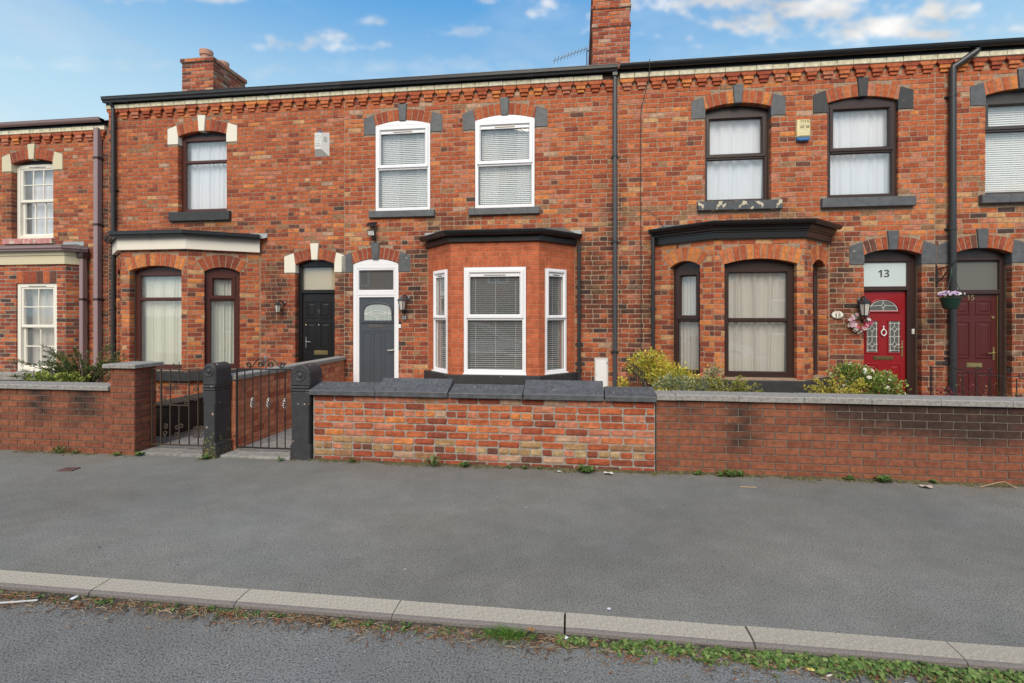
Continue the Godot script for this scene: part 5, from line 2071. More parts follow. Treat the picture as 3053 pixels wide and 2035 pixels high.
# sloped coping, its top tooled in slanting strokes
func coping(w: Node3D, x0: float, x1: float, up: float) -> void:
	var mb := MB.new()
	var zf := 3.085
	var zb := 2.74
	var yb := 0.744
	var yf := 0.797 + up * 0.1
	var yt := 0.862 + up
	var nx := 46
	var ny := 9
	x0 += 0.004
	x1 -= 0.004
	var at := func(i: int, k: int) -> Vector3:
		var fx := float(i) / nx
		var fy := float(k) / ny
		var x := lerpf(x0, x1, fx)
		var y := lerpf(yf, yt, fy)
		var z := lerpf(zf, 2.83, fy)
		if i > 0 and i < nx and k > 0 and k < ny:
			var s := nz.get_noise_2d(x * 30.0 + fy * 6.0, fy * 4.0 + up * 70.0) + 0.5 * nz.get_noise_2d(x * 70.0 + fy * 14.0, fy * 9.0)
			y += s * 0.019
		return Vector3(x, y, z)
	for i in nx:
		for k in ny:
			mb.quad(at.call(i, k), at.call(i + 1, k), at.call(i + 1, k + 1), at.call(i, k + 1))
	var a := [Vector3(x0, yb, zf), Vector3(x0, yf - 0.006, zf + 0.003), Vector3(x0, yf, zf), Vector3(x0, yt, 2.83), Vector3(x0, yt - 0.03, zb), Vector3(x0, yb, zb)]
	var b := []
	for q in a:
		b.append(Vector3(x1, q.y, q.z))
	for i in 6:
		if i == 2:
			continue
		var j := (i + 1) % 6
		mb.quad(a[i], b[i], b[j], a[j])
	for i in range(1, 5):
		mb.tri(a[0], a[i], a[i + 1])
		mb.tri(b[0], b[i + 1], b[i])
	part(mb, "coping_stone", M.paint_charcoal, w)

func gatepost(x: float, z: float, w: float, d: float, h: float, label: String) -> void:
	var t := thing("gatepost", label, "gatepost", Vector3(x, 0, z), "stone gateposts")
	var mb := MB.new()
	var hw := w / 2
	var zf := z + d / 2
	var zb := z - d / 2
	# shaft, waisted a little, then two rolls, then the round head
	mb.T = Transform3D(Basis(), Vector3(x, 0, 0))
	var shaft := PackedVector2Array([Vector2(-hw - 0.012, -0.03), Vector2(hw + 0.012, -0.03), Vector2(hw + 0.008, 0.16), Vector2(hw - 0.008, 0.18), Vector2(hw - 0.008, 0.62), Vector2(hw, 0.66), Vector2(hw, 0.775), Vector2(-hw, 0.775), Vector2(-hw, 0.66), Vector2(-hw + 0.008, 0.62), Vector2(-hw + 0.008, 0.18), Vector2(-hw - 0.008, 0.16)])
	mb.prismb(shaft, zb, zf, 0.008)
	for y in [0.79, 0.822]:
		mb.bev(-hw + 0.006, y - 0.016, zb + 0.006, hw - 0.006, y + 0.016, zf - 0.006, 0.004)
		var roll := PackedVector2Array()
		for i in 9:
			var a := -PI / 2 + PI * i / 8
			roll.append(Vector2(cos(a) * 0.012, sin(a) * 0.013))
		for i in 8:
			mb.quad(Vector3(-hw, y + roll[i].y, zf - 0.006 + roll[i].x), Vector3(hw, y + roll[i].y, zf - 0.006 + roll[i].x), Vector3(hw, y + roll[i + 1].y, zf - 0.006 + roll[i + 1].x), Vector3(-hw, y + roll[i + 1].y, zf - 0.006 + roll[i + 1].x))
			mb.quad(Vector3(hw - 0.006 + roll[i].x, y + roll[i].y, zf), Vector3(hw - 0.006 + roll[i].x, y + roll[i].y, zb), Vector3(hw - 0.006 + roll[i + 1].x, y + roll[i + 1].y, zb), Vector3(hw - 0.006 + roll[i + 1].x, y + roll[i + 1].y, zf))
	var head := PackedVector2Array([Vector2(-hw - 0.004, 0.838), Vector2(hw + 0.004, 0.838)])
	var r := hw + 0.004
	for i in 17:
		var a := PI * i / 16
		head.append(Vector2(cos(a) * r, h - r + sin(a) * r))
	mb.prismb(head, zb, zf, 0.012)
	part(mb, "post", M.paint_post, t)
	if w < 0.2:
		var mo := MB.new()
		var r0 := RandomNumberGenerator.new()
		r0.seed = 5
		for i in 900:
			var u := r0.randf()
			var y := 0.30 * pow(r0.randf(), 1.6)
			var onside := r0.randf() < 0.45
			if nz.get_noise_2d(u * 4.0 + (9.0 if onside else 0.0), y * 14.0) < -0.05 + y * 1.2:
				continue
			var p := Vector3(x + hw + 0.011, y, lerpf(zb, zf, u)) if onside else Vector3(lerpf(x - hw, x + hw, u), y, zf + 0.002)
			var nn := Vector3(1, 0, 0) if onside else Vector3(0, 0, 1)
			var tx := Vector3(0, 0, -1) if onside else Vector3(1, 0, 0)
			var s := r0.randf_range(0.003, 0.009)
			mo.col = [Color(0.15, 0.14, 0.045), Color(0.11, 0.12, 0.04), Color(0.22, 0.20, 0.08)][r0.randi() % 3]
			for k in 5:
				var a0 := TAU * k / 5
				var a1 := TAU * (k + 1) / 5
				mo.tri(p + (tx * cos(a0) + Vector3.UP * sin(a0)) * s, p + (tx * cos(a1) + Vector3.UP * sin(a1)) * s, p + nn * s * 0.5)
		part(mo, "moss", M.tinted, t, "stuff")
	# roundel: raised ring round a hollow with a boss
	var ro := MB.new()
	ro.lathe([Vector2(0.072, 0.0), Vector2(0.066, 0.008), Vector2(0.056, 0.008), Vector2(0.048, 0.001), Vector2(0.030, 0.001), Vector2(0.026, 0.010), Vector2(0.012, 0.016), Vector2(0.0, 0.017)], Vector3.ZERO, 20)
	placed_part(ro, "roundel", M.paint_post, t, Transform3D(Basis(Vector3(1, 0, 0), PI / 2) * Basis.from_scale(Vector3.ONE * minf(1.0, w / 0.17)), Vector3(x, h - r - 0.005, zf)))

func spiral(cx: float, cy: float, z: float, r0: float, r1: float, a0: float, turns: float, n := 18) -> Array:
	var p := []
	for i in n + 1:
		var t := float(i) / n
		var a := a0 + turns * TAU * t
		var r := lerpf(r0, r1, t)
		p.append(Vector3(cx + cos(a) * r, cy + sin(a) * r, z))
	return p

func gate_basket() -> void:
	var t := thing("garden_gate", "black iron gate with three twisted basket bars and ball finial on scrolls", "gate", Vector3(-3.64, 0.06, 2.93), "iron garden gates")
	var z := 2.93
	var x0 := -4.02
	var x1 := -3.285
	var f := MB.new()
	f.bev(x0, 1.000, z - 0.006, x1, 1.015, z + 0.006, 0.002)
	f.bev(x0, 0.070, z - 0.008, x1, 0.088, z + 0.008, 0.002)
	f.bev(x0, 0.088, z - 0.009, x0 + 0.018, 1.0, z + 0.009, 0.002)
	f.box(x0 - 0.03, 0.86, z - 0.006, x0, 0.875, z + 0.006)
	f.box(x0 - 0.03, 0.20, z - 0.006, x0, 0.215, z + 0.006)
	part(f, "frame", M.iron, t)
	var bar := MB.new()
	bar.tube([Vector3(0, 0.088, 0), Vector3(0, 1.0, 0)], 0.0065, 8)
	var bm := bar.mesh()
	bm.surface_set_material(0, M.iron)
	for i in 7:
		var x := lerpf(x0 + 0.018, x1, (i + 0.9) / 7.0)
		placed(bm, "bar", Transform3D(Basis(), Vector3(x, 0, z)), t)
		if i in [1, 3, 5]:
			var k := MB.new()
			for s in 4:
				var p := []
				for j in 15:
					var u := j / 14.0
					var a := TAU * s / 4 + u * TAU * 0.9
					var r := 0.026 * sin(u * PI) + 0.004
					p.append(Vector3(x + cos(a) * r, 0.545 + u * 0.125, z + sin(a) * r))
				k.tube(p, 0.0034, 6)
			part(k, "basket", M.steel, t)
	var s := MB.new()
	var cx := (x0 + x1) / 2 + 0.01
	for q in [-1.0, 1.0]:
		var a := spiral(0, 0, 0, 0.010, 0.040, 0.0, 1.6, 22)
		var pts := []
		for p in a:
			pts.append(Vector3(cx + q * (0.065 + p.x), 1.060 + p.y, z))
		s.tube(pts, 0.0070, 6)
		pts = []
		for p in spiral(0, 0, 0, 0.010, 0.034, 0.5, 1.4, 20):
			pts.append(Vector3(cx + q * (0.215 - p.x), 1.055 + p.y, z))
		s.tube(pts, 0.0070, 6)
		s.tube([Vector3(cx + q * 0.012, 1.09, z), Vector3(cx + q * 0.05, 1.13, z), Vector3(cx + q * 0.09, 1.128, z), Vector3(cx + q * 0.13, 1.09, z), Vector3(cx + q * 0.17, 1.04, z), Vector3(cx + q * 0.205, 1.022, z)], 0.0070, 6)
	part(s, "scrollwork", M.iron, t)
	var b := MB.new()
	b.lathe([Vector2(0.008, 1.015), Vector2(0.008, 1.115), Vector2(0.016, 1.118), Vector2(0.016, 1.126), Vector2(0.008, 1.13)], Vector3(cx, 0, z), 10)
	b.ball(Vector3(cx, 1.146, z), 0.018)
	part(b, "finial", M.steel, t)

func gate_scroll() -> void:
	var t := thing("garden_gate", "rusty black iron gate with small curled scrolls hung from the brick pier", "gate", Vector3(-4.72, 0.06, 2.95), "iron garden gates")
	var z := 2.95
	var x0 := -5.12
	var x1 := -4.29
	var f := MB.new()
	f.bev(x0, 0.985, z - 0.006, x1, 1.0, z + 0.006, 0.002)
	f.bev(x0, 0.075, z - 0.008, x1, 0.093, z + 0.008, 0.002)
	for x in [x0, x0 + 0.12]:
		f.bev(x, 0.093, z - 0.008, x + 0.016, 0.985, z + 0.008, 0.002)
	f.bev(x0 + 0.24, 0.555, z - 0.005, x0 + 0.50, 0.567, z + 0.005, 0.002)
	f.bev(x0 + 0.24, 0.815, z - 0.005, x0 + 0.50, 0.827, z + 0.005, 0.002)
	part(f, "frame", M.rust_iron, t)
	for q in [[0.25, 0.093, 0.985], [0.37, 0.093, 0.555], [0.37, 0.827, 0.985], [0.50, 0.093, 0.985], [0.62, 0.093, 0.985], [0.75, 0.093, 0.985]]:
		var bar := MB.new()
		bar.bev(x0 + q[0] - 0.006, q[1], z - 0.006, x0 + q[0] + 0.006, q[2], z + 0.006, 0.002)
		part(bar, "bar", M.rust_iron, t)
	var s := MB.new()
	for q in [[0.21, 0.76, 0.0], [0.28, 0.76, 2.0], [0.33, 0.78, 4.0], [0.46, 0.60, 1.0], [0.47, 0.66, 3.0], [0.58, 0.76, 0.5], [0.58, 0.64, 2.5], [0.19, 0.30, 1.0], [0.19, 0.22, 4.0], [0.34, 0.30, 0.0], [0.40, 0.31, 3.0], [0.34, 0.20, 2.0], [0.58, 0.29, 0.0], [0.66, 0.29, 2.0], [0.66, 0.21, 4.0], [0.58, 0.21, 5.0], [0.16, 0.62, 1.0], [0.71, 0.62, 0.3]]:
		s.tube(spiral(x0 + q[0], q[1], z, 0.008, 0.034, q[2], 1.15, 14), 0.0065, 6)
	for k in [-1.0, 1.0]:
		var pts := []
		for p in spiral(0, 0, 0, 0.010, 0.034, 0.3, 1.1, 16):
			pts.append(Vector3(x0 + 0.37 + k * (0.05 + p.x), 1.035 + p.y, z))
		s.tube(pts, 0.005, 6)
	s.tube([Vector3(x0 + 0.37, 1.0, z), Vector3(x0 + 0.37, 1.085, z)], [0.007, 0.003], 6)
	part(s, "scrollwork", M.rust_iron, t)

func railing() -> void:
	var t := thing("railing", "low black iron railing dividing the gardens beside the golden shrub", "railing", Vector3(0.76, 0.0, 1.6))
	var x := 0.755
	var f := MB.new()
	f.box(x - 0.012, 0.865, 0.35, x + 0.012, 0.877, 2.55)
	f.box(x - 0.012, 0.12, 0.35, x + 0.012, 0.132, 2.55)
	f.tube([Vector3(x, 0.87, 2.55), Vector3(x + 0.01, 0.80, 2.68), Vector3(x + 0.015, 0.4, 2.72), Vector3(x + 0.015, 0.0, 2.72)], 0.016, 8)
	part(f, "rail", M.rust_iron, t)
	var b := MB.new()
	b.bev(-0.005, 0.02, -0.005, 0.005, 0.96, 0.005, 0.002)
	b.prismb(PackedVector2Array([Vector2(-0.011, 0.95), Vector2(0.011, 0.95), Vector2(0.0, 1.0)]), -0.005, 0.005, 0.0)
	var bm := b.mesh()
	bm.surface_set_material(0, M.iron)
	for i in 12:
		placed(bm, "baluster", Transform3D(Basis(), Vector3(x, 0, 0.42 + i * 0.19)), t)
	t = thing("railing", "black iron scroll topped rail in front of the maroon door", "railing", Vector3(5.9, 0, 0.5))
	var z := 0.5
	f = MB.new()
	var top := []
	for i in 13:
		var u := i / 12.0
		top.append(Vector3(lerpf(5.18, 6.15, u), 0.94 - 0.16 * u - 0.05 * sin(u * PI), z))
	f.tube(top, 0.008, 6)
	f.tube([Vector3(5.0, 0.90, z), Vector3(5.18, 0.90, z)], 0.009, 6)
	f.tube([Vector3(6.15, 0.76, z), Vector3(7.2, 0.74, z)], 0.009, 6)
	f.tube([Vector3(5.02, 0.0, z), Vector3(5.02, 0.92, z)], 0.012, 8)
	part(f, "rail", M.iron, t)
	for i in 9:
		var bb := MB.new()
		var xx := 5.26 + i * 0.17
		bb.tube([Vector3(xx, 0.0, z), Vector3(xx, 0.75 + maxf(0.0, 0.10 - 0.03 * i), z)], 0.007, 6)
		part(bb, "baluster", M.iron, t)
	var s := MB.new()
	for q in [[5.20, 0.97, 0.0], [5.62, 0.88, 2.0], [5.78, 0.87, 4.0], [6.02, 0.86, 1.0], [6.17, 0.80, 3.0]]:
		s.tube(spiral(q[0], q[1], z, 0.01, 0.036, q[2], 1.25, 16), 0.006, 6)
	part(s, "scrollwork", M.iron, t)

# ---------------------------------------------------------------- fittings on the houses
func lantern(called: String, label: String, x: float, y: float, arm: float, out: float, s := 1.0, m: Material = null) -> void:
	var im: Material = m if m else M.pipe_black
	var t := thing(called, label, "lamp", Vector3(x, y, 0), "wall lanterns by the doors")
	var lx := x + arm
	var b := MB.new()
	b.T = Transform3D(Basis(Vector3(1, 0, 0), PI / 2), Vector3(x, y + 0.20 * s, 0))
	b.lathe([Vector2(0.045 * s, 0.0), Vector2(0.042 * s, 0.012), Vector2(0.02 * s, 0.02), Vector2(0, 0.022)], Vector3.ZERO, 14)
	b.T = Transform3D()
	b.tube([Vector3(x, y + 0.20 * s, 0.01), Vector3(x + arm * 0.3, y + 0.25 * s, out * 0.5), Vector3(x + arm * 0.8, y + 0.255 * s, out * 0.9), Vector3(lx, y + 0.225 * s, out)], 0.011 * s, 8)
	part(b, "bracket", im, t)
	var r := MB.new()
	r.lathe([Vector2(0.085 * s, 0.165 * s), Vector2(0.088 * s, 0.172 * s), Vector2(0.05 * s, 0.205 * s), Vector2(0.02 * s, 0.225 * s), Vector2(0.012 * s, 0.235 * s), Vector2(0.0, 0.245 * s)], Vector3(lx, y, out), 6, false)
	part(r, "cap", im, t)
	var g := MB.new()
	g.lathe([Vector2(0.042 * s, 0.0), Vector2(0.066 * s, 0.165 * s)], Vector3(lx, y, out), 6, false)
	part(g, "glass", M.lampglass, t)
	var c := MB.new()
	for i in 6:
		var a := TAU * i / 6
		c.tube([Vector3(lx + cos(a) * 0.044 * s, y, out - sin(a) * 0.044 * s), Vector3(lx + cos(a) * 0.068 * s, y + 0.165 * s, out - sin(a) * 0.068 * s)], 0.005 * s, 5)
	c.lathe([Vector2(0.0, -0.035 * s), Vector2(0.012 * s, -0.02 * s), Vector2(0.03 * s, -0.012 * s), Vector2(0.05 * s, 0.0), Vector2(0.046 * s, 0.008 * s)], Vector3(lx, y, out), 6, false)
	part(c, "cage", im, t)

func fittings() -> void:
	lantern("wall_lamp", "small black wall lantern beside the black panelled door", -5.22, 1.70, -0.06, 0.11, 0.8)
	lantern("wall_lamp", "grey black hexagonal wall lantern beside the dark grey door", -2.92, 1.74, -0.07, 0.12, 1.0, M.pipe_grey)
	lantern("wall_lamp", "black wall lantern above the flower wreath by the red door", 4.335, 1.64, 0.0, 0.13, 1.15)
	# heart shaped number sign
	var t := thing("house_sign", "small dark heart shaped slate numbered 11", "sign", Vector3(-2.985, 1.60, 0.01))
	var hp := PackedVector2Array()
	for i in 28:
		var a := TAU * i / 28
		hp.append(Vector2(-2.985 + 0.0036 * 16 * pow(sin(a), 3) , 1.605 + 0.0036 * (13 * cos(a) - 5 * cos(2 * a) - 2 * cos(3 * a) - cos(4 * a))))
	hp.reverse()
	var mb := MB.new()
	mb.prismb(hp, 0.0, 0.016, 0.0)
	part(mb, "plate", M.paint_charcoal, t)
	lettering("11", 0.05, Transform3D(Basis(), Vector3(-2.985, 1.61, 0.018)), M.letter_white, "number", t, "Droid Serif")
	# bells
	t = thing("door_bell", "small white door bell with black top by grey door", "bell", Vector3(-3.065, 1.46, 0.01))
	mb = MB.new()
	mb.bev(-3.088, 1.425, 0.0, -3.042, 1.495, 0.024, 0.004)
	part(mb, "body", M.plastic_white, t)
	mb = MB.new()
	mb.bev(-3.085, 1.497, 0.0, -3.04, 1.525, 0.028, 0.004)
	part(mb, "hood", M.plastic_dark, t)
	t = thing("door_bell", "narrow cream bell push on the brown frame of red door", "bell", Vector3(5.158, 1.39, -0.1))
	mb = MB.new()
	mb.bev(5.145, 1.355, -0.142, 5.178, 1.435, -0.118, 0.004)
	part(mb, "body", M.plastic_white, t)
	mb = MB.new()
	mb.bev(5.153, 1.385, -0.118, 5.170, 1.402, -0.113, 0.002)
	part(mb, "button", M.plastic_yellow, t)
	# floodlight with its panel
	t = thing("solar_floodlight", "small black floodlight and solar panel on the wall above grey door", "floodlight", Vector3(-3.535, 3.0, 0))
	mb = MB.new()
	mb.T = Transform3D(Basis(Vector3(1, 0, 0), 0.35), Vector3(-3.545, 3.075, 0.10))
	mb.bev(-0.07, -0.05, -0.03, 0.07, 0.05, 0.02, 0.008)
	mb.T = Transform3D()
	mb.tube([Vector3(-3.52, 2.985, 0.0), Vector3(-3.52, 2.985, 0.06), Vector3(-3.53, 3.04, 0.085)], 0.02, 8)
	mb.ball(Vector3(-3.52, 2.98, 0.06), 0.03, 10)
	part(mb, "housing", M.plastic_dark, t)
	mb = MB.new()
	mb.T = Transform3D(Basis(Vector3(1, 0, 0), 0.35), Vector3(-3.545, 3.075, 0.10))
	mb.box(-0.055, -0.037, 0.0205, 0.055, 0.037, 0.024)
	part(mb, "lens", M.plastic_grey_white, t)
	mb = MB.new()
	mb.T = Transform3D(Basis(Vector3(1, 0, 0), -0.9), Vector3(-3.545, 3.235, 0.09))
	mb.bev(-0.085, -0.06, -0.012, 0.085, 0.06, 0.0, 0.003)
	mb.T = Transform3D()
	mb.tube([Vector3(-3.545, 3.19, 0.0), Vector3(-3.545, 3.20, 0.05), Vector3(-3.545, 3.225, 0.085)], 0.01, 6)
	var sp := part(mb, "solar_panel", M.plastic_dark, t)
	mb = MB.new()
	mb.T = Transform3D(Basis(Vector3(1, 0, 0), -0.9), Vector3(-3.545, 3.235, 0.09))
	mb.box(-0.078, -0.053, 0.0005, 0.078, 0.053, 0.002)
	part(mb, "cells", M.solar, sp)
	# white alarm box: a front plate with sides that slope back to the wall
	t = thing("alarm_box", "pale grey burglar alarm box with sloping sides and blue lamp on top", "alarm box", Vector3(-4.5, 4.5, 0))
	var f := [Vector3(-4.60, 4.575, 0.085), Vector3(-4.475, 4.575, 0.085), Vector3(-4.475, 4.862, 0.085), Vector3(-4.60, 4.862, 0.085)]
	var b := [Vector3(-4.64, 4.465, 0.0), Vector3(-4.365, 4.465, 0.0), Vector3(-4.365, 4.885, 0.0), Vector3(-4.64, 4.885, 0.0)]
	mb = MB.new()
	mb.quad(f[0], f[1], f[2], f[3])
	for i in 4:
		var j := (i + 1) % 4
		mb.quad(b[i], b[j], f[j], f[i])
	part(mb, "case", M.plastic_grey_white, t)
	mb = MB.new()
	mb.lathe([Vector2(0.03, 0.0), Vector2(0.03, 0.025), Vector2(0.02, 0.035), Vector2(0, 0.037)], Vector3(-4.52, 4.87, 0.045), 12)
	part(mb, "lamp", M.plastic_blue, t)
	mb = MB.new()
	for i in 4:
		var y := 4.72 + i * 0.025
		mb.T = Transform3D(Basis(Vector3(0, 1, 0), 0.66), Vector3(-4.42, y, 0.046)) * Transform3D(Basis(Vector3(0, 0, 1), -0.2), Vector3.ZERO)
		mb.box(-0.03, -0.003, -0.002, 0.03, 0.003, 0.003)
	mb.T = Transform3D()
	mb.box(-4.585, 4.56, 0.06, -4.575, 4.57, 0.078)
	part(mb, "slots", M.print_grey, t)
	mb = MB.new()
	var em := [Vector3(-4.583, 4.80, 0.086), Vector3(-4.56, 4.825, 0.086), Vector3(-4.537, 4.812, 0.086), Vector3(-4.514, 4.825, 0.086), Vector3(-4.492, 4.80, 0.086), Vector3(-4.495, 4.755, 0.086), Vector3(-4.537, 4.705, 0.086), Vector3(-4.58, 4.755, 0.086), Vector3(-4.583, 4.80, 0.086)]
	mb.tube(em, 0.0025, 5)
	mb.tube([Vector3(-4.57, 4.79, 0.086), Vector3(-4.537, 4.775, 0.086), Vector3(-4.505, 4.79, 0.086)], 0.002, 5)
	part(mb, "emblem", M.print_grey, t)
	lettering("0942", 0.028, Transform3D(Basis(), Vector3(-4.537, 4.672, 0.086)), M.print_grey, "print", t, "Droid Sans", 0.002)
	lettering("678808", 0.024, Transform3D(Basis(), Vector3(-4.537, 4.632, 0.086)), M.print_grey, "print", t, "Droid Sans", 0.002)
	# yellow alarm box
	t = thing("alarm_box", "yellow burglar alarm box with blue base between the brown windows", "alarm box", Vector3(3.5, 4.37, 0))
	mb = MB.new()
	mb.T = Transform3D(Basis(), Vector3.ZERO)
	var yp := PackedVector2Array([Vector2(3.395, 4.43), Vector2(3.588, 4.43), Vector2(3.594, 4.56), Vector2(3.588, 4.702), Vector2(3.395, 4.702), Vector2(3.389, 4.56)])
	mb.prismb(yp, 0.0, 0.068, 0.014)
	part(mb, "case", M.plastic_yellow, t)
	mb = MB.new()
	mb.prismb(PackedVector2Array([Vector2(3.40, 4.385), Vector2(3.43, 4.368), Vector2(3.56, 4.368), Vector2(3.584, 4.385), Vector2(3.588, 4.428), Vector2(3.395, 4.428)]), 0.0, 0.064, 0.014)
	part(mb, "base", M.plastic_blue, t)
	mb = MB.new()
	for q in [[3.43, 4.450, 3.58, 4.453], [3.43, 4.688, 3.58, 4.691], [3.43, 4.45, 3.433, 4.69], [3.577, 4.45, 3.58, 4.69], [3.43, 4.595, 3.58, 4.599], [3.43, 4.56, 3.58, 4.564], [3.44, 4.572, 3.492, 4.586], [3.518, 4.572, 3.568, 4.586]]:
		mb.box(q[0], q[1], 0.0675, q[2], q[3], 0.0695)
	part(mb, "print_lines", M.letter_black, t)
	lettering("PIER", 0.046, Transform3D(Basis(), Vector3(3.505, 4.659, 0.0685)), M.letter_black, "print", t, "Droid Sans", 0.002)
	lettering("Alarms", 0.028, Transform3D(Basis(), Vector3(3.505, 4.618, 0.0685)), M.print_grey, "print", t, "Droid Sans", 0.002)
	lettering("01942", 0.028, Transform3D(Basis(), Vector3(3.505, 4.532, 0.0685)), M.print_grey, "print", t, "Droid Sans", 0.002)
	lettering("242270", 0.028, Transform3D(Basis(), Vector3(3.505, 4.488, 0.0685)), M.print_grey, "print", t, "Droid Sans", 0.002)
	# oval number plaque
	t = thing("house_plaque", "oval cream house plaque numbered 13 with dark rim", "sign", Vector3(4.003, 1.655, 0))
	var ov := PackedVector2Array()
	for i in 28:
		var a := TAU * i / 28
		ov.append(Vector2(4.003 + cos(a) * 0.094, 1.655 + sin(a) * 0.066))
	mb = MB.new()
	mb.prismb(ov, 0.0, 0.014, 0.003)
	part(mb, "rim", M.letter_black, t)
	mb = MB.new()
	ov = MB.inset(ov, 0.007)
	mb.prismb(ov, 0.012, 0.018, 0.003)
	part(mb, "plate", M.cream_frame, t)
	mb = MB.new()
	var rim := []
	for q in MB.inset(ov, 0.008):
		rim.append(Vector3(q.x, q.y, 0.018))
	rim.append(rim[0])
	mb.tube(rim, 0.0018, 5)
	part(mb, "line", M.bronze, t)
	lettering("13", 0.058, Transform3D(Basis(), Vector3(4.003, 1.643, 0.019)), M.letter_black, "number", t, "Droid Serif", 0.003, true)
	mb = MB.new()
	for q in [[-0.022, 0.0], [0.0, 0.008], [0.022, 0.0]]:
		mb.ball(Vector3(4.003 + q[0], 1.69 + q[1], 0.018), 0.007, 6)
	part(mb, "painted_flowers", mat("petal_red", Color(0.5, 0.05, 0.04), 0.6), t)
	# meter box
	t = thing("meter_box", "white meter cupboard door set low in the wall by drainpipe", "meter box", Vector3(0.385, 0.36, 0))
	mb = MB.new()
	mb.ring(0.277, 0.362, 0.493, 0.943, [Vector2(0, -0.06), Vector2(0, 0.008), Vector2(0.016, 0.008), Vector2(0.016, -0.02)])
	part(mb, "frame", M.plastic_grey_white, t)
	mb = MB.new()
	mb.bev(0.295, 0.380, -0.03, 0.475, 0.925, 0.004, 0.004)
	part(mb, "door", M.plastic_white, t)
	mb = MB.new()
	for y in [0.46, 0.86]:
		mb.box(0.470, y - 0.02, 0.002, 0.484, y + 0.02, 0.010)
	mb.ball(Vector3(0.305, 0.66, 0.005), 0.007, 8)
	part(mb, "hinge", M.bronze, t)
	# cables
	mb = MB.new()
	mb.tube([Vector3(1.134, 5.74, 0.17), Vector3(1.135, 5.60, 0.172), Vector3(1.12, 5.40, 0.08), Vector3(1.03, 5.05, 0.015), Vector3(1.018, 4.9, 0.012), Vector3(1.014, 3.6, 0.012), Vector3(1.025, 2.2, 0.012), Vector3(1.03, 0.6, 0.012)], 0.006, 6)
	single(mb, "wall_cable", M.cable, "thin dark cable running straight down the wall by golden shrub", "cable", "cables on the brickwork")
	mb = MB.new()
	mb.tube([Vector3(1.03, 3.33, 0.012), Vector3(1.10, 3.36, 0.02), Vector3(1.20, 3.31, 0.03), Vector3(1.30, 3.20, 0.03), Vector3(1.38, 3.06, 0.04)], 0.005, 6)
	single(mb, "wall_cable", M.cable, "short loose dark cable curling over to the moulded bay roof", "cable", "cables on the brickwork")
	# aerial
	t = thing("television_aerial", "thin branched television aerial fixed to the tall chimney", "aerial", Vector3(0.25, 7.0, -3.0))
	mb = MB.new()
	var ax := 0.20
	mb.tube([Vector3(ax, 7.03, -3.0), Vector3(ax, 7.62, -3.0)], 0.012, 6)
	mb.tube([Vector3(ax, 7.10, -3.0), Vector3(0.32, 7.10, -3.0)], 0.012, 6)
	mb.tube([Vector3(ax, 7.58, -3.0), Vector3(0.32, 7.64, -3.0)], 0.01, 6)
	part(mb, "mast", M.rust_iron, t)
	mb = MB.new()
	mb.tube([Vector3(ax + 0.03, 7.66, -3.0), Vector3(-0.55, 7.34, -2.85)], 0.008, 6)
	for i in 10:
		var p := Vector3(ax - 0.05, 7.62, -3.0).lerp(Vector3(-0.55, 7.34, -2.85), i / 9.5)
		mb.tube([p + Vector3(0.02, 0.02, 0.10), p - Vector3(0.02, 0.02, 0.10)], 0.005, 5)
	part(mb, "boom", M.cable_grey, t)
	# hanging basket on its bracket
	t = thing("wall_bracket", "black wrought iron bracket carrying the flower basket", "bracket", Vector3(5.41, 2.1, 0))
	mb = MB.new()
	mb.bev(5.395, 2.08, 0.0, 5.42, 2.40, 0.014, 0.003)
	mb.tube([Vector3(5.408, 2.34, 0.012), Vector3(5.408, 2.36, 0.2), Vector3(5.408, 2.40, 0.38), Vector3(5.408, 2.43, 0.40), Vector3(5.408, 2.44, 0.38)], 0.008, 6)
	mb.tube([Vector3(5.408, 2.14, 0.012), Vector3(5.408, 2.20, 0.12), Vector3(5.408, 2.34, 0.28)], 0.008, 6)
	var cu := []
	for p in spiral(0, 0, 0, 0.012, 0.04, 0.0, 1.2, 16):
		cu.append(Vector3(5.408, 2.30 + p.y, 0.07 + p.x))
	mb.tube(cu, 0.006, 6)
	part(mb, "arm", M.iron, t)
	t = thing("hanging_basket", "green hanging basket of small lilac and white flowers", "flower basket", Vector3(5.34, 1.66, 0.4))
	var bc := Vector3(5.335, 1.735, 0.40)
	mb = MB.new()
	mb.lathe([Vector2(0.0, 0.0), Vector2(0.075, 0.0), Vector2(0.085, 0.012), Vector2(0.125, 0.15), Vector2(0.132, 0.152), Vector2(0.132, 0.165), Vector2(0.115, 0.165), Vector2(0.10, 0.10), Vector2(0.0, 0.10)], bc, 22)
	part(mb, "bowl", M.basket_green, t)
	mb = MB.new()
	for i in 3:
		var a := TAU * i / 3 + 0.4
		mb.tube([bc + Vector3(cos(a) * 0.15, 0.16, sin(a) * 0.15), bc + Vector3(0.01, 0.52, 0), Vector3(5.408, 2.40, 0.385)], 0.004, 5)
	mb.lathe([Vector2(0.014, 0.45), Vector2(0.02, 0.5), Vector2(0.01, 0.58), Vector2(0, 0.6)], bc + Vector3(0.012, 0, 0), 8)
	part(mb, "hanger", M.basket_green, t)
	mb = MB.new()
	scatter_leaves(mb, bc + Vector3(0, 0.19, 0), Vector3(0.155, 0.055, 0.155), 420, 0.022, [Color(0.05, 0.09, 0.03), Color(0.08, 0.12, 0.04), Color(0.03, 0.06, 0.02)], 61)
	part(mb, "foliage", M.leaf, t)
	mb = MB.new()
	blooms(mb, bc + Vector3(0, 0.20, 0), Vector3(0.165, 0.06, 0.165), 80, 0.017, [Color(0.55, 0.38, 0.62), Color(0.70, 0.60, 0.74), Color(0.45, 0.25, 0.55), Color(0.78, 0.74, 0.78)], 62, true)
	part(mb, "flowers", M.leaf, t)
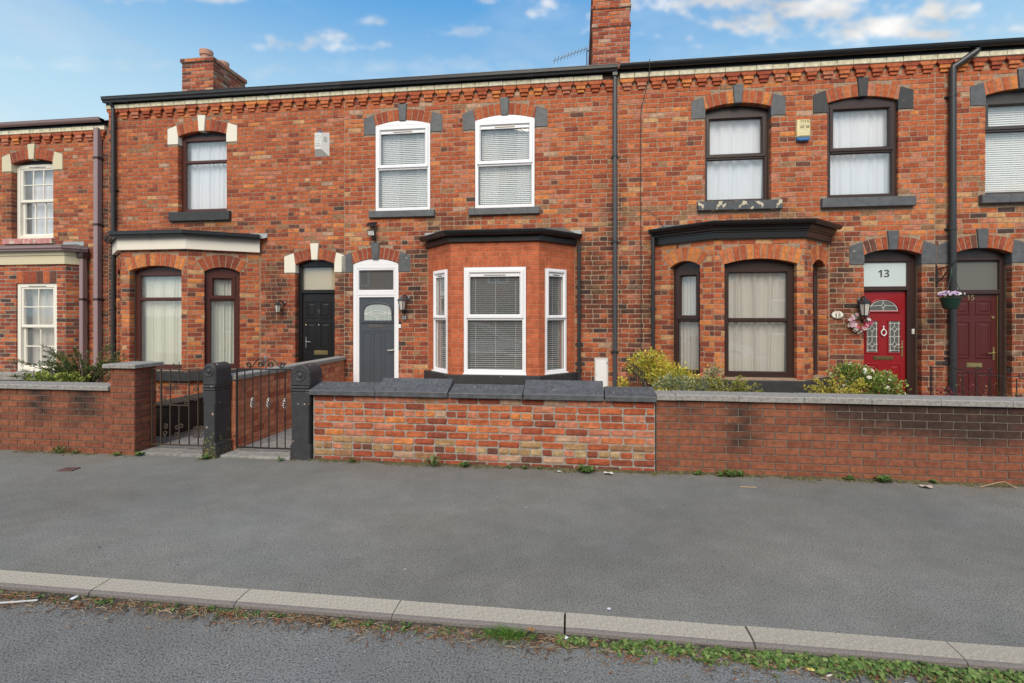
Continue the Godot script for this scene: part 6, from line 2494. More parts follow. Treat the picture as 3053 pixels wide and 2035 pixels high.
	# wreath
	t = thing("flower_wreath", "round wreath of pink and white flowers beside red door", "wreath", Vector3(4.305, 1.40, 0.04))
	mb = MB.new()
	var fl := MB.new()
	var r := RandomNumberGenerator.new()
	r.seed = 9
	for i in 520:
		var a := r.randf() * TAU
		var q := Vector3(4.305 + cos(a) * (0.125 + r.randf_range(-0.05, 0.05)), 1.545 + sin(a) * (0.125 + r.randf_range(-0.05, 0.05)), 0.05 + r.randf_range(-0.03, 0.035))
		leaf_quad(mb, q, Vector3(r.randf_range(-1, 1), r.randf_range(-1, 1), r.randf_range(-0.2, 1)).normalized(), r.randf_range(0.018, 0.034), 0.5, [Color(0.07, 0.13, 0.04), Color(0.12, 0.20, 0.06), Color(0.05, 0.09, 0.03)][r.randi() % 3], r)
		if i % 8 == 0:
			flower(fl, q + Vector3(0, 0, 0.03), Vector3(r.randf_range(-0.5, 0.5), r.randf_range(-0.5, 0.5), 1).normalized(), r.randf_range(0.016, 0.03), [Color(0.78, 0.74, 0.72), Color(0.66, 0.22, 0.36), Color(0.55, 0.08, 0.16), Color(0.70, 0.5, 0.62), Color(0.8, 0.78, 0.7)][r.randi() % 5])
	part(mb, "foliage", M.leaf, t)
	part(fl, "flowers", M.leaf, t)

# ---------------------------------------------------------------- plants
func leaf_quad(mb: MB, at: Vector3, dir: Vector3, size: float, slim: float, col: Color, r: RandomNumberGenerator) -> void:
	var side := dir.cross(Vector3(r.randf_range(-1, 1), 1.0, r.randf_range(-1, 1))).normalized() * size * slim * 0.5
	var up := side.cross(dir).normalized()
	var mid := at + dir * size * 0.55 + up * size * 0.08
	var tip := at + dir * size
	mb.col = col
	mb.tri(at, mid + side, tip)
	mb.tri(at, tip, mid - side)

func scatter_leaves(mb: MB, c: Vector3, rad: Vector3, n: int, size: float, cols: Array, sd: int, slim := 0.6, hollow := 0.5, upward := 0.3) -> void:
	var r := RandomNumberGenerator.new()
	r.seed = sd
	for i in n:
		var d := Vector3(r.randfn(), r.randfn(), r.randfn()).normalized()
		var k := pow(r.randf(), hollow)
		var lump := 1.0 + 0.35 * nz.get_noise_3d(d.x * 3.0 + sd, d.y * 3.0, d.z * 3.0)
		var p := c + Vector3(d.x * rad.x, d.y * rad.y, d.z * rad.z) * k * lump
		var dir := (d + Vector3(r.randf_range(-0.8, 0.8), upward + r.randf_range(-0.6, 0.6), r.randf_range(-0.8, 0.8))).normalized()
		var col: Color = cols[r.randi() % cols.size()]
		leaf_quad(mb, p, dir, size * r.randf_range(0.7, 1.3), slim, col * r.randf_range(0.8, 1.2), r)

func flower(mb: MB, at: Vector3, n: Vector3, r: float, col: Color) -> void:
	var x := n.cross(Vector3(0.3, 1, 0.2)).normalized()
	var y := n.cross(x)
	mb.col = col
	for i in 5:
		var a := TAU * i / 5
		var b := a + TAU / 7
		mb.tri(at, at + (x * cos(a) + y * sin(a)) * r + n * r * 0.25, at + (x * cos(b) + y * sin(b)) * r + n * r * 0.25)
		var m := (a + b) / 2
		mb.tri(at + (x * cos(a) + y * sin(a)) * r + n * r * 0.25, at + (x * cos(m) + y * sin(m)) * r * 1.2 + n * r * 0.15, at + (x * cos(b) + y * sin(b)) * r + n * r * 0.25)

func blooms(mb: MB, c: Vector3, rad: Vector3, n: int, size: float, cols: Array, sd: int, top := false) -> void:
	var r := RandomNumberGenerator.new()
	r.seed = sd
	for i in n:
		var d := Vector3(r.randfn(), r.randfn(), r.randfn()).normalized()
		if top:
			d.y = absf(d.y)
		var p := c + Vector3(d.x * rad.x, d.y * rad.y, d.z * rad.z) * r.randf_range(0.75, 1.05)
		flower(mb, p, (d + Vector3(0, 0.3, 0.4)).normalized(), size * r.randf_range(0.7, 1.2), cols[r.randi() % cols.size()])

func stems(mb: MB, base: Vector3, c: Vector3, rad: Vector3, n: int, th: float, col: Color, sd: int) -> void:
	var r := RandomNumberGenerator.new()
	r.seed = sd
	mb.col = col
	for i in n:
		var d := Vector3(r.randfn(), absf(r.randfn()), r.randfn()).normalized()
		var e := c + Vector3(d.x * rad.x, d.y * rad.y, d.z * rad.z) * 0.9
		var b := base + Vector3(r.randf_range(-0.05, 0.05), 0, r.randf_range(-0.05, 0.05))
		mb.tube([b, b.lerp(e, 0.45) + Vector3(0, 0.08, 0), e], [th, th * 0.7, th * 0.3], 5)

func shrub(called: String, label: String, base: Vector3, clumps: Array, leaf_n: int, size: float, cols: Array, stem: Color, sd: int, slim := 0.6, bloom := []) -> Node3D:
	var t := thing(called, label, "shrub", base, "shrubs in the front gardens")
	var f := MB.new()
	var s := MB.new()
	var b := MB.new()
	for i in clumps.size():
		var q = clumps[i]
		scatter_leaves(f, q[0], q[1], int(leaf_n * q[2]), size, cols, sd + i, slim)
		stems(s, base, q[0], q[1], 5, 0.009, stem, sd + i)
		if bloom.size():
			blooms(b, q[0], q[1] * 1.05, int(bloom[0] * q[2]), bloom[1], bloom[2], sd + 50 + i, true)
	part(s, "stems", M.tinted, t)
	part(f, "foliage", M.leaf, t)
	if bloom.size():
		part(b, "flowers", M.leaf, t)
	return t

# arching sprays set with needles
func conifer(called: String, label: String, base: Vector3, n: int, reach: float, height: float, cols: Array, sd: int, spread := 1.0, needle := 0.02) -> void:
	var t := thing(called, label, "shrub", base, "shrubs in the front gardens")
	var r := RandomNumberGenerator.new()
	r.seed = sd
	var f := MB.new()
	var s := MB.new()
	s.col = Color(0.09, 0.06, 0.04)
	for i in n:
		var a := r.randf() * TAU
		var out := Vector3(cos(a), 0, sin(a)) * reach * r.randf_range(0.35, 1.0) * spread
		var hgt := height * r.randf_range(0.55, 1.0) * (1.0 - 0.35 * out.length() / reach)
		var pts := []
		for k in 7:
			var u := k / 6.0
			pts.append(base + out * u + Vector3(0, hgt * (1.0 - pow(1.0 - u, 1.8)), 0) + Vector3(r.randfn(), r.randfn(), r.randfn()) * 0.008)
		s.tube(pts, [0.008, 0.007, 0.006, 0.005, 0.004, 0.003, 0.002], 4, false)
		for k in 62:
			var u := r.randf_range(0.25, 1.0)
			var j := mini(5, int(u * 6))
			var p: Vector3 = (pts[j] as Vector3).lerp(pts[j + 1], u * 6 - j)
			var al: Vector3 = ((pts[j + 1] as Vector3) - (pts[j] as Vector3)).normalized()
			var side := Vector3(r.randfn(), r.randfn() * 0.6, r.randfn()).normalized()
			var tw := (al * 0.9 + side).normalized() * r.randf_range(0.02, 0.075) * (1.25 - u * 0.8)
			for m in 3:
				var c: Color = cols[r.randi() % cols.size()]
				leaf_quad(f, p + tw * m / 3.0, (al + side * 1.1 + Vector3(r.randfn(), r.randfn(), r.randfn()) * 0.3).normalized(), needle * r.randf_range(0.8, 1.5), 0.35, c * r.randf_range(0.75, 1.25), r)
	part(s, "branches", M.tinted, t)
	part(f, "foliage", M.leaf, t)

func planting() -> void:
	conifer("juniper_bush", "dark green feathery juniper spreading behind the garden wall", Vector3(-7.2, 0.40, 1.9), 60, 0.85, 1.0, [Color(0.09, 0.15, 0.045), Color(0.13, 0.19, 0.05), Color(0.17, 0.16, 0.05), Color(0.06, 0.10, 0.035)], 3, 1.0, 0.026)
	shrub("leafy_shrub", "low yellow green leafy shrub in front of the juniper", Vector3(-7.25, 0.35, 2.35), [[Vector3(-7.35, 0.74, 2.35), Vector3(0.26, 0.11, 0.16), 1.0], [Vector3(-6.88, 0.74, 2.38), Vector3(0.22, 0.12, 0.15), 0.8]], 420, 0.045, [Color(0.28, 0.33, 0.05), Color(0.20, 0.27, 0.05), Color(0.12, 0.18, 0.04), Color(0.36, 0.38, 0.09)], Color(0.08, 0.06, 0.04), 17)
	var pt := MB.new()
	pt.bev(-6.33, 0.55, 2.20, -6.295, 0.86, 2.23, 0.004)
	single(pt, "garden_stake", mat("stake_wood", Color(0.5, 0.33, 0.2), 0.8), "short pale wooden stake standing among the juniper branches", "stake")
	shrub("golden_shrub", "golden yellow and green shrub growing beside the black railing", Vector3(1.05, 0.2, 1.5),
		[[Vector3(0.98, 0.93, 1.2), Vector3(0.30, 0.22, 0.30), 1.0], [Vector3(1.25, 0.80, 1.5), Vector3(0.32, 0.20, 0.28), 0.9], [Vector3(0.62, 0.55, 1.3), Vector3(0.10, 0.22, 0.14), 0.35], [Vector3(0.98, 0.62, 2.3), Vector3(0.13, 0.13, 0.14), 0.3]], 2200, 0.036, [Color(0.52, 0.45, 0.05), Color(0.42, 0.43, 0.06), Color(0.30, 0.36, 0.06), Color(0.52, 0.33, 0.05), Color(0.60, 0.54, 0.10)], Color(0.12, 0.07, 0.04), 23)
	shrub("grey_green_shrub", "loose grey green small leaved shrub by the moulded bay", Vector3(1.45, 0.2, 1.8),
		[[Vector3(1.18, 0.74, 1.95), Vector3(0.28, 0.17, 0.22), 0.9], [Vector3(1.62, 0.66, 1.75), Vector3(0.26, 0.20, 0.22), 1.0], [Vector3(1.78, 0.86, 1.5), Vector3(0.13, 0.16, 0.13), 0.25], [Vector3(1.42, 0.55, 2.2), Vector3(0.30, 0.12, 0.2), 0.7]], 1300, 0.028, [Color(0.20, 0.24, 0.16), Color(0.27, 0.31, 0.20), Color(0.13, 0.19, 0.09), Color(0.34, 0.36, 0.22), Color(0.35, 0.33, 0.08)], Color(0.14, 0.10, 0.07), 29, 0.8)
	conifer("dwarf_conifer", "low golden dwarf conifer behind the coping under the bay window", Vector3(1.72, 0.40, 2.25), 40, 0.45, 0.62, [Color(0.34, 0.33, 0.06), Color(0.25, 0.27, 0.06), Color(0.42, 0.38, 0.09), Color(0.17, 0.20, 0.05)], 31, 1.0, 0.02)
	conifer("dwarf_conifer", "bright yellow fan leaved conifer in front of the rose bush", Vector3(2.93, 0.40, 2.25), 42, 0.45, 0.66, [Color(0.50, 0.42, 0.05), Color(0.42, 0.36, 0.05), Color(0.30, 0.30, 0.06), Color(0.56, 0.48, 0.10)], 37, 1.0, 0.022)
	shrub("rose_bush", "bushy green rose with white blooms in front of red door", Vector3(3.6, 0.2, 1.6),
		[[Vector3(3.42, 0.88, 1.6), Vector3(0.25, 0.16, 0.22), 0.8], [Vector3(3.62, 0.70, 1.7), Vector3(0.34, 0.24, 0.25), 1.0], [Vector3(3.82, 0.78, 1.5), Vector3(0.16, 0.16, 0.18), 0.4], [Vector3(3.85, 0.55, 1.7), Vector3(0.20, 0.14, 0.18), 0.5]], 1900, 0.036, [Color(0.13, 0.21, 0.045), Color(0.19, 0.28, 0.06), Color(0.26, 0.33, 0.08), Color(0.34, 0.37, 0.11), Color(0.08, 0.14, 0.035)], Color(0.10, 0.09, 0.04), 41, 0.6, [16, 0.022, [Color(0.75, 0.74, 0.66), Color(0.7, 0.66, 0.56)]])
	# bare reddish twigs by the maroon door
	var t := thing("twiggy_plant", "nearly bare plant of thin reddish twigs before maroon door", "plant", Vector3(4.8, 0.2, 2.0))
	var s := MB.new()
	var f := MB.new()
	var r := RandomNumberGenerator.new()
	r.seed = 51
	for i in 34:
		s.col = Color(0.12, 0.06, 0.045) * r.randf_range(0.7, 1.4)
		var b := Vector3(r.randf_range(4.25, 5.3), 0.2, r.randf_range(1.6, 2.3))
		var pts := [b]
		for k in 4:
			pts.append(pts[-1] + Vector3(r.randfn() * 0.07, r.randf_range(0.09, 0.19), r.randfn() * 0.05))
		s.tube(pts, [0.004, 0.0035, 0.003, 0.002, 0.001], 4, false)
		for k in 9:
			var p: Vector3 = pts[r.randi_range(2, 4)]
			leaf_quad(f, p + Vector3(r.randfn(), r.randfn(), r.randfn()) * 0.02, Vector3(r.randfn(), r.randfn(), r.randfn()).normalized(), 0.028, 0.6, [Color(0.14, 0.16, 0.05), Color(0.20, 0.05, 0.05), Color(0.24, 0.20, 0.06)][r.randi() % 3], r)
	for i in 160:
		leaf_quad(f, Vector3(4.17 + r.randfn() * 0.10, 0.70 + r.randfn() * 0.05, 2.1 + r.randfn() * 0.08), Vector3(r.randfn(), 0.6, r.randfn()).normalized(), 0.035, 0.6, Color(0.17, 0.03, 0.04) * r.randf_range(0.7, 1.5), r)
	part(s, "twigs", M.tinted, t)
	part(f, "leaves", M.leaf, t)
	# planter and stones behind the scrolled gate
	t = thing("planter", "dark timber trough behind the scrolled gate", "planter", Vector3(-5.48, 0.0, 1.7))
	s = MB.new()
	s.bev(-5.75, 0.03, 1.0, -5.44, 0.42, 2.35, 0.008)
	part(s, "box", M.wood_dark, t)
	s = MB.new()
	s.bev(-5.77, 0.42, 0.98, -5.42, 0.45, 2.37, 0.006)
	part(s, "rim", M.wood_dark, t)

# one weed: a rosette of bent leaves
func rosette(mb: MB, at: Vector3, n: int, len_: float, slim: float, cols: Array, r: RandomNumberGenerator, rise := 0.5) -> void:
	for i in n:
		var a := r.randf() * TAU
		var d := Vector3(cos(a), 0, sin(a))
		var l := len_ * r.randf_range(0.5, 1.1)
		var w := l * slim * 0.5
		var side := Vector3(-sin(a), 0, cos(a)) * w
		var h := l * rise * r.randf_range(0.5, 1.3)
		var p1 := at + d * l * 0.45 + Vector3(0, h, 0)
		var p2 := at + d * l + Vector3(0, h * 0.7, 0)
		mb.col = (cols[r.randi() % cols.size()] as Color) * r.randf_range(0.8, 1.2)
		mb.tri(at, p1 + side, p1 - side)
		mb.tri(p1 - side, p1 + side, p2)

func litter() -> void:
	var r := RandomNumberGenerator.new()
	r.seed = 71
	var greens := [Color(0.07, 0.13, 0.03), Color(0.10, 0.17, 0.045), Color(0.05, 0.10, 0.03), Color(0.14, 0.20, 0.06)]
	# weeds at the foot of the walls
	var spots := [[-2.44, 3.075, 34, 0.075, 0.16, "spiky green weed tuft at foot of old brick wall"], [-1.55, 3.10, 26, 0.14, 0.22, "spreading thistle like weed at foot of old brick wall"], [-1.22, 3.09, 30, 0.08, 0.4, "leafy weed beside the thistle at foot of old wall"], [0.09, 3.10, 130, 0.085, 0.35, "dense clump of dark green weed below the raised coping"],
		[-0.72, 3.08, 20, 0.045, 0.5, "tiny weed at foot of old brick wall"], [-0.4, 3.08, 16, 0.04, 0.5, "tiny weed at foot of old brick wall"], [-0.58, 3.08, 18, 0.05, 0.5, "tiny weed at foot of old brick wall"], [1.20, 3.04, 36, 0.06, 0.5, "round leaved weed at foot of stained wall"], [1.47, 3.05, 60, 0.075, 0.45, "bushy round leaved weed at foot of stained wall"], [1.62, 3.04, 40, 0.07, 0.4, "pointed leafy weed at foot of stained wall"],
		[2.68, 3.03, 30, 0.055, 0.5, "low weed below the dark stain on wall"], [2.98, 3.04, 70, 0.08, 0.4, "broad dark weed below the dark stain on wall"], [3.40, 3.02, 24, 0.05, 0.5, "sparse weed at foot of stained wall further along"], [-6.20, 3.18, 60, 0.10, 0.10, "grassy tuft at foot of wall by brick pier"], [-5.9, 3.17, 20, 0.05, 0.5, "tiny sprout at foot of wall by brick pier"], [-5.33, 3.2, 24, 0.06, 0.5, "small weed at foot of brick pier"], [-5.05, 3.16, 30, 0.06, 0.5, "small weed between brick pier and flagstones"], [-4.20, 3.19, 44, 0.06, 0.45, "bright weed at foot of mossy gatepost"], [-3.35, 3.15, 20, 0.05, 0.5, "small weed on threshold of the basket gate"]]
	for s in spots:
		var t := thing("weed", s[5], "weed", Vector3(s[0], 0, s[1]), "weeds along the walls")
		var mb := MB.new()
		for i in maxi(1, int(s[2] / 14)):
			rosette(mb, Vector3(s[0] + r.randfn() * s[3] * 0.55, 0.005, s[1] + absf(r.randfn()) * 0.02), 14, s[3], s[4], greens, r, 0.65)
		part(mb, "leaves", M.leaf, t)
	# tuft of grass in the channel
	var g := thing("grass_tuft", "bright green tuft of grass growing against the kerb", "grass tuft", Vector3(-0.36, -0.036, 5.845))
	var gm := MB.new()
	for i in 420:
		var b := Vector3(-0.36 + clampf(r.randfn() * 0.055, -0.11, 0.13), -0.036, 5.826 + absf(r.randfn()) * 0.03)
		var d := Vector3(r.randfn() * 0.5 + (b.x + 0.36) * 4.0, 1.3, r.randfn() * 0.4 + 0.4).normalized()
		var l := r.randf_range(0.035, 0.085)
		gm.col = [Color(0.12, 0.26, 0.04), Color(0.16, 0.32, 0.06), Color(0.08, 0.18, 0.03)][r.randi() % 3]
		var sd := d.cross(Vector3(r.randfn(), 0.2, r.randfn())).normalized() * 0.0018
		gm.tri(b - sd, b + sd, b + d * l * 0.6)
		gm.tri(b + d * l * 0.5 - sd, b + d * l * 0.5 + sd, b + d * l + Vector3(d.x, -0.4, d.z) * l * 0.3)
	part(gm, "blades", M.leaf, g)
	# weeds, dead stalks and grit in the channel
	var wd := MB.new()
	for i in 900:
		var x := r.randf_range(-0.1, 2.6)
		if r.randf() > 0.35 + 0.6 * smoothstep(-0.1, 1.0, x):
			continue
		if nz.get_noise_2d(x * 3.0, 11.0) < -0.3:
			continue
		rosette(wd, Vector3(x, -0.035, 5.82 + absf(r.randfn()) * 0.05), 6, r.randf_range(0.018, 0.042), 0.6, [Color(0.10, 0.18, 0.04), Color(0.15, 0.24, 0.06), Color(0.07, 0.12, 0.03), Color(0.20, 0.26, 0.08)], r, 0.6)
	for i in 130:
		rosette(wd, Vector3(r.randf_range(-3.6, -0.4), -0.035, 5.82 + absf(r.randfn()) * 0.03), 5, r.randf_range(0.015, 0.04), 0.5, greens, r, 0.6)
	struct(wd, "channel_weeds", M.leaf, "stuff")
	var ds := MB.new()
	for i in 4200:
		var x := r.randf_range(-3.7, 2.7)
		var z := 5.81 + absf(r.randfn()) * (0.065 + 0.045 * nz.get_noise_2d(x * 2.0, 4.0))
		var l := r.randf_range(0.008, 0.075) * (1.0 if r.randf() < 0.4 else 0.35)
		var a := r.randf() * PI
		var d := Vector3(cos(a), r.randf_range(-0.1, 0.2), sin(a) * 0.7).normalized() * l
		ds.col = [Color(0.26, 0.17, 0.10), Color(0.34, 0.24, 0.15), Color(0.15, 0.10, 0.07), Color(0.40, 0.32, 0.22), Color(0.10, 0.08, 0.06), Color(0.30, 0.12, 0.05)][r.randi() % 6]
		ds.tube([Vector3(x, -0.030, z), Vector3(x, -0.028, z) + d * 0.5 + Vector3(0, r.randf() * 0.008, 0), Vector3(x, -0.028, z) + d], r.randf_range(0.001, 0.0026), 4, false)
	struct(ds, "channel_debris", M.tinted, "stuff")
	var gr := MB.new()
	for i in 2400:
		var near := i < 1500
		var x := r.randf_range(-3.4, 2.4)
		var z := 5.815 + absf(r.randfn()) * 0.10 if near else r.randf_range(5.95, 6.6)
		if not near and nz.get_noise_2d(x * 1.7, z * 1.7) < 0.1:
			continue
		var s := r.randf_range(0.0015, 0.0045) * (1.6 if r.randf() < 0.1 else 1.0)
		var k := r.randf_range(0.10, 0.42)
		gr.col = Color(k, k * 0.98, k * 0.94)
		var p := Vector3(x, -0.033 - 0.012 * (z - 5.8) + s * 0.4 + 0.010 * nz.get_noise_2d(x * 1.3, z * 1.3), z)
		var q := [p + Vector3(s, 0, 0), p + Vector3(0, 0, s), p - Vector3(s, 0, 0), p - Vector3(0, 0, s)]
		for j in 4:
			gr.tri(q[(j + 1) % 4], q[j], p + Vector3(0, s * 0.8, 0))
	struct(gr, "road_grit", M.tinted, "stuff")
	# moss and crumbs along the foot of the walls
	var mo := MB.new()
	for i in 7000:
		var x := r.randf_range(-7.0, 4.6)
		if x > -4.12 and x < -3.25 or x > -5.1 and x < -4.3:
			continue
		if nz.get_noise_2d(x * 2.4, 17.0) < -0.22:
			continue
		var zb := 3.13 if x < -5.0 else 3.17 if x < -4.0 else 3.035 if x < 0.81 else 2.995
		var z := zb + absf(r.randfn()) * (0.038 + 0.03 * nz.get_noise_2d(x * 3.0, 30.0))
		var s := r.randf_range(0.003, 0.013)
		mo.col = [Color(0.13, 0.12, 0.03), Color(0.18, 0.15, 0.05), Color(0.09, 0.10, 0.03), Color(0.10, 0.08, 0.055), Color(0.22, 0.17, 0.10), Color(0.07, 0.06, 0.05)][r.randi() % 6]
		var p := Vector3(x, 0.003 + 0.008 * nz.get_noise_2d(x * 1.3, z * 1.3), z)
		var hh := s * r.randf_range(0.3, 0.8)
		for j in 5:
			var a := TAU * j / 5
			var b := TAU * (j + 1) / 5
			mo.tri(p + Vector3(cos(b), 0, sin(b)) * s, p + Vector3(cos(a), 0, sin(a)) * s, p + Vector3(0, hh, 0))
	struct(mo, "moss", M.tinted, "stuff")
	# earth that has gathered along the kerb and the walls
	earth("channel_soil", func(x: float) -> float: return 5.792, func(x: float) -> float: return 0.055 + 0.075 * maxf(-0.4, nz.get_noise_2d(x * 1.6, 40.0) + 0.5 * nz.get_noise_2d(x * 6.0, 41.0)), -3.9, 3.0, -0.033, [Color(0.085, 0.07, 0.055), Color(0.12, 0.10, 0.08), Color(0.06, 0.055, 0.045)])
	earth("wall_foot_soil", func(x: float) -> float: return 3.03 if x < 0.81 else 2.99, func(x: float) -> float: return 0.045 + 0.05 * maxf(-0.7, nz.get_noise_2d(x * 1.9, 60.0) + 0.5 * nz.get_noise_2d(x * 7.0, 61.0)), -2.98, 4.9, 0.002, [Color(0.13, 0.11, 0.06), Color(0.16, 0.13, 0.055), Color(0.09, 0.08, 0.055)])
	# trodden gum, scuffs and pale chips on the pavement
	var gum := MB.new()
	for i in 80:
		var x := r.randf_range(-6.0, 4.5)
		var z := r.randf_range(3.3, 5.6)
		var s := r.randf_range(0.005, 0.012) if i < 25 else r.randf_range(0.003, 0.007)
		var k := r.randf_range(0.06, 0.12) if i % 3 == 0 else r.randf_range(0.2, 0.36)
		gum.col = Color(k, k * 0.97, k * 0.92)
		var y := 0.002 + 0.008 * nz.get_noise_2d(x * 1.3, z * 1.3)
		for j in 7:
			var a := TAU * j / 7
			var b := TAU * (j + 1) / 7
			gum.tri(Vector3(x, y + 0.0025, z), Vector3(x + cos(b) * s, y, z + sin(b) * s), Vector3(x + cos(a) * s, y, z + sin(a) * s))
	struct(gum, "pavement_specks", M.tinted, "stuff")
	# larger scraps one can pick out
	scrap("white scrap of torn paper beside the dense weed clump", Vector3(0.31, 0.012, 3.17), 0.10, Color(0.62, 0.61, 0.58), r)
	scrap("small grey white scrap at foot of old wall", Vector3(-0.19, 0.010, 3.16), 0.05, Color(0.5, 0.52, 0.54), r)
	scrap("pale crumpled scrap on pavement near stained wall", Vector3(3.28, 0.010, 3.18), 0.11, Color(0.44, 0.38, 0.32), r)
	scrap("white plastic scrap by the kerb beside the grass tuft", Vector3(-0.065, -0.022, 5.83), 0.035, Color(0.75, 0.76, 0.8), r)
	scrap("bluish white scrap lying by the channel weeds", Vector3(1.47, -0.030, 5.955), 0.04, Color(0.62, 0.66, 0.7), r)
	scrap("yellow fallen leaf lying in the channel", Vector3(1.08, -0.027, 5.91), 0.035, Color(0.62, 0.55, 0.15), r)
	scrap("brown fallen leaf standing against the kerb face", Vector3(-0.245, 0.0, 5.826), 0.05, Color(0.40, 0.20, 0.10), r)
	scrap("white shard near the kerb joint in the channel", Vector3(-2.92, -0.018, 5.845), 0.05, Color(0.66, 0.7, 0.76), r)
	scrap("grey pebble sized chip on pavement by the kerb", Vector3(0.17, 0.012, 5.60), 0.025, Color(0.6, 0.62, 0.68), r)
	var st := MB.new()
	st.col = Color(0.55, 0.55, 0.55)
	st.tube([Vector3(-3.45, -0.025, 5.965), Vector3(-3.25, -0.023, 5.92), Vector3(-3.12, -0.024, 5.88)], 0.006, 6)
	single(st, "white_stick", M.tinted, "thin white stick lying in the road by the kerb", "stick")
	st = MB.new()
	st.col = Color(0.52, 0.38, 0.22)
	st.tube([Vector3(1.53, 0.008, 3.40), Vector3(1.68, 0.008, 3.395)], 0.004, 6)
	single(st, "wooden_stick", M.tinted, "pale wooden lolly stick lying on the pavement", "stick")
	st = MB.new()
	st.col = Color(0.38, 0.27, 0.17)
	st.tube([Vector3(3.78, 0.01, 3.12), Vector3(3.95, 0.05, 3.09), Vector3(4.02, 0.06, 3.08), Vector3(4.1, 0.01, 3.12)], 0.005, 6)
	single(st, "dry_twig", M.tinted, "bent dry twig at foot of the stained wall", "twig")
	st = MB.new()
	st.col = Color(0.7, 0.69, 0.66)
	st.tube([Vector3(1.14, -0.031, 5.935), Vector3(1.185, -0.031, 5.92)], 0.0045, 8)
	single(st, "cigarette_end", M.tinted, "white cigarette end beside the yellow leaf", "cigarette end")

func earth(called: String, back: Callable, width: Callable, x0: float, x1: float, y: float, cols: Array) -> void:
	var mb := MB.new()
	var n := int((x1 - x0) / 0.03)
	var rows := 4
	var at := func(i: int, k: int) -> Vector3:
		var x := lerpf(x0, x1, float(i) / n)
		var f := float(k) / rows
		var w: float = maxf(0.012, width.call(x))
		var z: float = back.call(x) + w * f
		var road := 0.010 * nz.get_noise_2d(x * 1.3, z * 1.3) if y < -0.02 else 0.008 * nz.get_noise_2d(x * 1.3, z * 1.3)
		var h := 0.012 * (1.0 - f) * (0.7 + 0.6 * nz.get_noise_2d(x * 14.0, z * 20.0)) if k < rows else -0.004
		return Vector3(x, y + road + h + 0.002, z)
	for i in n:
		for k in rows:
			mb.col = (cols[(i * 7 + k * 3 + int(nz.get_noise_2d(i * 0.6, k * 2.0) * 5.0) + 20) % cols.size()] as Color)
			mb.quad(at.call(i, k + 1), at.call(i + 1, k + 1), at.call(i + 1, k), at.call(i, k))
	struct(mb, called, M.stone, "stuff")

func scrap(label: String, at: Vector3, s: float, col: Color, r: RandomNumberGenerator) -> void:
	var mb := MB.new()
	mb.col = col
	var ring := []
	for i in 9:
		var a := TAU * i / 9
		ring.append(at + Vector3(cos(a) * s * r.randf_range(0.35, 0.6), r.randf_range(-0.002, 0.01) * s / 0.05, sin(a) * s * r.randf_range(0.25, 0.5)))
	for i in 9:
		mb.tri(ring[(i + 1) % 9], ring[i], at + Vector3(0, s * 0.14, 0))
	var kind := "leaf" if "leaf" in label else "scrap"
	single(mb, "fallen_leaf" if kind == "leaf" else "litter_scrap", M.tinted, label, kind)

# ---------------------------------------------------------------- across the road: what the window glass mirrors
func across_the_road() -> void:
	var zf := 16.6
	var bm := mat("brick_far", Color(0.40, 0.13, 0.07), 0.9)
	for k in 5:
		var x0 := -13.0 + k * 5.2
		var h := thing("opposite_house", "brick terraced house across the road, mirrored in the window glass", "house", Vector3(x0, 0, zf), "houses across the road")
		var mb := MB.new()
		mb.box(x0, 0.0, zf, x0 + 5.19, 5.5, zf + 6.0)
		part(mb, "wall", bm, h)
		mb = MB.new()
		mb.col = Color(0.08, 0.085, 0.095)
		mb.quad(Vector3(x0 + 5.2, 5.45, zf - 0.15), Vector3(x0, 5.45, zf - 0.15), Vector3(x0, 7.2, zf + 3.0), Vector3(x0 + 5.2, 7.2, zf + 3.0))
		mb.quad(Vector3(x0, 5.45, zf + 6.15), Vector3(x0 + 5.2, 5.45, zf + 6.15), Vector3(x0 + 5.2, 7.2, zf + 3.0), Vector3(x0, 7.2, zf + 3.0))
		part(mb, "roof", M.felt, h)
		for q in [[0.7, 3.2, 1.7, 4.7], [3.0, 3.2, 4.0, 4.7], [2.6, 0.8, 4.4, 2.4]]:
			mb = MB.new()
			mb.T = Transform3D(Basis(Vector3.UP, PI), Vector3(2 * x0 + 5.2, 0, 2 * zf))
			mb.ring(x0 + q[0], q[1], x0 + q[2], q[3], [Vector2(0, zf), Vector2(0, zf + 0.05), Vector2(0.09, zf + 0.05), Vector2(0.09, zf + 0.01)])
			mb.box(x0 + (q[0] + q[2]) / 2 - 0.04, q[1] + 0.09, zf + 0.005, x0 + (q[0] + q[2]) / 2 + 0.04, q[3] - 0.09, zf + 0.04)
			var wn := part(mb, "window", M.white_frame, h)
			mb = MB.new()
			mb.T = Transform3D(Basis(Vector3.UP, PI), Vector3(2 * x0 + 5.2, 0, 2 * zf))
			mb.box(x0 + q[0] + 0.09, q[1] + 0.09, zf + 0.002, x0 + q[2] - 0.09, q[3] - 0.09, zf + 0.012)
			part(mb, "pane", M.car_glass, wn)
		mb = MB.new()
		mb.box(x0 + 4.0, 0.1, zf - 0.04, x0 + 4.9, 2.2, zf - 0.002)
		part(mb, "door", M.door_black, h)
	car(Vector3(-3.6, -0.085, 11.0), "white hatchback parked across the road, mirrored in the bay window")
	car(Vector3(3.9, -0.085, 11.0), "second white hatchback across the road, mirrored in brown bay")

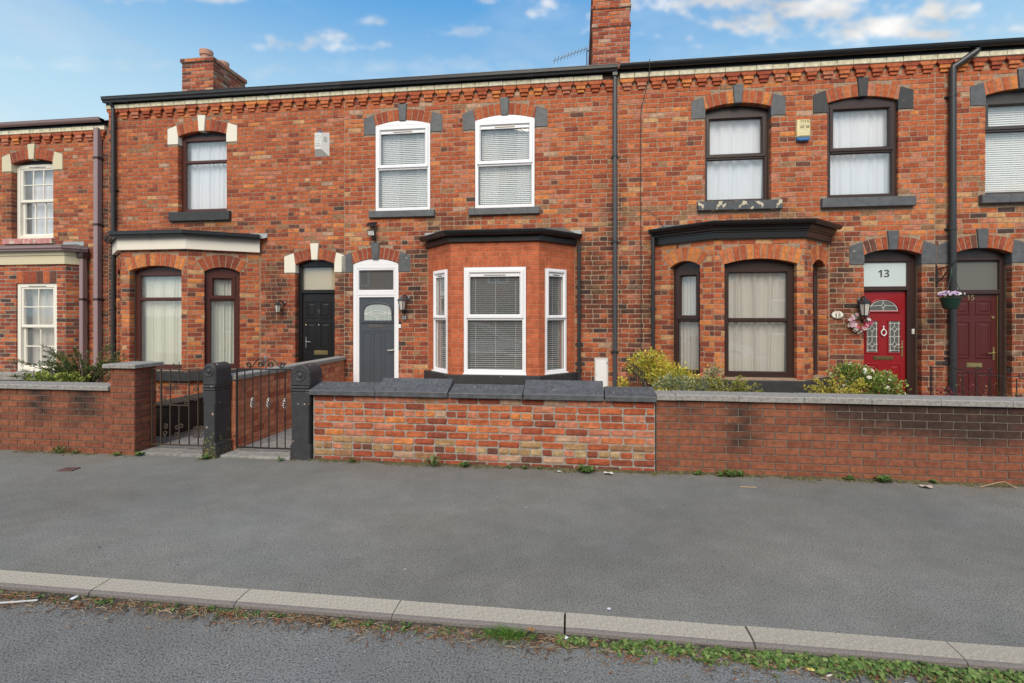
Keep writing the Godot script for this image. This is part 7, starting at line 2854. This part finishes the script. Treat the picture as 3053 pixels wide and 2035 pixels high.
func car(at: Vector3, label: String) -> void:
	var t := thing("parked_car", label, "car", at, "cars across the road")
	# half profile (x, y) nose to +x, width follows height
	var low := [[-1.95, 0.45], [-1.98, 0.75], [-1.90, 0.92], [-1.2, 0.95], [0.7, 0.93], [1.5, 0.82], [1.93, 0.66], [1.98, 0.45], [1.85, 0.25], [-1.85, 0.25]]
	var top := [[-1.85, 0.93], [-1.62, 1.34], [-1.2, 1.45], [-0.3, 1.48], [0.1, 1.42], [0.95, 0.93]]
	var mb := MB.new()
	mb.T = Transform3D(Basis(), at)
	var p := PackedVector2Array()
	for q in low:
		p.append(Vector2(q[0], q[1]))
	p.reverse()
	mb.prismb(p, -0.84, 0.84, 0.05)
	part(mb, "body", M.car_white, t)
	mb = MB.new()
	mb.T = Transform3D(Basis(), at)
	var roof := PackedVector2Array()
	for q in [[-1.66, 1.34], [-1.2, 1.40], [-0.3, 1.43], [0.12, 1.37], [0.1, 1.42], [-0.3, 1.48], [-1.2, 1.45], [-1.62, 1.38]]:
		roof.append(Vector2(q[0], q[1]))
	mb.prismb(roof, -0.66, 0.66, 0.02)
	for s in [-1.0, 1.0]:
		for q in [[[0.1, 1.40], [0.98, 0.93]], [[-1.64, 1.36], [-1.86, 0.92]], [[-0.45, 1.44], [-0.42, 0.93]]]:
			mb.tube([Vector3(q[0][0], q[0][1], s * 0.65), Vector3(q[1][0], q[1][1], s * 0.77)], 0.035, 6)
	part(mb, "roof", M.car_white, t)
	mb = MB.new()
	mb.T = Transform3D(Basis(), at)
	var gl := PackedVector2Array()
	for q in top:
		gl.append(Vector2(q[0], q[1] - 0.03))
	gl.reverse()
	mb.prismb(gl, -0.68, 0.68, 0.03)
	part(mb, "windows", M.car_glass, t)
	for x in [-1.25, 1.25]:
		for s in [-1.0, 1.0]:
			mb = MB.new()
			mb.lathe([Vector2(0.2, -0.1), Vector2(0.29, -0.1), Vector2(0.31, -0.07), Vector2(0.31, 0.07), Vector2(0.29, 0.1), Vector2(0.2, 0.1)], Vector3.ZERO, 20)
			var wl := placed_part(mb, "wheel", M.rubber, t, Transform3D(Basis(Vector3(1, 0, 0), PI / 2), at + Vector3(x, 0.31, s * 0.78)))
			mb = MB.new()
			mb.lathe([Vector2(0.0, 0.06), Vector2(0.06, 0.07), Vector2(0.2, 0.05), Vector2(0.2, -0.05), Vector2(0.0, -0.06)], Vector3.ZERO, 14, false)
			var rim := MeshInstance3D.new()
			rim.name = "rim"
			rim.mesh = mb.mesh()
			rim.mesh.surface_set_material(0, M.steel)
			wl.add_child(rim, true)
	for s in [-1.0, 1.0]:
		mb = MB.new()
		mb.T = Transform3D(Basis(), at)
		mb.bev(1.72, 0.62, s * 0.62 - 0.14, 1.93, 0.74, s * 0.62 + 0.14, 0.02)
		part(mb, "headlight", M.lampglass, t)
